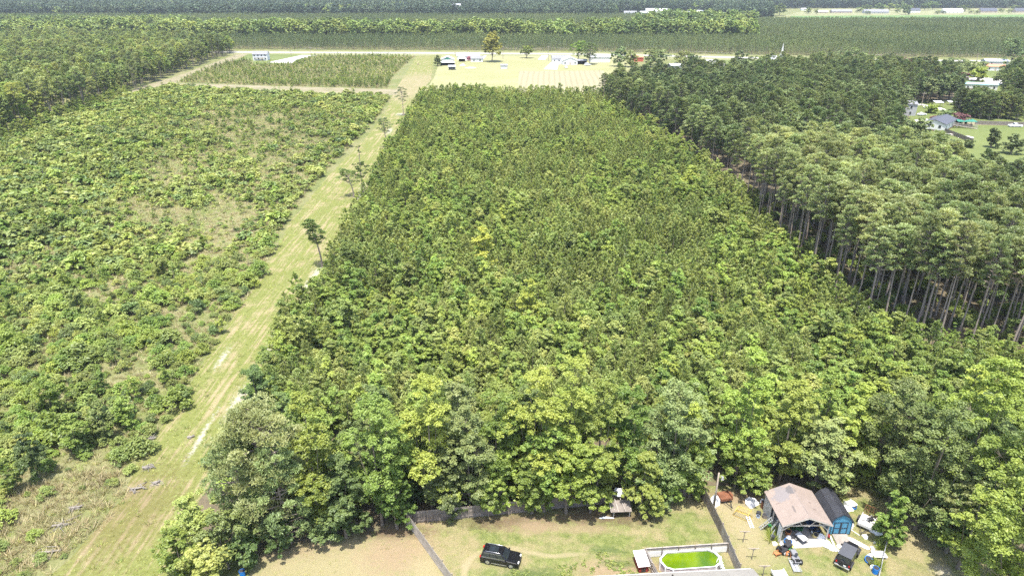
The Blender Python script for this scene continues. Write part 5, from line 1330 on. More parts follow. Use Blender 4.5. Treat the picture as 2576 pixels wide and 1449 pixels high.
def car(name, loc, rz, lab, cat, paint, L_=4.95, W=1.95, H=1.75, kind='suv', detail=True):
    root = empty(name, (loc.x, loc.y, 0.02), rz, lab, cat)
    hw = W / 2; r = .37 if kind != 'sedan' else .33; fr, re = L_ * .31, -L_ * .30; bz = H * (.60 if kind != 'sedan' else .62)
    top = [(L_ / 2 + .03, .60), (L_ / 2 - .05, .82), (L_ / 2 - .30, bz - .08), (L_ * .20, bz), (-L_ / 2 + .08, bz + .02), (-L_ / 2 - .02, .75)]
    mb = MB(); mb.prism(arch_profile(fr, re, L_, .28, top, r * 1.12), -hw, hw); mb.build("body", paint, root, bevel=.05)
    if kind == 'pickup': cb = [(-L_ * .10, -hw * .94, bz), (L_ * .20, -hw * .94, bz), (L_ * .20, hw * .94, bz), (-L_ * .10, hw * .94, bz)]; ct = [(-L_ * .07, -hw * .76, H), (L_ * .08, -hw * .76, H), (L_ * .08, hw * .76, H), (-L_ * .07, hw * .76, H)]
    elif kind == 'sedan': cb = [(-L_ * .38, -hw * .92, bz), (L_ * .20, -hw * .92, bz), (L_ * .20, hw * .92, bz), (-L_ * .38, hw * .92, bz)]; ct = [(-L_ * .20, -hw * .72, H), (L_ * .04, -hw * .72, H), (L_ * .04, hw * .72, H), (-L_ * .20, hw * .72, H)]
    else: cb = [(-L_ / 2 + .06, -hw * .96, bz), (L_ * .23, -hw * .96, bz), (L_ * .23, hw * .96, bz), (-L_ / 2 + .06, hw * .96, bz)]; ct = [(-L_ / 2 + .30, -hw * .76, H), (L_ * .07, -hw * .76, H), (L_ * .07, hw * .76, H), (-L_ / 2 + .30, hw * .76, H)]
    mb = MB(); mb.hexa(cb + ct); mb.build("cabin", paint, root, bevel=.05)
    mb = MB(); plate(mb, (cb[1], cb[2], ct[2], ct[1]), .06, .94, .12, .90); mb.build("windscreen", M_glass, root)
    mb = MB(); plate(mb, (cb[3], cb[0], ct[0], ct[3]), .08, .92, .25, .88); mb.build("rear_window", M_glass, root)
    for q in ((cb[0], cb[1], ct[1], ct[0]), (cb[2], cb[3], ct[3], ct[2])):
        for a, c in (((.05, .33), (.36, .62), (.65, .90)) if q[0][1] < 0 else ((.10, .35), (.38, .64), (.67, .95))) if kind == 'suv' else ((.12, .47), (.52, .88)):
            mb = MB(); plate(mb, q, a, c, .16, .84); mb.build("side_window", M_glass, root)
    for x in (fr, re):
        for s in (-1, 1): wheel(root, x, s * (hw - .10), r, .22)
    for s in (-1, 1):
        mb = MB(); mb.box(L_ / 2 - .12, L_ / 2 + .02, s * hw * .62 - .17, s * hw * .62 + .17, .72, .84); mb.build("headlight", M_lamp, root, bevel=.02)
        mb = MB(); mb.box(-L_ / 2 - .04, -L_ / 2 + .10, s * hw * .82 - .14, s * hw * .82 + .14, .80, 1.02); mb.build("taillight", M_redlamp, root, bevel=.02)
        if detail:
            mb = MB(); mb.box(L_ * .15, L_ * .19, s * (hw + .02) - .0, s * (hw + .02) + s * .18, bz, bz + .14); mb.build("mirror", paint, root, bevel=.02)
            if kind == 'suv':
                mb = MB(); mb.tube([(-L_ * .38, s * hw * .66, H + .02), (-L_ * .36, s * hw * .66, H + .08), (0.0, s * hw * .66, H + .08), (L_ * .03, s * hw * .66, H + .02)], .025, 5); mb.build("roof_rail", M_chrome, root, smooth=True)
                mb = MB(); plate(mb, ((cb[0], cb[1], ct[1], ct[0]) if s < 0 else (cb[2], cb[3], ct[3], ct[2])), .04, .93, .10, .15, .016); plate(mb, ((cb[0], cb[1], ct[1], ct[0]) if s < 0 else (cb[2], cb[3], ct[3], ct[2])), .06, .92, .85, .89, .016); mb.build("window_trim", M_chrome, root)
    mb = MB(); mb.box(L_ / 2 - .03, L_ / 2 + .05, -hw * .45, hw * .45, .50, .70); mb.build("grille", M_plastic, root)
    mb = MB()
    for s in (-1, 1): mb.box(-L_ * .20, L_ * .20, s * hw - (.0 if s > 0 else .03), s * hw + (.03 if s > 0 else .0), .30, .38)
    mb.build("sill_trim", M_chrome if kind == 'suv' and detail else M_plastic, root)
    if kind == 'suv' and detail:
        mb = MB(); mb.box(-1.3, -.25, -.42, .42, H + .002, H + .012); mb.build("sunroof", M_glass, root)
    if kind == 'pickup':
        mb = MB(); mb.box(-L_ / 2 + .12, -L_ * .12, -hw * .82, hw * .82, bz + .022, bz + .03); mb.build("load_bed", M_plastic, root)
    return root
a_, c_ = P(1229, 1411), P(1283, 1421)
hd = math.atan2(c_.y - a_.y, c_.x - a_.x)
ctr_ = P(1260, 1410); car("parked_car", Vector((ctr_.x, ctr_.y, 0)), hd, "black sport utility car parked on the grass of the fenced yard", "car", M_black, 4.45, 1.82, 1.62)
# the boxy jeep
a_, c_ = P(2117, 1430), P(2143, 1383)
hd = math.atan2(c_.y - a_.y, c_.x - a_.x); cc_ = (a_ + c_) / 2
root = empty("parked_jeep", (cc_.x, cc_.y, 0.02), hd, "boxy black off-road car with a charcoal hard top beside the shed ramp", "car")
M_softtop = plain("charcoal_top", (0.075, 0.078, 0.088), 0.75, var=0.06)
M_jblack = plain("dusty_black_paint", (0.012, 0.012, 0.014), 0.35, var=0.1, spec=.5)
mb = MB(); mb.box(-1.95, .55, -.78, .78, .50, 1.12); mb.build("body", M_jblack, root, bevel=.04)
mb = MB(); mb.hexa([(.55, -.72, .55), (1.85, -.58, .55), (1.85, .58, .55), (.55, .72, .55), (.55, -.72, 1.14), (1.85, -.55, 1.06), (1.85, .55, 1.06), (.55, .72, 1.14)]); mb.build("hood", M_jblack, root, bevel=.03)
cb = [(-1.93, -.76, 1.12), (.55, -.76, 1.12), (.55, .76, 1.12), (-1.93, .76, 1.12)]; ct = [(-1.78, -.70, 1.80), (.28, -.70, 1.80), (.28, .70, 1.80), (-1.78, .70, 1.80)]
mb = MB(); mb.hexa(cb + ct); mb.build("cabin", M_jblack, root)
mb = MB(); mb.box(-1.86, .34, -.74, .74, 1.802, 1.87); mb.build("hard_top", M_softtop, root, bevel=.03)
mb = MB(); plate(mb, (cb[1], cb[2], ct[2], ct[1]), .05, .95, .10, .92); mb.build("windscreen", M_glass, root)
mb = MB(); plate(mb, (cb[3], cb[0], ct[0], ct[3]), .08, .92, .15, .90); mb.build("rear_window", M_glass, root)
for q in ((cb[0], cb[1], ct[1], ct[0]), (cb[2], cb[3], ct[3], ct[2])):
    for a, c in ((.06, .44), (.52, .92)):
        mb = MB(); plate(mb, q, a, c, .12, .88); mb.build("side_window", M_glass, root)
for x in (-1.32, 1.25):
    for s in (-1, 1):
        wheel(root, x, s * .76, .38, .26)
        mb = MB(); mb.hexa([(x - .55, s * .66, .72), (x + .55, s * .66, .72), (x + .55, s * .95, .72), (x - .55, s * .95, .72), (x - .40, s * .66, .90), (x + .40, s * .66, .90), (x + .40, s * .95, .88), (x - .40, s * .95, .88)]); mb.build("fender", M_plastic, root, bevel=.03)
mb = MB(); mb.box(-2.18, -1.98, -.80, .80, .45, .62); mb.build("rear_bumper", M_chrome, root, bevel=.03)
mb = MB(); mb.box(1.95, 2.12, -.75, .75, .48, .62); mb.build("front_bumper", M_plastic, root, bevel=.03)
mb = MB(); mb.cyl((-2.2, .1, 1.0), .30, .22, 18, axis='x'); mb.build("spare_wheel", M_tyre, root, bevel=.02)
mb = MB(); mb.box(-2.235, -2.22, -.40, -.12, .82, .97); mb.build("number_plate", M_lamp, root)
for s in (-1, 1):
    mb = MB(); mb.box(-2.0, -1.96, s * .68 - .07, s * .68 + .07, .74, .95); mb.build("taillight", M_redlamp, root)
    mb = MB(); mb.cyl((1.86, s * .38, .86), .09, .03, 12, axis='x'); mb.build("headlight", M_lamp, root)
    mb = MB(); mb.box(.42, .55, s * .80, s * 1.0, 1.18, 1.36) if s > 0 else mb.box(.42, .55, -1.0, -.80, 1.18, 1.36); mb.build("mirror", M_plastic, root)

# utility trailers
def trailer(name, bl, fr_, lab, deckmat, w, l, ramp_up, load=False, fender=M_plastic):
    d = fr_ - bl; root = empty(name, (bl.x, bl.y, 0), math.atan2(d.y, d.x), lab, "trailer")
    mb = MB(); mb.box(0, l, -w / 2, w / 2, .50, .56); mb.build("deck", deckmat, root)
    mb = MB(); mb.box(0, l, -w / 2 - .05, -w / 2 - .002, .46, .80); mb.box(0, l, w / 2 + .002, w / 2 + .05, .46, .80); mb.box(-.05, -.003, -w / 2, w / 2, .46, .80); mb.build("side_board", deckmat, root)
    mb = MB(); mb.bar((-.05, -w * .3, .45), (-1.25, 0, .45), .07); mb.bar((-.05, w * .3, .45), (-1.25, 0, .45), .07); mb.bar((-1.2, 0, .45), (-1.45, 0, .5), .09); mb.build("tongue", M_plastic, root)
    for s in (-1, 1):
        wheel(root, l * .5, s * (w / 2 + .2), .32, .18, M_white)
        mb = MB(); mb.box(l * .5 - .42, l * .5 + .42, s * (w / 2 + .2) - .12, s * (w / 2 + .2) + .12, .68, .72); mb.build("fender", fender, root)
    return root
M_rust = plain("rusty_steel", (0.20, 0.085, 0.045), 0.85, 0.2, var=0.3)
M_greyply = plain("weathered_white_ply", (0.56, 0.54, 0.51), 0.85, var=0.12)
b0, b1 = P(2172, 1333), P(2194, 1290)
tr_ = trailer("utility_trailer", b0, b1, "small utility trailer with a raised mesh ramp and a black engine on its deck", M_greyply, 1.5, 2.3, True)
mb = MB()
for y in np.linspace(-.72, .72, 4): mb.bar((2.3, y, .56), (2.62, y, 1.75), .04)
for t in (0, .5, 1): mb.bar((2.3 + .32 * t, -.72, .56 + 1.19 * t), (2.3 + .32 * t, .72, .56 + 1.19 * t), .04)
mb.build("ramp_frame", M_rust, tr_)
mb = MB()
for z in np.linspace(.62, 1.7, 7): mb.bar((2.3 + .32 * (z - .56) / 1.19, -.7, z), (2.3 + .32 * (z - .56) / 1.19, .7, z), .010)
for y in np.linspace(-.7, .7, 7): mb.bar((2.31, y, .58), (2.62, y, 1.74), .010)
mb.build("ramp_mesh", M_rust, tr_, kind="stuff")
b0, b1 = P(1985, 1500), P(1942, 1424)
tr2 = trailer("flat_trailer", b0, b1, "white planked open trailer with red fenders at the bottom edge of the picture", M_white, 1.35, 3.1, False, fender=M_red)

# ================================================================== THINGS LYING IN THE YARD
def zA(x, y): return ((2100 + x / 5.724) / 1.1646, (1380 + y / 5.724) / 1.1646)     # close-up of the carport
def zC(x, y): return ((2400 + x / 7.75) / 1.1646, (1500 + y / 7.75) / 1.1646)       # close-up of the jeep
def zB(x, y): return ((2180 + x / 7.75) / 1.1646, (1500 + y / 7.75) / 1.1646)       # close-up left of it
def crumple(name, uv, rx, ry, h, mat, lab, cat, seed, rot=0.0, n=14, z=0.02):
    """crumpled sheet or sack with folds"""
    r = np.random.default_rng(seed); p = P(*uv)
    an = np.linspace(0, 2 * math.pi, 20, endpoint=False); rs = np.linspace(0, 1, 7)
    out = 1 + .16 * np.sin(an * 3 + seed) + .10 * np.sin(an * 5 + 2 * seed) + r.normal(0, .06, 20)
    v = [(0, 0, h)]; f = []
    for i in range(1, 7):
        for j in range(20):
            q = rs[i] * out[j]; zz = h * (1 - rs[i] ** 2.2) + h * .28 * r.normal() * (1 - rs[i] * .6) * .6
            v.append((math.cos(an[j]) * q * rx, math.sin(an[j]) * q * ry, max(zz, .01) if i < 6 else 0.0))
    for j in range(20):
        f.append((0, 1 + j, 1 + (j + 1) % 20))
        for i in range(5):
            a = 1 + i * 20; f.append((a + j, a + 20 + j, a + 20 + (j + 1) % 20, a + (j + 1) % 20))
    f.append(tuple(range(101, 121))[::-1])
    mb = MB(); mb._add(v, f); o = mb.build(name, mat, loc=(p.x, p.y, z), rz=rot); return tag(o, lab, cat)
M_tarp = plain("white_plastic_sheet", (0.74, 0.75, 0.76), 0.6, var=0.05)
M_bluep = plain("blue_plastic", (0.01, 0.16, 0.50), 0.4, var=0.05)
M_yel = plain("pale_yellow_plastic", (0.62, 0.58, 0.10), 0.5)
M_yelpipe = plain("yellow_pipe", (0.60, 0.42, 0.08), 0.6)
M_greenp = plain("green_plastic", (0.03, 0.26, 0.09), 0.5)
M_orange = plain("orange_clay", (0.42, 0.16, 0.06), 0.7)
M_deere = plain("mower_green", (0.015, 0.07, 0.025), 0.4)
M_steel = plain("bare_aluminium", (0.62, 0.63, 0.64), 0.4, 0.6)
def barrel(name, uv, r, h, mat, lab, cat, open_=True, z=0.02, r2=None, tip=0):
    p = P(*uv); root = empty(name, (p.x, p.y, z), 0, lab, cat)
    mb = MB(); mb.cyl((0, 0, 0), r, h, 18, r2=r2 or r); o = mb.build("body", mat, root, smooth=False)
    if open_: mb = MB(); mb.cyl((0, 0, h + .002), (r2 or r) * .9, .006, 18); mb.build("opening", M_plastic, root)
    mb = MB(); [mb.tube([( (r2 or r) * math.cos(a), (r2 or r) * math.sin(a), h), ((r2 or r) * math.cos(a + .35), (r2 or r) * math.sin(a + .35), h)], .018, 5) for a in np.arange(0, 6.28, .35)]; mb.build("rim", mat, root)
    if tip: root.rotation_euler = (tip, 0, .4)
    return root
# ladders
def ladder(uva, za, uvb, zb, w, rungs, lab, mat=M_steel, parent=None):
    a, b2 = P(*uva, za), P(*uvb, zb); d = (b2 - a); L_ = d.length; side = d.cross(Vector((0, 0, 1))).normalized() * (w / 2)
    root = empty("ladder", (a.x, a.y, a.z), 0, lab, "ladder")
    for s in (-1, 1):
        mb = MB(); mb.bar(side * s, d + side * s, .045, .09, up=side); mb.build("side_rail", mat, root)
    for k in range(rungs):
        t = (k + .5) / rungs; mb = MB(); mb.bar(d * t - side, d * t + side, .04); mb.build("rung", mat, root)
    return root
ladder(zA(715, 960), .05, zA(930, 790), 1.6, .42, 8, "aluminium ladder section leaning at the carport's left side, the lower one")
ladder(zA(905, 985), .3, zA(1060, 775), 2.5, .42, 7, "aluminium ladder leaning against the carport roof edge")
ladder(zA(515, 755), .12, zA(595, 950), .12, .36, 6, "white plank-like ladder lying on the grass beside the yellow frame", M_white)
ladder(zA(905, 1130), .1, zA(960, 990), 1.5, .38, 5, "short grey ladder standing in the tall weeds by the carport post")
# yellow pipe frame
p = P(*zA(440, 760)); root = empty("pipe_frame", (p.x, p.y, 0.05), math.radians(-38), "yellow pipe frame of a swing seat lying on the dry grass", "frame")
for y in (-.55, .55):
    mb = MB(); mb.tube([(-1.1, y, .03), (-.9, y, .75), (.7, y, .95), (.95, y, .03), (-1.1, y, .03)], .03, 6); mb.build("side_frame", M_yelpipe, root, smooth=True)
mb = MB()
for x, z in ((-1.1, .03), (-.9, .75), (.7, .95), (.95, .03)): mb.tube([(x, -.55, z), (x, .55, z)], .03, 6)
mb.build("cross_pipe", M_yelpipe, root, smooth=True)
mb = MB()
for k in range(9): mb.tube([(-.85 + .19 * k, -.52, .80 + .02 * k), (-.85 + .19 * k, .52, .80 + .02 * k)], .014, 4)
mb.build("seat_slat", M_yelpipe, root)
# octagonal white table tops
for uv, r_, rz, tilt, lab in ((zA(595, 550), .95, .2, .25, "white octagonal board leaning in the grass left of the carport"), ((1798, 1269), .8, .5, 1.0, "white octagonal board leaning against the foot of the utility pole")):
    p = P(*uv); root = empty("octagonal_board", (p.x, p.y, .12 if tilt < .5 else .55), 0, lab, "board"); root.rotation_euler = (tilt, .1, rz)
    mb = MB(); mb.prism([(math.cos(a) * r_, math.sin(a) * r_) for a in np.arange(0, 6.28, math.pi / 4)], -.03, .03, 'z'); mb.build("board", M_white, root)
    mb = MB(); mb.bar((-r_ * .7, 0, -.08), (r_ * .7, 0, -.08), .08); mb.build("batten", M_lumber, root)
crumple("white_sack", zA(765, 510), .35, .4, .4, M_tarp, "white sack behind the corner post of the carport", "sack", 4)
# clothes-line posts
for k, (uv, lab) in enumerate(((zA(440, 1190), "T-shaped clothes-line post on the dry grass, the farthest of the three"), (zA(585, 1480), "T-shaped clothes-line post on the dry grass, the middle of the three"), (zB(415, 1470), "T-shaped clothes-line post near the house roof, the nearest of the three"))):
    p = P(*uv); root = empty("clothes_line_post", (p.x, p.y, 0), 0, lab, "post")
    mb = MB(); mb.cyl((0, 0, 0), .045, 1.62, 8); mb.build("post", M_fenceD, root)
    mb = MB(); mb.box(-.62, .62, -.045, .045, 1.622, 1.70); mb.build("crossbar", M_post, root)
    mb = MB(); mb.bar((-.25, 0, 1.61), (0, 0, 1.40), .05); mb.bar((.25, 0, 1.61), (0, 0, 1.40), .05); mb.build("bracket", M_fenceD, root)
# utility pole with lamp
p = P(1795, 1279); root = empty("utility_pole", (p.x, p.y, 0), 0, "wooden pole with a grey street lamp at the back corner of the yard", "pole")
_x, _y, Hp = stand_at(1805, 1189, 1279)
mb = MB(); mb.tube([(0, 0, 0), (0, 0, Hp)], [.14, .10], 10); mb.build("pole", M_post, root, smooth=True)
mb = MB(); mb.tube([(0, 0, Hp - .5), (.25, -.2, Hp - .3), (.4, -.3, Hp - .35)], .03, 6); mb.build("lamp_arm", M_galv, root)
mb = MB(); mb.cyl((.42, -.3, Hp - .75), .20, .38, 12, r2=.12); mb.build("lamp_head", M_galv, root)
# rusty trailer behind the pole
b0, b1 = P(1828, 1266), P(1810, 1240)
tr3 = trailer("rusty_trailer", b0, b1, "rusty red open trailer under the tree beside the utility pole", M_rust, 1.5, 1.6, False, fender=M_rust)
# wrecked lean-to under the trees inside the fence
p = P(1560, 1293); root = empty("collapsed_lean_to", (p.x, p.y, 0), .1, "collapsed wooden lean-to with white sheets under the trees at the back fence", "lean-to")
for x in (-1.0, 1.0):
    for y in (-.5, .6): mb = MB(); mb.bar((x, y, 0), (x + .1, y, 1.3), .10); mb.build("post", M_lumber, root)
mb = MB(); mb.hexa([(-1.3, -.8, 1.1), (1.2, -.8, 1.0), (1.3, .8, 1.45), (-1.2, .8, 1.5), (-1.3, -.8, 1.16), (1.2, -.8, 1.06), (1.3, .8, 1.51), (-1.2, .8, 1.56)]); mb.build("roof_sheet", M_fenceD, root)
for k in range(3): mb = MB(); mb.bar((-1.4 + .9 * k, -.9, 1.2), (-1.3 + .7 * k, .9, 1.72), .07); mb.build("loose_board", M_fence, root)
crumple("white_tarp", (1560, 1262), 1.0, .7, .5, M_tarp, "white tarp heaped on the collapsed lean-to", "tarp", 8, z=1.5)
crumple("white_tarp", (1525, 1302), .9, .15, .12, M_tarp, "narrow white scrap lying left of the collapsed lean-to", "tarp", 9)
# carport contents
def mower(uv, rz, lab, mat, cat="lawn mower"):
    p = P(*uv); root = empty("ride_on_mower", (p.x, p.y, .06), rz, lab, cat)
    mb = MB(); mb.box(.15, .95, -.32, .32, .45, .78); mb.build("hood", mat, root, bevel=.06)
    mb = MB(); mb.box(-.75, .2, -.42, .42, .32, .46); mb.build("frame", mat, root, bevel=.03)
    mb = MB(); mb.hexa([(-.7, -.22, .5), (-.25, -.22, .5), (-.25, .22, .5), (-.7, .22, .5), (-.78, -.2, .95), (-.62, -.2, .62), (-.62, .2, .62), (-.78, .2, .95)]); mb.build("seat", M_yel if mat is M_deere else M_plastic, root)
    mb = MB(); mb.tube([(.15, 0, .78), (0, 0, .98)], .03, 6); mb.cyl((-.02, 0, .97), .17, .03, 12); mb.build("steering_wheel", M_plastic, root)
    for x, r in ((.72, .2), (-.5, .28)):
        for s in (-1, 1): wheel(root, x, s * .45, r, .18, M_yel if mat is M_deere else M_white)
    return root
mower(zA(1290, 990), -.6, "green ride-on mower under the left half of the carport", M_deere)
mower(zA(1600, 990), 1.9, "dark blue ride-on mower under the right half of the carport", plain("dark_blue_paint", (0.03, .07, .16), .5))
barrel("clay_pot", zA(1185, 1075), .26, .62, M_orange, "tall orange clay pot standing on the carport slab", "pot", z=.06, r2=.33)
p = P(*zA(1405, 1165)); root = empty("garden_cart", (p.x, p.y, .06), math.radians(115), "grey two-wheeled tipping cart with a white tray on the slab edge", "cart")
mb = MB(); mb.hexa([(-.55, -.36, .32), (.55, -.36, .32), (.55, .36, .32), (-.55, .36, .32), (-.75, -.45, .62), (.7, -.45, .62), (.7, .45, .62), (-.75, .45, .62)]); mb.build("tub", plain("grey_plastic", (.13, .13, .14), .6), root, bevel=.03)
mb = MB(); mb.hexa([(-.66, -.38, .622), (.62, -.38, .622), (.62, .38, .622), (-.66, .38, .622), (-.66, -.38, .64), (.62, -.38, .64), (.62, .38, .64), (-.66, .38, .64)]); mb.build("liner", M_tarp, root)
for s in (-1, 1): wheel(root, .25, s * .5, .22, .1)
mb = MB(); mb.tube([(.7, 0, .5), (1.2, 0, .55)], .025, 6); mb.build("handle", M_plastic, root)
barrel("yellow_coil_drum", zA(1625, 1090), .3, .5, plain("straw_yellow", (.55, .45, .2), .7), "yellow rimmed drum at the right edge of the slab", "drum", z=.06, tip=.5)
crumple("white_sack", zA(1735, 1110), .55, .35, .55, M_tarp, "white sacks heaped at the right front post of the carport", "sack", 21)
crumple("white_tarp", zA(1840, 1200), .5, .55, .3, M_tarp, "white plastic sheeting bunched beside the shed ramp", "tarp", 22)
crumple("white_tarp", zA(1895, 1290), .75, .28, .22, M_tarp, "white plastic sheeting trailing toward the parked jeep", "tarp", 23, rot=-.6)
crumple("red_cloth", zA(1865, 1115), .22, .25, .3, M_red, "crumpled red and white cloth on top of the white heap", "cloth", 24, z=.3)
for k, (a, c, lab) in enumerate(((zA(1900, 1230), zA(2050, 1345), "long white board sticking out of the heap toward the jeep"), (zA(1905, 1090), zA(1975, 1270), "white board standing along the left side of the shed ramp"), (zA(1790, 1250), zA(1990, 1330), "white plastic pipe lying under the sheeting"))):
    a3, c3 = P(*a, .15), P(*c, .12); mb = MB(); mb.bar(Vector((0, 0, 0)), c3 - a3, .16, .04); mb.bar(Vector((0, .1, .05)), c3 - a3 + Vector((.1, .12, .04)), .05, .05); o = mb.build("white_board", M_white, loc=a3); tag(o, lab, "board")
barrel("blue_tub", zA(1185, 1215), .38, .42, M_bluep, "deep blue round tub at the left front of the carport", "tub", r2=.45)
crumple("white_sack", zA(1195, 1160), .3, .25, .3, M_tarp, "white bag lying on top of the blue round tub", "sack", 31, z=.45)
crumple("yellow_bag", zA(1235, 1270), .38, .3, .3, M_yel, "pale yellow and white bag below the blue tub", "bag", 32)
barrel("black_bucket", zA(930, 1140), .26, .5, M_plastic, "black bucket with a white cloth by the tall weeds", "bucket")
crumple("white_sack", zA(970, 1220), .3, .28, .3, M_tarp, "small white bundle on the grass below the black bucket", "sack", 33)
crumple("white_sack", zA(1075, 1215), .18, .3, .25, M_tarp, "narrow white bundle at the foot of the left carport post", "sack", 34)
mower(zA(1125, 1335), .5, "small dark push mower in the junk heap below the carport", M_plastic)
for k, (uv, mat, lab) in enumerate(((zA(1245, 1340), M_greenp, "green toy frame in the junk heap"), (zA(1180, 1400), M_orange, "pinkish crate beside the green toy frame"), (zA(900, 940), M_greenp, "green garden chair behind the leaning ladder"), (zB(745, 975), M_orange, "pink plastic paddle lying on the grass"))):
    p = P(*uv); root = empty("toy_frame" if k == 0 else "plastic_crate", (p.x, p.y, .02), .5 + k, lab, "toy" if k == 0 else "crate")
    mb = MB()
    for s in (-1, 1):
        mb.bar((-.4, s * .25, 0), (-.3, s * .25, .45), .05); mb.bar((.4, s * .25, 0), (.3, s * .25, .45), .05); mb.bar((-.3, s * .25, .45), (.3, s * .25, .45), .05)
    mb.build("frame", mat, root); mb = MB(); mb.box(-.3, .3, -.22, .22, .2, .26); mb.build("tray", mat, root)
barrel("tyre_planter", zA(1270, 1420), .36, .2, M_rust, "rusty rimmed tyre next to the wire rack", "tyre")
# wire rack cart
p = P(*zB(1145, 1240)); root = empty("wire_rack", (p.x, p.y, .02), math.radians(88), "grey wire rack lying flat near the bottom edge, mower on its end", "rack")
mb = MB()
for s in (-.42, 0, .42): mb.bar((-.95, s, .3), (.95, s, .3), .035)
for x in np.linspace(-.95, .95, 7): mb.bar((x, -.42, .32), (x, .42, .32), .03)
for x in (-.95, .95):
    for s in (-.42, .42): mb.bar((x, s, 0), (x, s, .5), .035)
mb.build("rack_frame", M_steel, root)
mb = MB(); mb.box(-.8, .8, -.38, .38, .10, .13); mb.build("lower_tray", M_siding, root)
mower(zB(1155, 1100), 1.6, "grey walk-behind mower standing at the end of the wire rack", plain("dull_grey", (.2, .2, .21), .6))
# things by the shed
for k, (uv, rx, ry, h, lab) in enumerate(((zC(1310, 450), .75, .62, .5, "large white plastic sheet bunched beside the small yard tree"), (zC(1045, 560), .33, .36, .3, "white bag under the trailer tongue"), (zC(450, 780), .3, .25, .2, "small white bundle at the foot of the shed ramp"), (zA(2205, 610), .5, .8, .3, "white panels heaped to the right of the dark shed roof"),
        (zC(735, 290), .25, .3, .3, "white bundle against the right wall of the shed, upper"), (zC(725, 345), .22, .2, .2, "white bundle against the right wall of the shed, lower"))):
    crumple("white_tarp", uv, rx, ry, h, M_tarp, lab, "tarp", 50 + k)
p = P(*zC(880, 715)); root = empty("surf_board", (p.x, p.y, .05), math.radians(-46), "long white rounded board lying on the grass right of the ramp", "board")
mb = MB(); mb.prism([(-1.25, -.18), (-.6, -.3), (.6, -.3), (1.15, -.2), (1.3, 0), (1.15, .2), (.6, .3), (-.6, .3), (-1.25, .18)], 0, .08, 'z'); mb.build("board", M_white, root)
mb = MB(); mb.bar((-1.1, 0, .09), (1.1, 0, .09), .03); mb.build("keel", M_tarp, root)
p = P(*zC(735, 730)); mb = MB(); mb.box(-.5, .5, -.13, .13, 0, .06); mb.box(-.45, .45, -.02, .02, .062, .09); o = mb.build("white_plank", M_white, loc=(p.x, p.y, .02), rz=math.radians(-58)); tag(o, "short white plank between the ramp and the long rounded board", "plank")
p = P(*zC(770, 440)); mb = MB(); mb.bar((0, 0, 0), (.9, -1.3, 0), .06); mb.bar((.1, 0, .05), (.3, -.4, .1), .05); o = mb.build("white_pole", M_white, loc=(p.x - .4, p.y + .6, .06)); tag(o, "thin white pole lying right of the shed wall", "pole")
p = P(*zA(2205, 600)); root = empty("white_cabinet", (p.x + .2, p.y + .2, 0), .3, "open white cabinet lying on its back behind the shed", "cabinet")
mb = MB(); mb.box(-.45, .45, -.5, .5, .3, .36); mb.box(-.5, -.452, -.5, .5, .1, .6); mb.box(.452, .5, -.5, .5, .1, .6); mb.build("carcass", M_white, root); mb = MB(); mb.box(.52, .9, -.4, .4, .25, .3); mb.build("door", M_white, root)
barrel("blue_box", zA(2305, 625), .25, .25, M_bluep, "small blue bin beside the white cabinet", "bin")
# engine on the trailer
p = P(*zC(1150, 190), .55); root = empty("engine", (p.x, p.y, .562), .4, "black engine and hoses lying on the trailer deck", "engine")
mb = MB(); mb.box(-.4, .4, -.25, .25, 0, .3); mb.build("block", M_plastic, root, bevel=.04)
r = random.Random(5)
for k in range(7):
    mb = MB(); c = Vector((r.uniform(-.6, .6), r.uniform(-.3, .3), r.uniform(.1, .35))); mb.tube([c, c + Vector((r.uniform(-.3, .3), r.uniform(-.3, .3), .15)), c + Vector((r.uniform(-.5, .5), r.uniform(-.4, .4), -.05))], .05, 6); mb.build("hose", M_plastic if k % 3 else M_steel, root, smooth=True)
# by the wire fence
barrel("blue_wading_tub", zC(1100, 1095), .42, .25, M_bluep, "blue oval tub tipped on the grass right of the jeep", "tub", tip=.5, r2=.48)
barrel("blue_barrel", zC(1265, 1370), .32, .7, M_bluep, "blue barrel at the foot of the wire fence near the bottom edge", "barrel", r2=.34)
barrel("blue_barrel", ((220 / 2.109 + 600) / 1.1646 + 6, 1448), .3, .75, M_bluep, "blue barrel with a white lid in the dry yard at the bottom edge", "barrel", r2=.3)
p = P(*zC(1345, 1000)); mb = MB(); mb.box(-.75, .75, -.5, .5, .3, .36); [mb.box(-.7 + .35 * k, -.64 + .35 * k, -.48, .48, .362, .39) for k in range(5)]; [mb.box(x, x + .06, y, y + .06, 0, .3) for x in (-.7, .62) for y in (-.45, .4)]; o = mb.build("pallet_table", M_greyply, loc=(p.x, p.y, 0), rz=-.05); tag(o, "pale low pallet table against the wire fence", "table")
for k, (uv, r_, lab) in enumerate(((zC(1200, 800), .2, "white stone in the row above the pallet table, topmost"), (zC(1215, 870), .19, "white stone below the topmost one in the row"), (zC(1265, 700), .22, "pale stone beside the small yard tree"), (zC(1300, 760), .17, "pale stone next to the tall weeds"), (zC(1250, 830), .15, "small tan stone between the white ones"), (zC(1170, 990), .36, "white round pan beside the pallet table"))):
    crumple("garden_stone", uv, r_, r_ * .8, r_ * .9, M_greyply if k > 1 else M_tarp, lab, "stone", 70 + k)
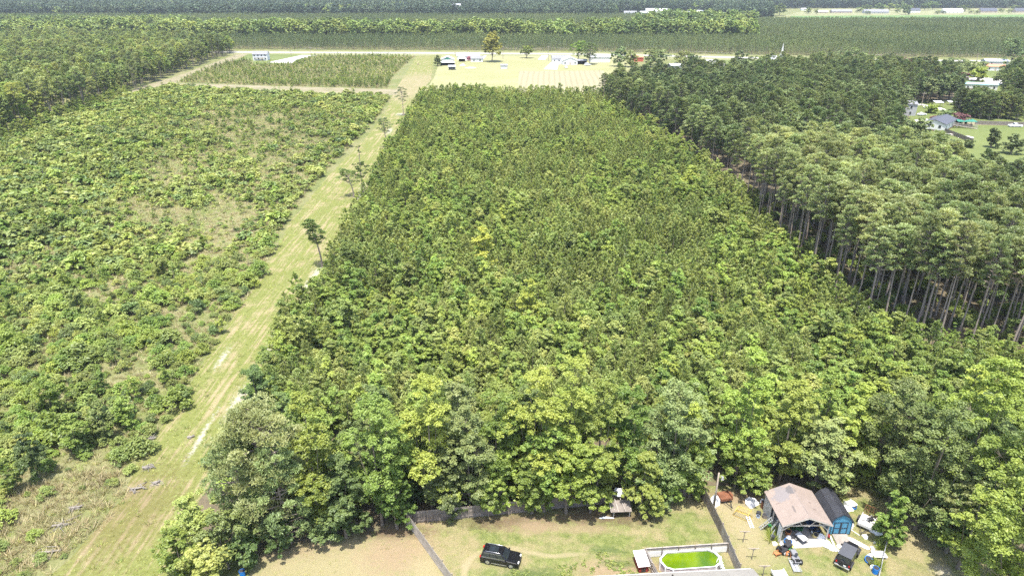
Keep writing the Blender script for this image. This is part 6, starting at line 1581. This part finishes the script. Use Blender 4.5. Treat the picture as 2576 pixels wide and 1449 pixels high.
for k, (uv, lab) in enumerate(((zC(1190, 1100), "dark crate stacked with the blue tub"), (zC(1160, 1200), "black milk crate below the dark one"), (zC(1205, 1270), "white jug crate above the blue barrel"))):
    p = P(*uv); mb = MB()
    for s in (-1, 1): mb.box(-.22, .22, s * .18 - .02, s * .18 + .02, 0, .32); mb.box(s * .2 - .02, s * .2 + .02, -.158, .158, 0, .32)
    mb.box(-.178, .178, -.158, .158, 0, .04); o = mb.build("crate", [M_plastic, M_plastic, M_tarp][k], loc=(p.x, p.y, .02), rz=.3 * k); tag(o, lab, "crate")
wd = [grass_tuft(350 + i, 1.1, 0.7, M_broadY, 26, .03) for i in range(2)]
for nm, q, step in (("tall_weeds", [zC(1240, 1080), zC(1410, 1080), zC(1400, 1300), zC(1250, 1290)], .35), ("weeds_by_tree", [zC(1370, 700), zC(1480, 700), zC(1460, 900), zC(1340, 880)], .35), ("weeds_by_post", [zA(850, 960), zA(1040, 960), zA(1050, 1190), zA(900, 1200)], .4), ("weeds_by_wood", [(2180, 1222), (2260, 1228), (2300, 1255), (2200, 1250)], .7)):
    w_ = fill(poly(*q), step, .5); scatter(nm, "clump of tall bright green weeds, " + {"tall_weeds": "beside the wire fence", "weeds_by_tree": "under the small yard tree", "weeds_by_post": "at the carport's left front post", "weeds_by_wood": "at the edge of the wood behind the shed"}[nm], wd, w_, rng.uniform(.7, 1.3, len(w_)))
# goods along the carport's left side
for k, (uv, mat, r_, h, lab) in enumerate(((zA(760, 610), M_rust, .22, 1.0, "rusty drum against the corrugated wall"), (zA(700, 725), M_plastic, .28, .35, "dark flower pot with a yellow ball beside the corrugated wall"), (zA(800, 770), M_fenceD, .32, .4, "brown barrel half beside the corrugated wall"), (zA(690, 770), plain("pale_blue_plastic", (.35, .45, .6), .6), .22, .2, "pale blue basin in the grass"), (zA(820, 960), M_plastic, .25, .45, "dark bin behind the lower ladder"))):
    barrel("drum", uv, r_, h, mat, lab, "drum" if k == 0 else "pot")

# ================================================================== FARM, HOUSES AND STREET BEYOND
M_wall = plain("white_siding", (0.62, 0.62, 0.60), 0.8, var=0.04, scale=.3)
M_tanwall = plain("tan_brick", (0.38, 0.31, 0.26), 0.9, var=0.08)
M_greywall = plain("grey_siding", (0.36, 0.36, 0.36), 0.8, var=0.05)
M_rgrey = plain("grey_shingle", (0.22, 0.22, 0.23), 0.9, var=0.10)
M_rslate = plain("slate_shingle", (0.085, 0.09, 0.11), 0.85, var=0.12)
M_rwhite = plain("white_metal_roof", (0.62, 0.63, 0.64), 0.5, var=0.04)
M_rgreen = plain("green_metal_roof", (0.045, 0.20, 0.14), 0.5, var=0.05)
M_rblue = plain("pale_blue_metal_roof", (0.30, 0.50, 0.56), 0.5, var=0.05)
M_rorange = plain("orange_roof", (0.48, 0.22, 0.13), 0.8, var=0.1)
M_rred = plain("red_barn", (0.42, 0.10, 0.06), 0.8)
M_brickb = plain("brick_foundation", (0.16, 0.085, 0.06), 0.9)
def house(name, lab, cat, at_, rz, w, d, h, rh, wall, roof, wins=3, door=True, chim=False, ridge='x', base=False, dormers=0, porch=False, open_front=False, over=.35, wside=0):
    """local: facade on y=0 facing -y, x along the facade"""
    root = empty(name, (at_[0], at_[1], 0), rz, lab, cat)
    zb = .6 if base else 0
    if base: mb = MB(); mb.box(-w / 2, w / 2, 0, d, 0, zb); mb.build("foundation", M_brickb, root)
    mb = MB()
    if open_front:
        mb.box(-w / 2, w / 2, d - .1, d, 0, h); mb.box(-w / 2, -w / 2 + .12, 0, d - .1, 0, h); mb.box(w / 2 - .12, w / 2, 0, d - .1, 0, h)
    elif ridge == 'x': mb.prism([(.03, zb), (.03, h), (d / 2, h + rh - .08), (d - .03, h), (d - .03, zb)], -w / 2, w / 2, 'x')
    else: mb.prism([(-w / 2 + .03, zb), (-w / 2 + .03, h), (0, h + rh - .08), (w / 2 - .03, h), (w / 2 - .03, zb)], 0, d, 'y')
    mb.build("wall", wall, root)
    mb = MB(); t = .16
    if ridge == 'x':
        for s, y0 in ((1, -over), (-1, d + over)):
            z0 = h - over * rh / (d / 2)
            mb.hexa([(-w / 2 - over, y0, z0), (w / 2 + over, y0, z0), (w / 2 + over, d / 2, h + rh), (-w / 2 - over, d / 2, h + rh), (-w / 2 - over, y0, z0 + t), (w / 2 + over, y0, z0 + t), (w / 2 + over, d / 2, h + rh + t), (-w / 2 - over, d / 2, h + rh + t)])
    else:
        for s in (-1, 1):
            z0 = h - over * rh / (w / 2); x0 = s * (w / 2 + over)
            mb.hexa([(x0, -over, z0), (x0, d + over, z0), (0, d + over, h + rh), (0, -over, h + rh), (x0, -over, z0 + t), (x0, d + over, z0 + t), (0, d + over, h + rh + t), (0, -over, h + rh + t)])
    ro = mb.build("roof", roof, root)
    if chim: mb = MB(); mb.box(w * .2, w * .2 + .8, d * .5 - .4, d * .5 + .4, h, h + rh + .9); mb.build("chimney", M_tanwall, root)
    for k in range(dormers):
        x = -w * .3 + k * w * .6 / max(1, dormers - 1); mb = MB(); mb.prism([(x - .7, h + .1), (x + .7, h + .1), (x + .7, h + 1.4), (x, h + 2.1), (x - .7, h + 1.4)], d * .16, d * .5); dm = mb.build("dormer", M_wall, root)
    levels = [zb + .9] if h < 4.6 else [zb + .9, zb + 3.6]
    for z in levels:
        for k in range(wins):
            x = -w / 2 + w * (k + .5) / wins
            if door and z == levels[0] and k == wins // 2:
                mb = MB(); mb.box(x - .5, x + .5, -.05, .02, zb, zb + 2.05); mb.build("door", M_tanwall if wall is M_wall else M_wall, root); continue
            mb = MB(); mb.box(x - .62, x + .62, -.06, .02, z - .08, z + 1.28); wf = mb.build("window", M_wall, root)
            mb = MB(); mb.box(x - .5, x + .5, -.08, -.061, z, z + 1.2); mb.build("pane", M_glass, wf)
    for k in range(wside):
        y = d * (k + .5) / wside; mb = MB(); mb.box(w / 2 - .02, w / 2 + .06, y - .6, y + .6, levels[0], levels[0] + 1.2); wf = mb.build("window", M_wall, root)
        mb = MB(); mb.box(w / 2 + .061, w / 2 + .08, y - .45, y + .45, levels[0] + .1, levels[0] + 1.1); mb.build("pane", M_glass, wf)
    if porch:
        mb = MB(); mb.box(-w * .35, w * .35, -2.4, -over - .02, 2.45, 2.6); mb.build("porch_roof", roof, root)
        for x in np.linspace(-w * .33, w * .33, 4): mb = MB(); mb.box(x - .07, x + .07, -2.3, -2.16, 0, 2.45); mb.build("porch_post", M_wall, root)
    return root
H_ = lambda u, v: XY(u, v)
house("white_house", "white two-storey house with a grey roof on the corner lawn by the road", "house", H_(655, 153), .05, 12, 8, 5.0, 2.0, M_wall, M_rgrey, 4, porch=True)
house("barn", "white barn with a green gable and a low front lean-to, left end of the farm", "barn", H_(1126, 162), .05, 10, 8, 3.6, 2.2, M_wall, M_rwhite, 0, door=False, ridge='y')
mb = MB(); p = P(1126, 162); mb.prism([(-3.0, 3.62), (3.0, 3.62), (0, 5.2)], -.06, -.02); o = mb.build("gable_panel", M_rgreen, loc=(p.x, p.y, 0), rz=.05); o.parent = [q for q in bpy.data.objects if q.name == "barn"][0]; o.location = (0, 0, 0); o.rotation_euler = (0, 0, 0)
house("lean_to_shed", "low open lean-to with a white roof in front of the barn", "shed", H_(1126, 166), .05, 11, 3.2, 2.4, .5, M_dark, M_rwhite, 0, door=False, open_front=True)
house("farmhouse", "long white farmhouse with a pale roof behind the pink bush", "house", H_(1178, 151), .03, 19, 9, 3.2, 1.9, M_wall, M_rwhite, 5)
house("garage", "small white garage with a grey roof and dark openings", "garage", H_(1200, 157), .03, 10, 7, 2.8, 1.6, M_wall, M_rgrey, 2, door=False)
house("tool_shed", "small shed with a dark open front left of the garage", "shed", H_(1162, 156), .03, 5, 5, 2.4, .9, M_dark, M_rwhite, 0, door=False, open_front=True)
house("open_shed", "small open shed with a white roof on the farm lawn", "shed", H_(1137, 177), .05, 5, 4, 2.6, .6, M_greywall, M_rwhite, 0, door=False, open_front=True)
house("field_shed", "small white shed with a grey roof alone in the mown field", "shed", H_(1268, 174), .05, 5.0, 4, 2.5, .8, M_wall, M_rgrey, 0, door=True)
house("long_house", "long white house with a grey roof at the head of the white driveway", "house", H_(1412, 158), .03, 15, 9, 3.2, 1.8, M_wall, M_rgrey, 4)
house("white_barn", "white gabled barn joined to a dark open carport near the driveway", "barn", H_(1434, 164), .03, 12, 11, 3.4, 2.4, M_wall, M_rwhite, 3, ridge='y')
house("open_carport", "dark open carport with a pale roof right of the white barn", "carport", H_(1462, 163), .03, 9, 8, 2.7, .9, M_dark, M_rgrey, 0, door=False, open_front=True)
house("white_hall", "large white metal building partly hidden by the trees right of the farm", "building", H_(1510, 158), .03, 16, 12, 4.2, 1.2, M_wall, M_rwhite, 0)
house("red_barn", "orange-red shed glimpsed between the trees behind the dark wood", "shed", H_(1605, 156), .1, 9, 6, 3.4, 1.4, M_rred, M_rorange, 0)
house("white_shed", "white metal shed standing among the trees of the dark wood", "shed", H_(1703, 178), .2, 10, 7, 3.6, 1.0, M_greywall, M_rwhite, 2)
# church
p = P(1965, 172); root = empty("church", (p.x, p.y, 0), .35, "white country church with a tall slender steeple above the trees", "church"); root.scale = (.74, .74, .80)
mb = MB(); mb.prism([(-5, 0), (-5, 5), (0, 10), (5, 5), (5, 0)], 0, 20); mb.build("nave", M_wall, root)
mb = MB()
for s in (-1, 1): mb.hexa([(s * 5.5, -.5, 4.6), (s * 5.5, 20.5, 4.6), (0, 20.5, 10.1), (0, -.5, 10.1), (s * 5.5, -.5, 4.85), (s * 5.5, 20.5, 4.85), (0, 20.5, 10.35), (0, -.5, 10.35)])
mb.build("roof", M_rwhite, root)
mb = MB(); mb.box(-1.5, 1.5, .5, 3.5, 8, 12.5); mb.build("steeple_base", M_wall, root)
mb = MB(); mb.cyl((0, 2, 12.5), 1.15, 3.2, 8, r2=.95); mb.build("belfry", M_wall, root)
mb = MB(); mb.cyl((0, 2, 15.7), .85, 7.2, 8, r2=.05); mb.build("spire", M_wall, root)
for s in (-1, 1): mb = MB(); mb.box(s * 2.5 - .5, s * 2.5 + .5, -.06, .0, 1.5, 4); mb.build("window", M_glass, root)
mb = MB(); mb.box(-.9, .9, -.08, 0, 0, 2.6); mb.build("door", M_rred, root)
# village at the right
p0, p1 = P(2325.7, 329), P(2374.8, 333.3)
hd = math.radians(-43); ax = Vector((math.cos(hd), math.sin(hd), 0))
cpt = p1 - ax * 4.3
house("ranch_house", "white ranch house with a slate-grey roof and a brick base, seen from the gable end", "house", (cpt.x, cpt.y), hd, 8.6, 19, 3.3, 1.5, M_wall, M_rslate, 2, door=False, ridge='y', base=True, wside=4)
def shelter(u, v, w, d, h, mat, rz, lab):
    root = empty("shelter", (*XY(u, v), 0), rz, lab, "shelter")
    mb = MB(); mb.hexa([(-w / 2, 0, h), (w / 2, 0, h), (w / 2, d, h + .5), (-w / 2, d, h + .5), (-w / 2, 0, h + .12), (w / 2, 0, h + .12), (w / 2, d, h + .62), (-w / 2, d, h + .62)]); mb.build("roof", mat, root)
    for x in (-w / 2 + .2, w / 2 - .2):
        for y in (.2, d - .2): mb = MB(); mb.box(x - .07, x + .07, y - .07, y + .07, 0, h + .02 + .5 * y / d - .0); mb.build("post", M_lumber, root)
    return root
shelter(2432, 321, 8.5, 4.5, 2.4, M_rgreen, -.05, "open shelter with a green metal roof beside the white ranch house")
p = P(2400, 322); root = empty("deck_stairs", (p.x, p.y, 0), math.radians(-15), "long pale wooden ramp leading down from the ranch house to the lawn", "ramp")
for k in range(4): mb = MB(); mb.bar((-1 + 2.6 * k, 0, 1.3 - .33 * k), (1.6 + 2.6 * k, 0, 1.0 - .33 * k), 1.4, .12); mb.build("ramp_deck", M_ramp, root)
for s in (-.7, .7):
    mb = MB(); mb.bar((-1, s, 2.3), (9.3, s, 1.1), .09); mb.bar((-1, s, 1.8), (9.3, s, .6), .07); [mb.bar((x, s, 0), (x, s, 2.2 - .115 * x), .08) for x in np.linspace(-.9, 9.2, 7)]; mb.build("handrail", M_ramp, root)
fence("yard_fence", P(2452, 314), P(2720, 322), 1.8, M_fenceD, "grey board fence behind the pickup on the back lawn", seg=2.6)
fence("yard_fence", P(2374, 333), P(2446, 361), 1.8, M_fenceD, "grey board fence running from the ranch house corner across the lawn", seg=2.6)
fence("yard_fence", P(2338, 384), P(2418, 386), 1.0, M_fence, "low fence in front of the row of small shrubs", seg=2.6)
car("pickup_truck", P(2553, 320), 3.1, "white pickup truck parked at the board fence on the back lawn", "pickup truck", M_white, 5.6, 1.95, 1.8, 'pickup', False)
car("parked_car", P(2334, 273), .1, "white saloon car on the grass right of the grey two-storey house", "car", M_white, 4.8, 1.8, 1.45, 'sedan', False)
car("parked_car", P(2318, 291), .3, "white car in front of the grey two-storey house, half hidden by trees", "car", M_white, 4.6, 1.8, 1.45, 'sedan', False)
car("farm_truck", P(1424, 172), 1.6, "small red and white truck parked on the farm lawn below the white barn", "truck", M_white, 5.0, 1.9, 1.8, 'pickup', False)
car("parked_van", P(1478, 166), .5, "pale van parked under the dark pine by the farm carport", "van", M_white, 5.0, 1.95, 2.0, 'suv', False)
house("grey_house", "narrow grey two-storey house at the edge of the dark wood", "house", H_(2288, 292), -.25, 5.2, 9, 5.6, .9, M_greywall, M_rgrey, 1, door=False, wside=0)
shelter(2362, 270, 4.5, 3, 2.2, M_rwhite, 0, "small dark shelter with a white roof in the cluttered lot")
shelter(2397, 266, 4.5, 2.4, 1.6, M_rwhite, .1, "low white-topped stand at the right of the cluttered lot")
house("mobile_home", "long pale mobile home with a faded blue metal roof", "mobile home", H_(2458, 226), -.33, 21, 5, 3.1, .7, M_wall, M_rblue, 6)
house("far_house", "white-roofed house near the right picture edge by the road", "house", H_(2508, 165), -.1, 17, 9, 3.0, 1.3, M_greywall, M_rwhite, 2)
house("far_cottage", "cottage with a faded orange roof below the white-roofed house", "house", H_(2503, 179), -.35, 12, 7, 2.9, 1.4, M_wall, M_rorange, 3)
house("street_house", "white house glimpsed between trees by the village street", "house", H_(2330, 165), .1, 12, 7, 3, 1.4, M_wall, M_rgrey, 3)
mb = MB(); p = P(2396, 341)
for k in range(4): mb.box(-3 + 1.6 * k, -1.7 + 1.6 * k, -1.0, 1.0, 0, .6)
o = mb.build("raised_bed", M_lumber, loc=(p.x, p.y, 0)); tag(o, "grey raised garden bed on the lawn behind the board fence", "garden bed")
for k, (u, v, rx, ry, h, lab) in enumerate(((2428, 347, 3.2, 1.6, .7, "heap of pale scrap wood and metal on the lawn"), (2360, 277, 4, 1.6, 1.0, "cluttered heap of junk beside the small dark shelter"), (2318, 265, 2.4, 1.0, .5, "white boards stacked under the lamp pole"), (1165, 166, 2.2, 1.5, 1.3, "white play equipment heap behind the open shed"), (1184, 172, 4.2, 2, .7, "pile of pale gravel on the farm lawn"))):
    crumple("scrap_heap", (u, v), rx, ry, h, M_greyply if k != 4 else M_pave, lab, "heap", 90 + k)
p = P(1052, 164); mb = MB(); mb.cyl((0, -.7, .75), .75, 1.4, 14, axis='y'); o = mb.build("hay_bale", plain("hay", (.38, .32, .18), .95, var=.2), loc=(p.x, p.y, 0), rz=.4); tag(o, "round hay bale lying on the far end of the mown track", "hay bale")
# far row along the bright field, and houses in the far woods
for (u, v, w, d, h, rh, wm, rm, wn_, dm, nm, lab) in (
    (2022, 27.5, 12, 8, 3.5, 1.5, M_wall, M_rwhite, 0, 0, "far_shed", "small white shed left of the far field houses"),
    (2070, 34, 22, 9, 3.0, 2, M_tanwall, M_rwhite, 2, 0, "far_house", "pale-roofed part of the tan ranch house, left end of the far row"),
    (2118, 34, 44, 11, 3.4, 3.4, M_tanwall, M_rgrey, 6, 0, "far_house", "long tan ranch house, second of the row beyond the bright field"),
    (2205, 35, 52, 12, 3.6, 4.2, M_greywall, M_rgrey, 6, 0, "far_house", "long grey-roofed house behind the round bush in the far row"),
    (2302, 33, 22, 12, 4.6, 4.5, M_wall, M_rslate, 2, 0, "far_house", "house with a white gable and dark roof behind the ivy-covered tree"),
    (2398, 34, 42, 13, 3.8, 5.0, M_wall, M_rwhite, 5, 0, "far_house", "white house with a pale hipped-looking roof in the far row"),
    (2488, 33, 36, 13, 3.8, 5.4, M_tanwall, M_rslate, 4, 3, "far_house", "house with three white dormers in the dark roof, far row"),
    (2574, 33, 34, 13, 3.8, 5.2, M_tanwall, M_rslate, 4, 0, "far_house", "dark-roofed brick house cut by the right picture edge, far row"),
    (1586, 38, 26, 12, 3.5, 3.5, M_greywall, M_rgrey, 3, 0, "woodland_house", "grey-roofed house at the foot of the far dark forest"),
    (1652, 37, 44, 14, 7.0, 4.0, M_wall, M_rwhite, 6, 0, "woodland_house", "large white house at the foot of the far dark forest"),
    (1624, 38, 22, 10, 4.0, 2.5, M_wall, M_rwhite, 3, 0, "woodland_house", "low white wing left of the large white house"),
    (1720, 38, 24, 12, 3.5, 3.0, M_greywall, M_rgrey, 3, 0, "woodland_house", "low grey house right of the large white house"),
    (1760, 36, 16, 10, 4.0, 3.0, M_wall, M_rwhite, 2, 0, "woodland_house", "small white building behind the bright grove"),
    (1155, 20, 34, 14, 11.0, 4.0, M_wall, M_rwhite, 4, 0, "woodland_house", "white building rising out of the forest at the top of the picture"),
    (40, 158, 8, 6, 3.5, 1.5, M_wall, M_rwhite, 1, 0, "woodland_shed", "small white roof hidden in the mixed forest at the left edge")):
    x, y = XY(u, v)
    if u == 1155: x, y = 1.0 * (1155 - 1288) / F * 1750, 1700.0
    house(nm, lab, "house" if "shed" not in nm else "shed", (x, y), 0.02, w, d, h, rh, wm, rm, wn_, dormers=dm, door=False)
# single trees of the middle distance
def lone(ut, vt, vb, R, mat, lab, nm="field_tree", base=.12, ls=.5, cat_="tree", nl=40, ncl=80, pine=False, spire=0, lobes=7):
    x, y, H = stand_at(ut, vt, vb)
    if pine: a_, b_ = tall_pine(int(ut) + 900, H, R, mat, crown=.75, ncl=50, nt=24, k=4, tl=.8, tw=.2)
    else: a_, b_ = broad_tree(int(ut) + 900, H, R, mat, base=base, lobes=lobes, ncl=ncl, nleaf=nl, ls=ls, trunk_r=.35, spire=spire)
    o = empty(nm, (x, y, 0), 0, lab, cat_); put("trunk", a_, o); put("crown", b_, o)
lone(1237, 80, 156, 8.4, M_gold, "tall golden-green tree behind the garage by the road", base=.10, spire=.25, lobes=12, ncl=190, nl=60, ls=.55)
lone(1325, 118, 147, 5.2, M_broad, "small round-topped tree alone at the far side of the mown field", base=.25)
lone(1456, 106, 152, 8.5, M_broad, "big round green tree behind the long white house", base=.1)
lone(1485, 112, 163, 7.0, M_darkwood, "dark spreading pine right of the farm carport", pine=True)
lone(1100, 140, 167, 3.6, M_darkwood, "dark pointed cedar left of the barn", "cedar_tree", base=.03, spire=.6)
lone(1180, 143, 153, 2.4, M_pink, "pink flowering bush beside the farmhouse", "flowering_bush", base=0, cat_="bush", nl=24, ls=.35)
lone(1188, 141, 152, 2.0, M_plum, "reddish bush beside the pink one", "flowering_bush", base=0, cat_="bush", nl=24, ls=.35)
lone(2283, 12, 38, 12, M_darkwood, "dark ivy-covered tree standing in the bright far field", base=.02, ls=1.2)
for k, (ut, vt, vb, R, mat, lab) in enumerate(((1640, 122, 170, 7, M_darkwood, "dark tree left of the red shed"), (1660, 126, 178, 8, M_darkwood, "dark tree right of the red shed"), (1720, 130, 175, 8, M_oak, "greyish tree behind the white shed"), (1745, 138, 178, 7, M_darkwood, "dark tree right of the white shed"), (1560, 122, 168, 7, M_darkwood, "dark tree right of the white hall"), (1590, 128, 170, 6, M_oak, "greyish tree just left of the red shed"), (1770, 155, 185, 5, M_darkwood, "dark tree beside the church driveway"),
        (1870, 128, 185, 7, M_darkwood, "dark round tree left of the churchyard trees"), (1915, 140, 190, 9, M_oak, "pale grey-green tree in front of the church"), (1950, 150, 192, 7, M_oak, "pale grey-green tree hiding the church wall"), (2010, 145, 190, 6, M_darkwood, "dark tree right of the church"), (2085, 128, 182, 9, M_oak, "olive round tree, left of the two behind the dark wood"), (2140, 124, 185, 12, M_oak, "olive round tree, right of the two behind the dark wood"),
        (2190, 138, 190, 9, M_darkwood, "dark tree right of the olive pair"), (2240, 138, 190, 8, M_darkwood, "dark tree behind the back of the wood"), (2290, 150, 195, 7, M_plum, "purplish tree by the village street"), (2335, 152, 182, 6, M_plum, "plum-coloured round tree on the village lawn"), (2405, 152, 196, 10, M_darkwood, "big dark tree on the village lawn"), (2450, 158, 193, 9, M_oak, "pale olive tree beside the big dark one"), (2470, 172, 205, 6.0, M_broad, "rounded bright green tree by the village street"), (2425, 185, 200, 3.5, M_plum, "low plum bush by the village street"),
        (2545, 160, 215, 9, M_darkwood, "dark tree between the orange-roofed cottage and the picture edge"), (2560, 100, 165, 10, M_darkwood, "tall dark tree at the right picture edge by the road"), (2440, 225, 245, 3.2, M_plum, "dark red tree in front of the mobile home"), (2352, 295, 312, 3.0, M_plum, "plum-coloured bush behind the ranch house roof"), (2420, 290, 315, 4.5, M_plum, "wide plum-coloured bush behind the green-roofed shelter"), (2385, 282, 306, 4.5, M_darkwood, "dark bush left of the wide plum one"), (2320, 300, 345, 4.5, M_darkwood, "dark tree touching the left corner of the ranch house"),
        (2290, 305, 360, 4.5, M_darkwood, "dark tree left of the one touching the ranch house"), (2507, 320, 372, 3.4, M_darkwood, "pointed dark conifer on the back lawn"), (2558, 338, 388, 4.6, M_darkwood, "wide dark conifer at the right edge of the back lawn"), (2350, 358, 380, 2.4, M_oak, "greyish round shrub, leftmost of the row on the lawn"), (2367, 355, 380, 2.2, M_darkwood, "dark round shrub, second of the row on the lawn"), (2385, 363, 381, 1.5, M_darkwood, "small dark shrub, third of the row on the lawn"), (2408, 354, 382, 2.3, M_darkwood, "round dark shrub, rightmost of the row on the lawn"),
        (2440, 355, 372, 1.8, M_darkwood, "small bush at the end of the board fence"), (2345, 265, 285, 3.0, M_broad, "small leafy tree in the cluttered lot"), (2110, 25, 32, 0, None, None))):
    if mat is None: continue
    lone(ut, vt, vb, R, mat, lab, base=.05, nl=30, ncl=70, ls=.45 if vb > 230 else .65, spire=.55 if 'conifer' in lab else 0)
# trees round the far row
for k, (u, vt, vb, R) in enumerate(((2035, 20, 36, 9), (2055, 24, 37, 6), (2165, 19, 32, 12), (2180, 12, 30, 13), (2215, 9, 28, 13), (2240, 10, 27, 12), (2260, 12, 27, 12), (2185, 27, 38, 6), (2330, 8, 27, 14), (2350, 6, 25, 15), (2260, 20, 34, 7), (2360, 26, 36, 8), (2375, 27, 36, 7), (2430, 14, 30, 12), (2445, 25, 35, 7), (2460, 26, 36, 7), (2520, 22, 32, 9), (2540, 24, 34, 8), (2555, 14, 27, 12), (2600, 22, 33, 8), (1965, 10, 40, 14), (1940, 15, 42, 14))):
    x, y, H = stand_at(u, vt, vb)
    a_ = FARB[k % 4]; s = H / 17; o = put("far_tree", a_, None, (x, y, 0), (0, 0, k), (R / 6.0, R / 6.0, s)); tag(o, ["low", "tall", "broad"][(R > 8) + (R > 12)] + " rounded tree " + ("left of the tan ranch house" if u < 2080 else "between the tan ranch and the grey-roofed house" if u < 2200 else "behind the grey-roofed house" if u < 2290 else "near the white-gabled house" if u < 2400 else "between the pale-roofed and the dormered house" if u < 2500 else "near the brick house at the right edge") + ", far row", "tree", "trees among the houses beyond the bright field")
# poles and wires along the road
pl_ = []
for (u, vt, vb, lab) in ((587, 128, 145, "short pole by the left end of the road"), (731, 126, 140, "roadside pole left of the house driveway"), (779, 118, 142, "roadside pole right of the corner house"), (1018, 132, 150, "pole in the plantation edge left of the farm"), (1265, 116, 149, "roadside pole right of the golden tree"), (1380, 116, 154, "roadside pole at the white driveway"), (1145, 131, 143, "thin pole behind the barn"), (1775, 128, 152, "roadside pole at the church driveway"),
        (2218, 136, 160, "white-topped pole behind the dark wood"), (2256, 134, 162, "pole right of the white-topped one"), (2462, 134, 166, "leaning pole near the white-roofed house"), (2370, 165, 192, "pole at the head of the village street"), (2326, 232, 268, "lamp pole beside the grey two-storey house"), (1990, 12, 37, "pole at the left end of the bright field"), (2365, 20, 33, "pole among the far houses")):
    x, y, H = stand_at(u, vt, vb); root = empty("utility_pole", (x, y, 0), 0, lab, "pole", "poles along the roads"); H = min(H, 14)
    mb = MB(); mb.tube([(0, 0, 0), (0, 0, H)], [.22, .15], 8); mb.build("pole", M_post, root)
    mb = MB(); mb.box(-1.2, 1.2, -.07, .07, H - .9, H - .72); mb.build("crossarm", M_post, root)
    pl_.append((u, x, y, H))
for a, c in ((0, 2), (2, 3), (3, 4), (4, 5), (5, 7), (7, 8)):
    a, c = pl_[a], pl_[c]; mb = MB()
    pts_ = [(a[1] * (1 - t) + c[1] * t, a[2] * (1 - t) + c[2] * t, (a[3] * (1 - t) + c[3] * t) - .8 - 2.2 * 4 * t * (1 - t)) for t in np.linspace(0, 1, 9)]
    mb.tube(pts_, .022, 4); o = mb.build("power_line", M_siding); tag(o, "sagging power line along the road between two poles", "cable", "power lines along the road")

# ================================================================== THE AIR
mb = MB(); mb.box(-6500, 6500, -250, 8500, -1.0, 64.0)
hz = mb.build("haze", plain("unused", (1, 1, 1)))
hm = bpy.data.materials.new("haze_air"); hm.use_nodes = True; hN, hL = hm.node_tree.nodes, hm.node_tree.links
hN.remove(hN["Principled BSDF"]); vol = hN.new("ShaderNodeVolumePrincipled")
vol.inputs["Color"].default_value = (0.80, 0.88, 0.95, 1); vol.inputs["Density"].default_value = 0.00008; vol.inputs["Anisotropy"].default_value = 0.0
hL.new(vol.outputs[0], [n for n in hN if n.type == 'OUTPUT_MATERIAL'][0].inputs["Volume"])
hz.data.materials.clear(); hz.data.materials.append(hm); hz["kind"] = "stuff"
hz["label"] = "thin summer haze over the whole countryside"
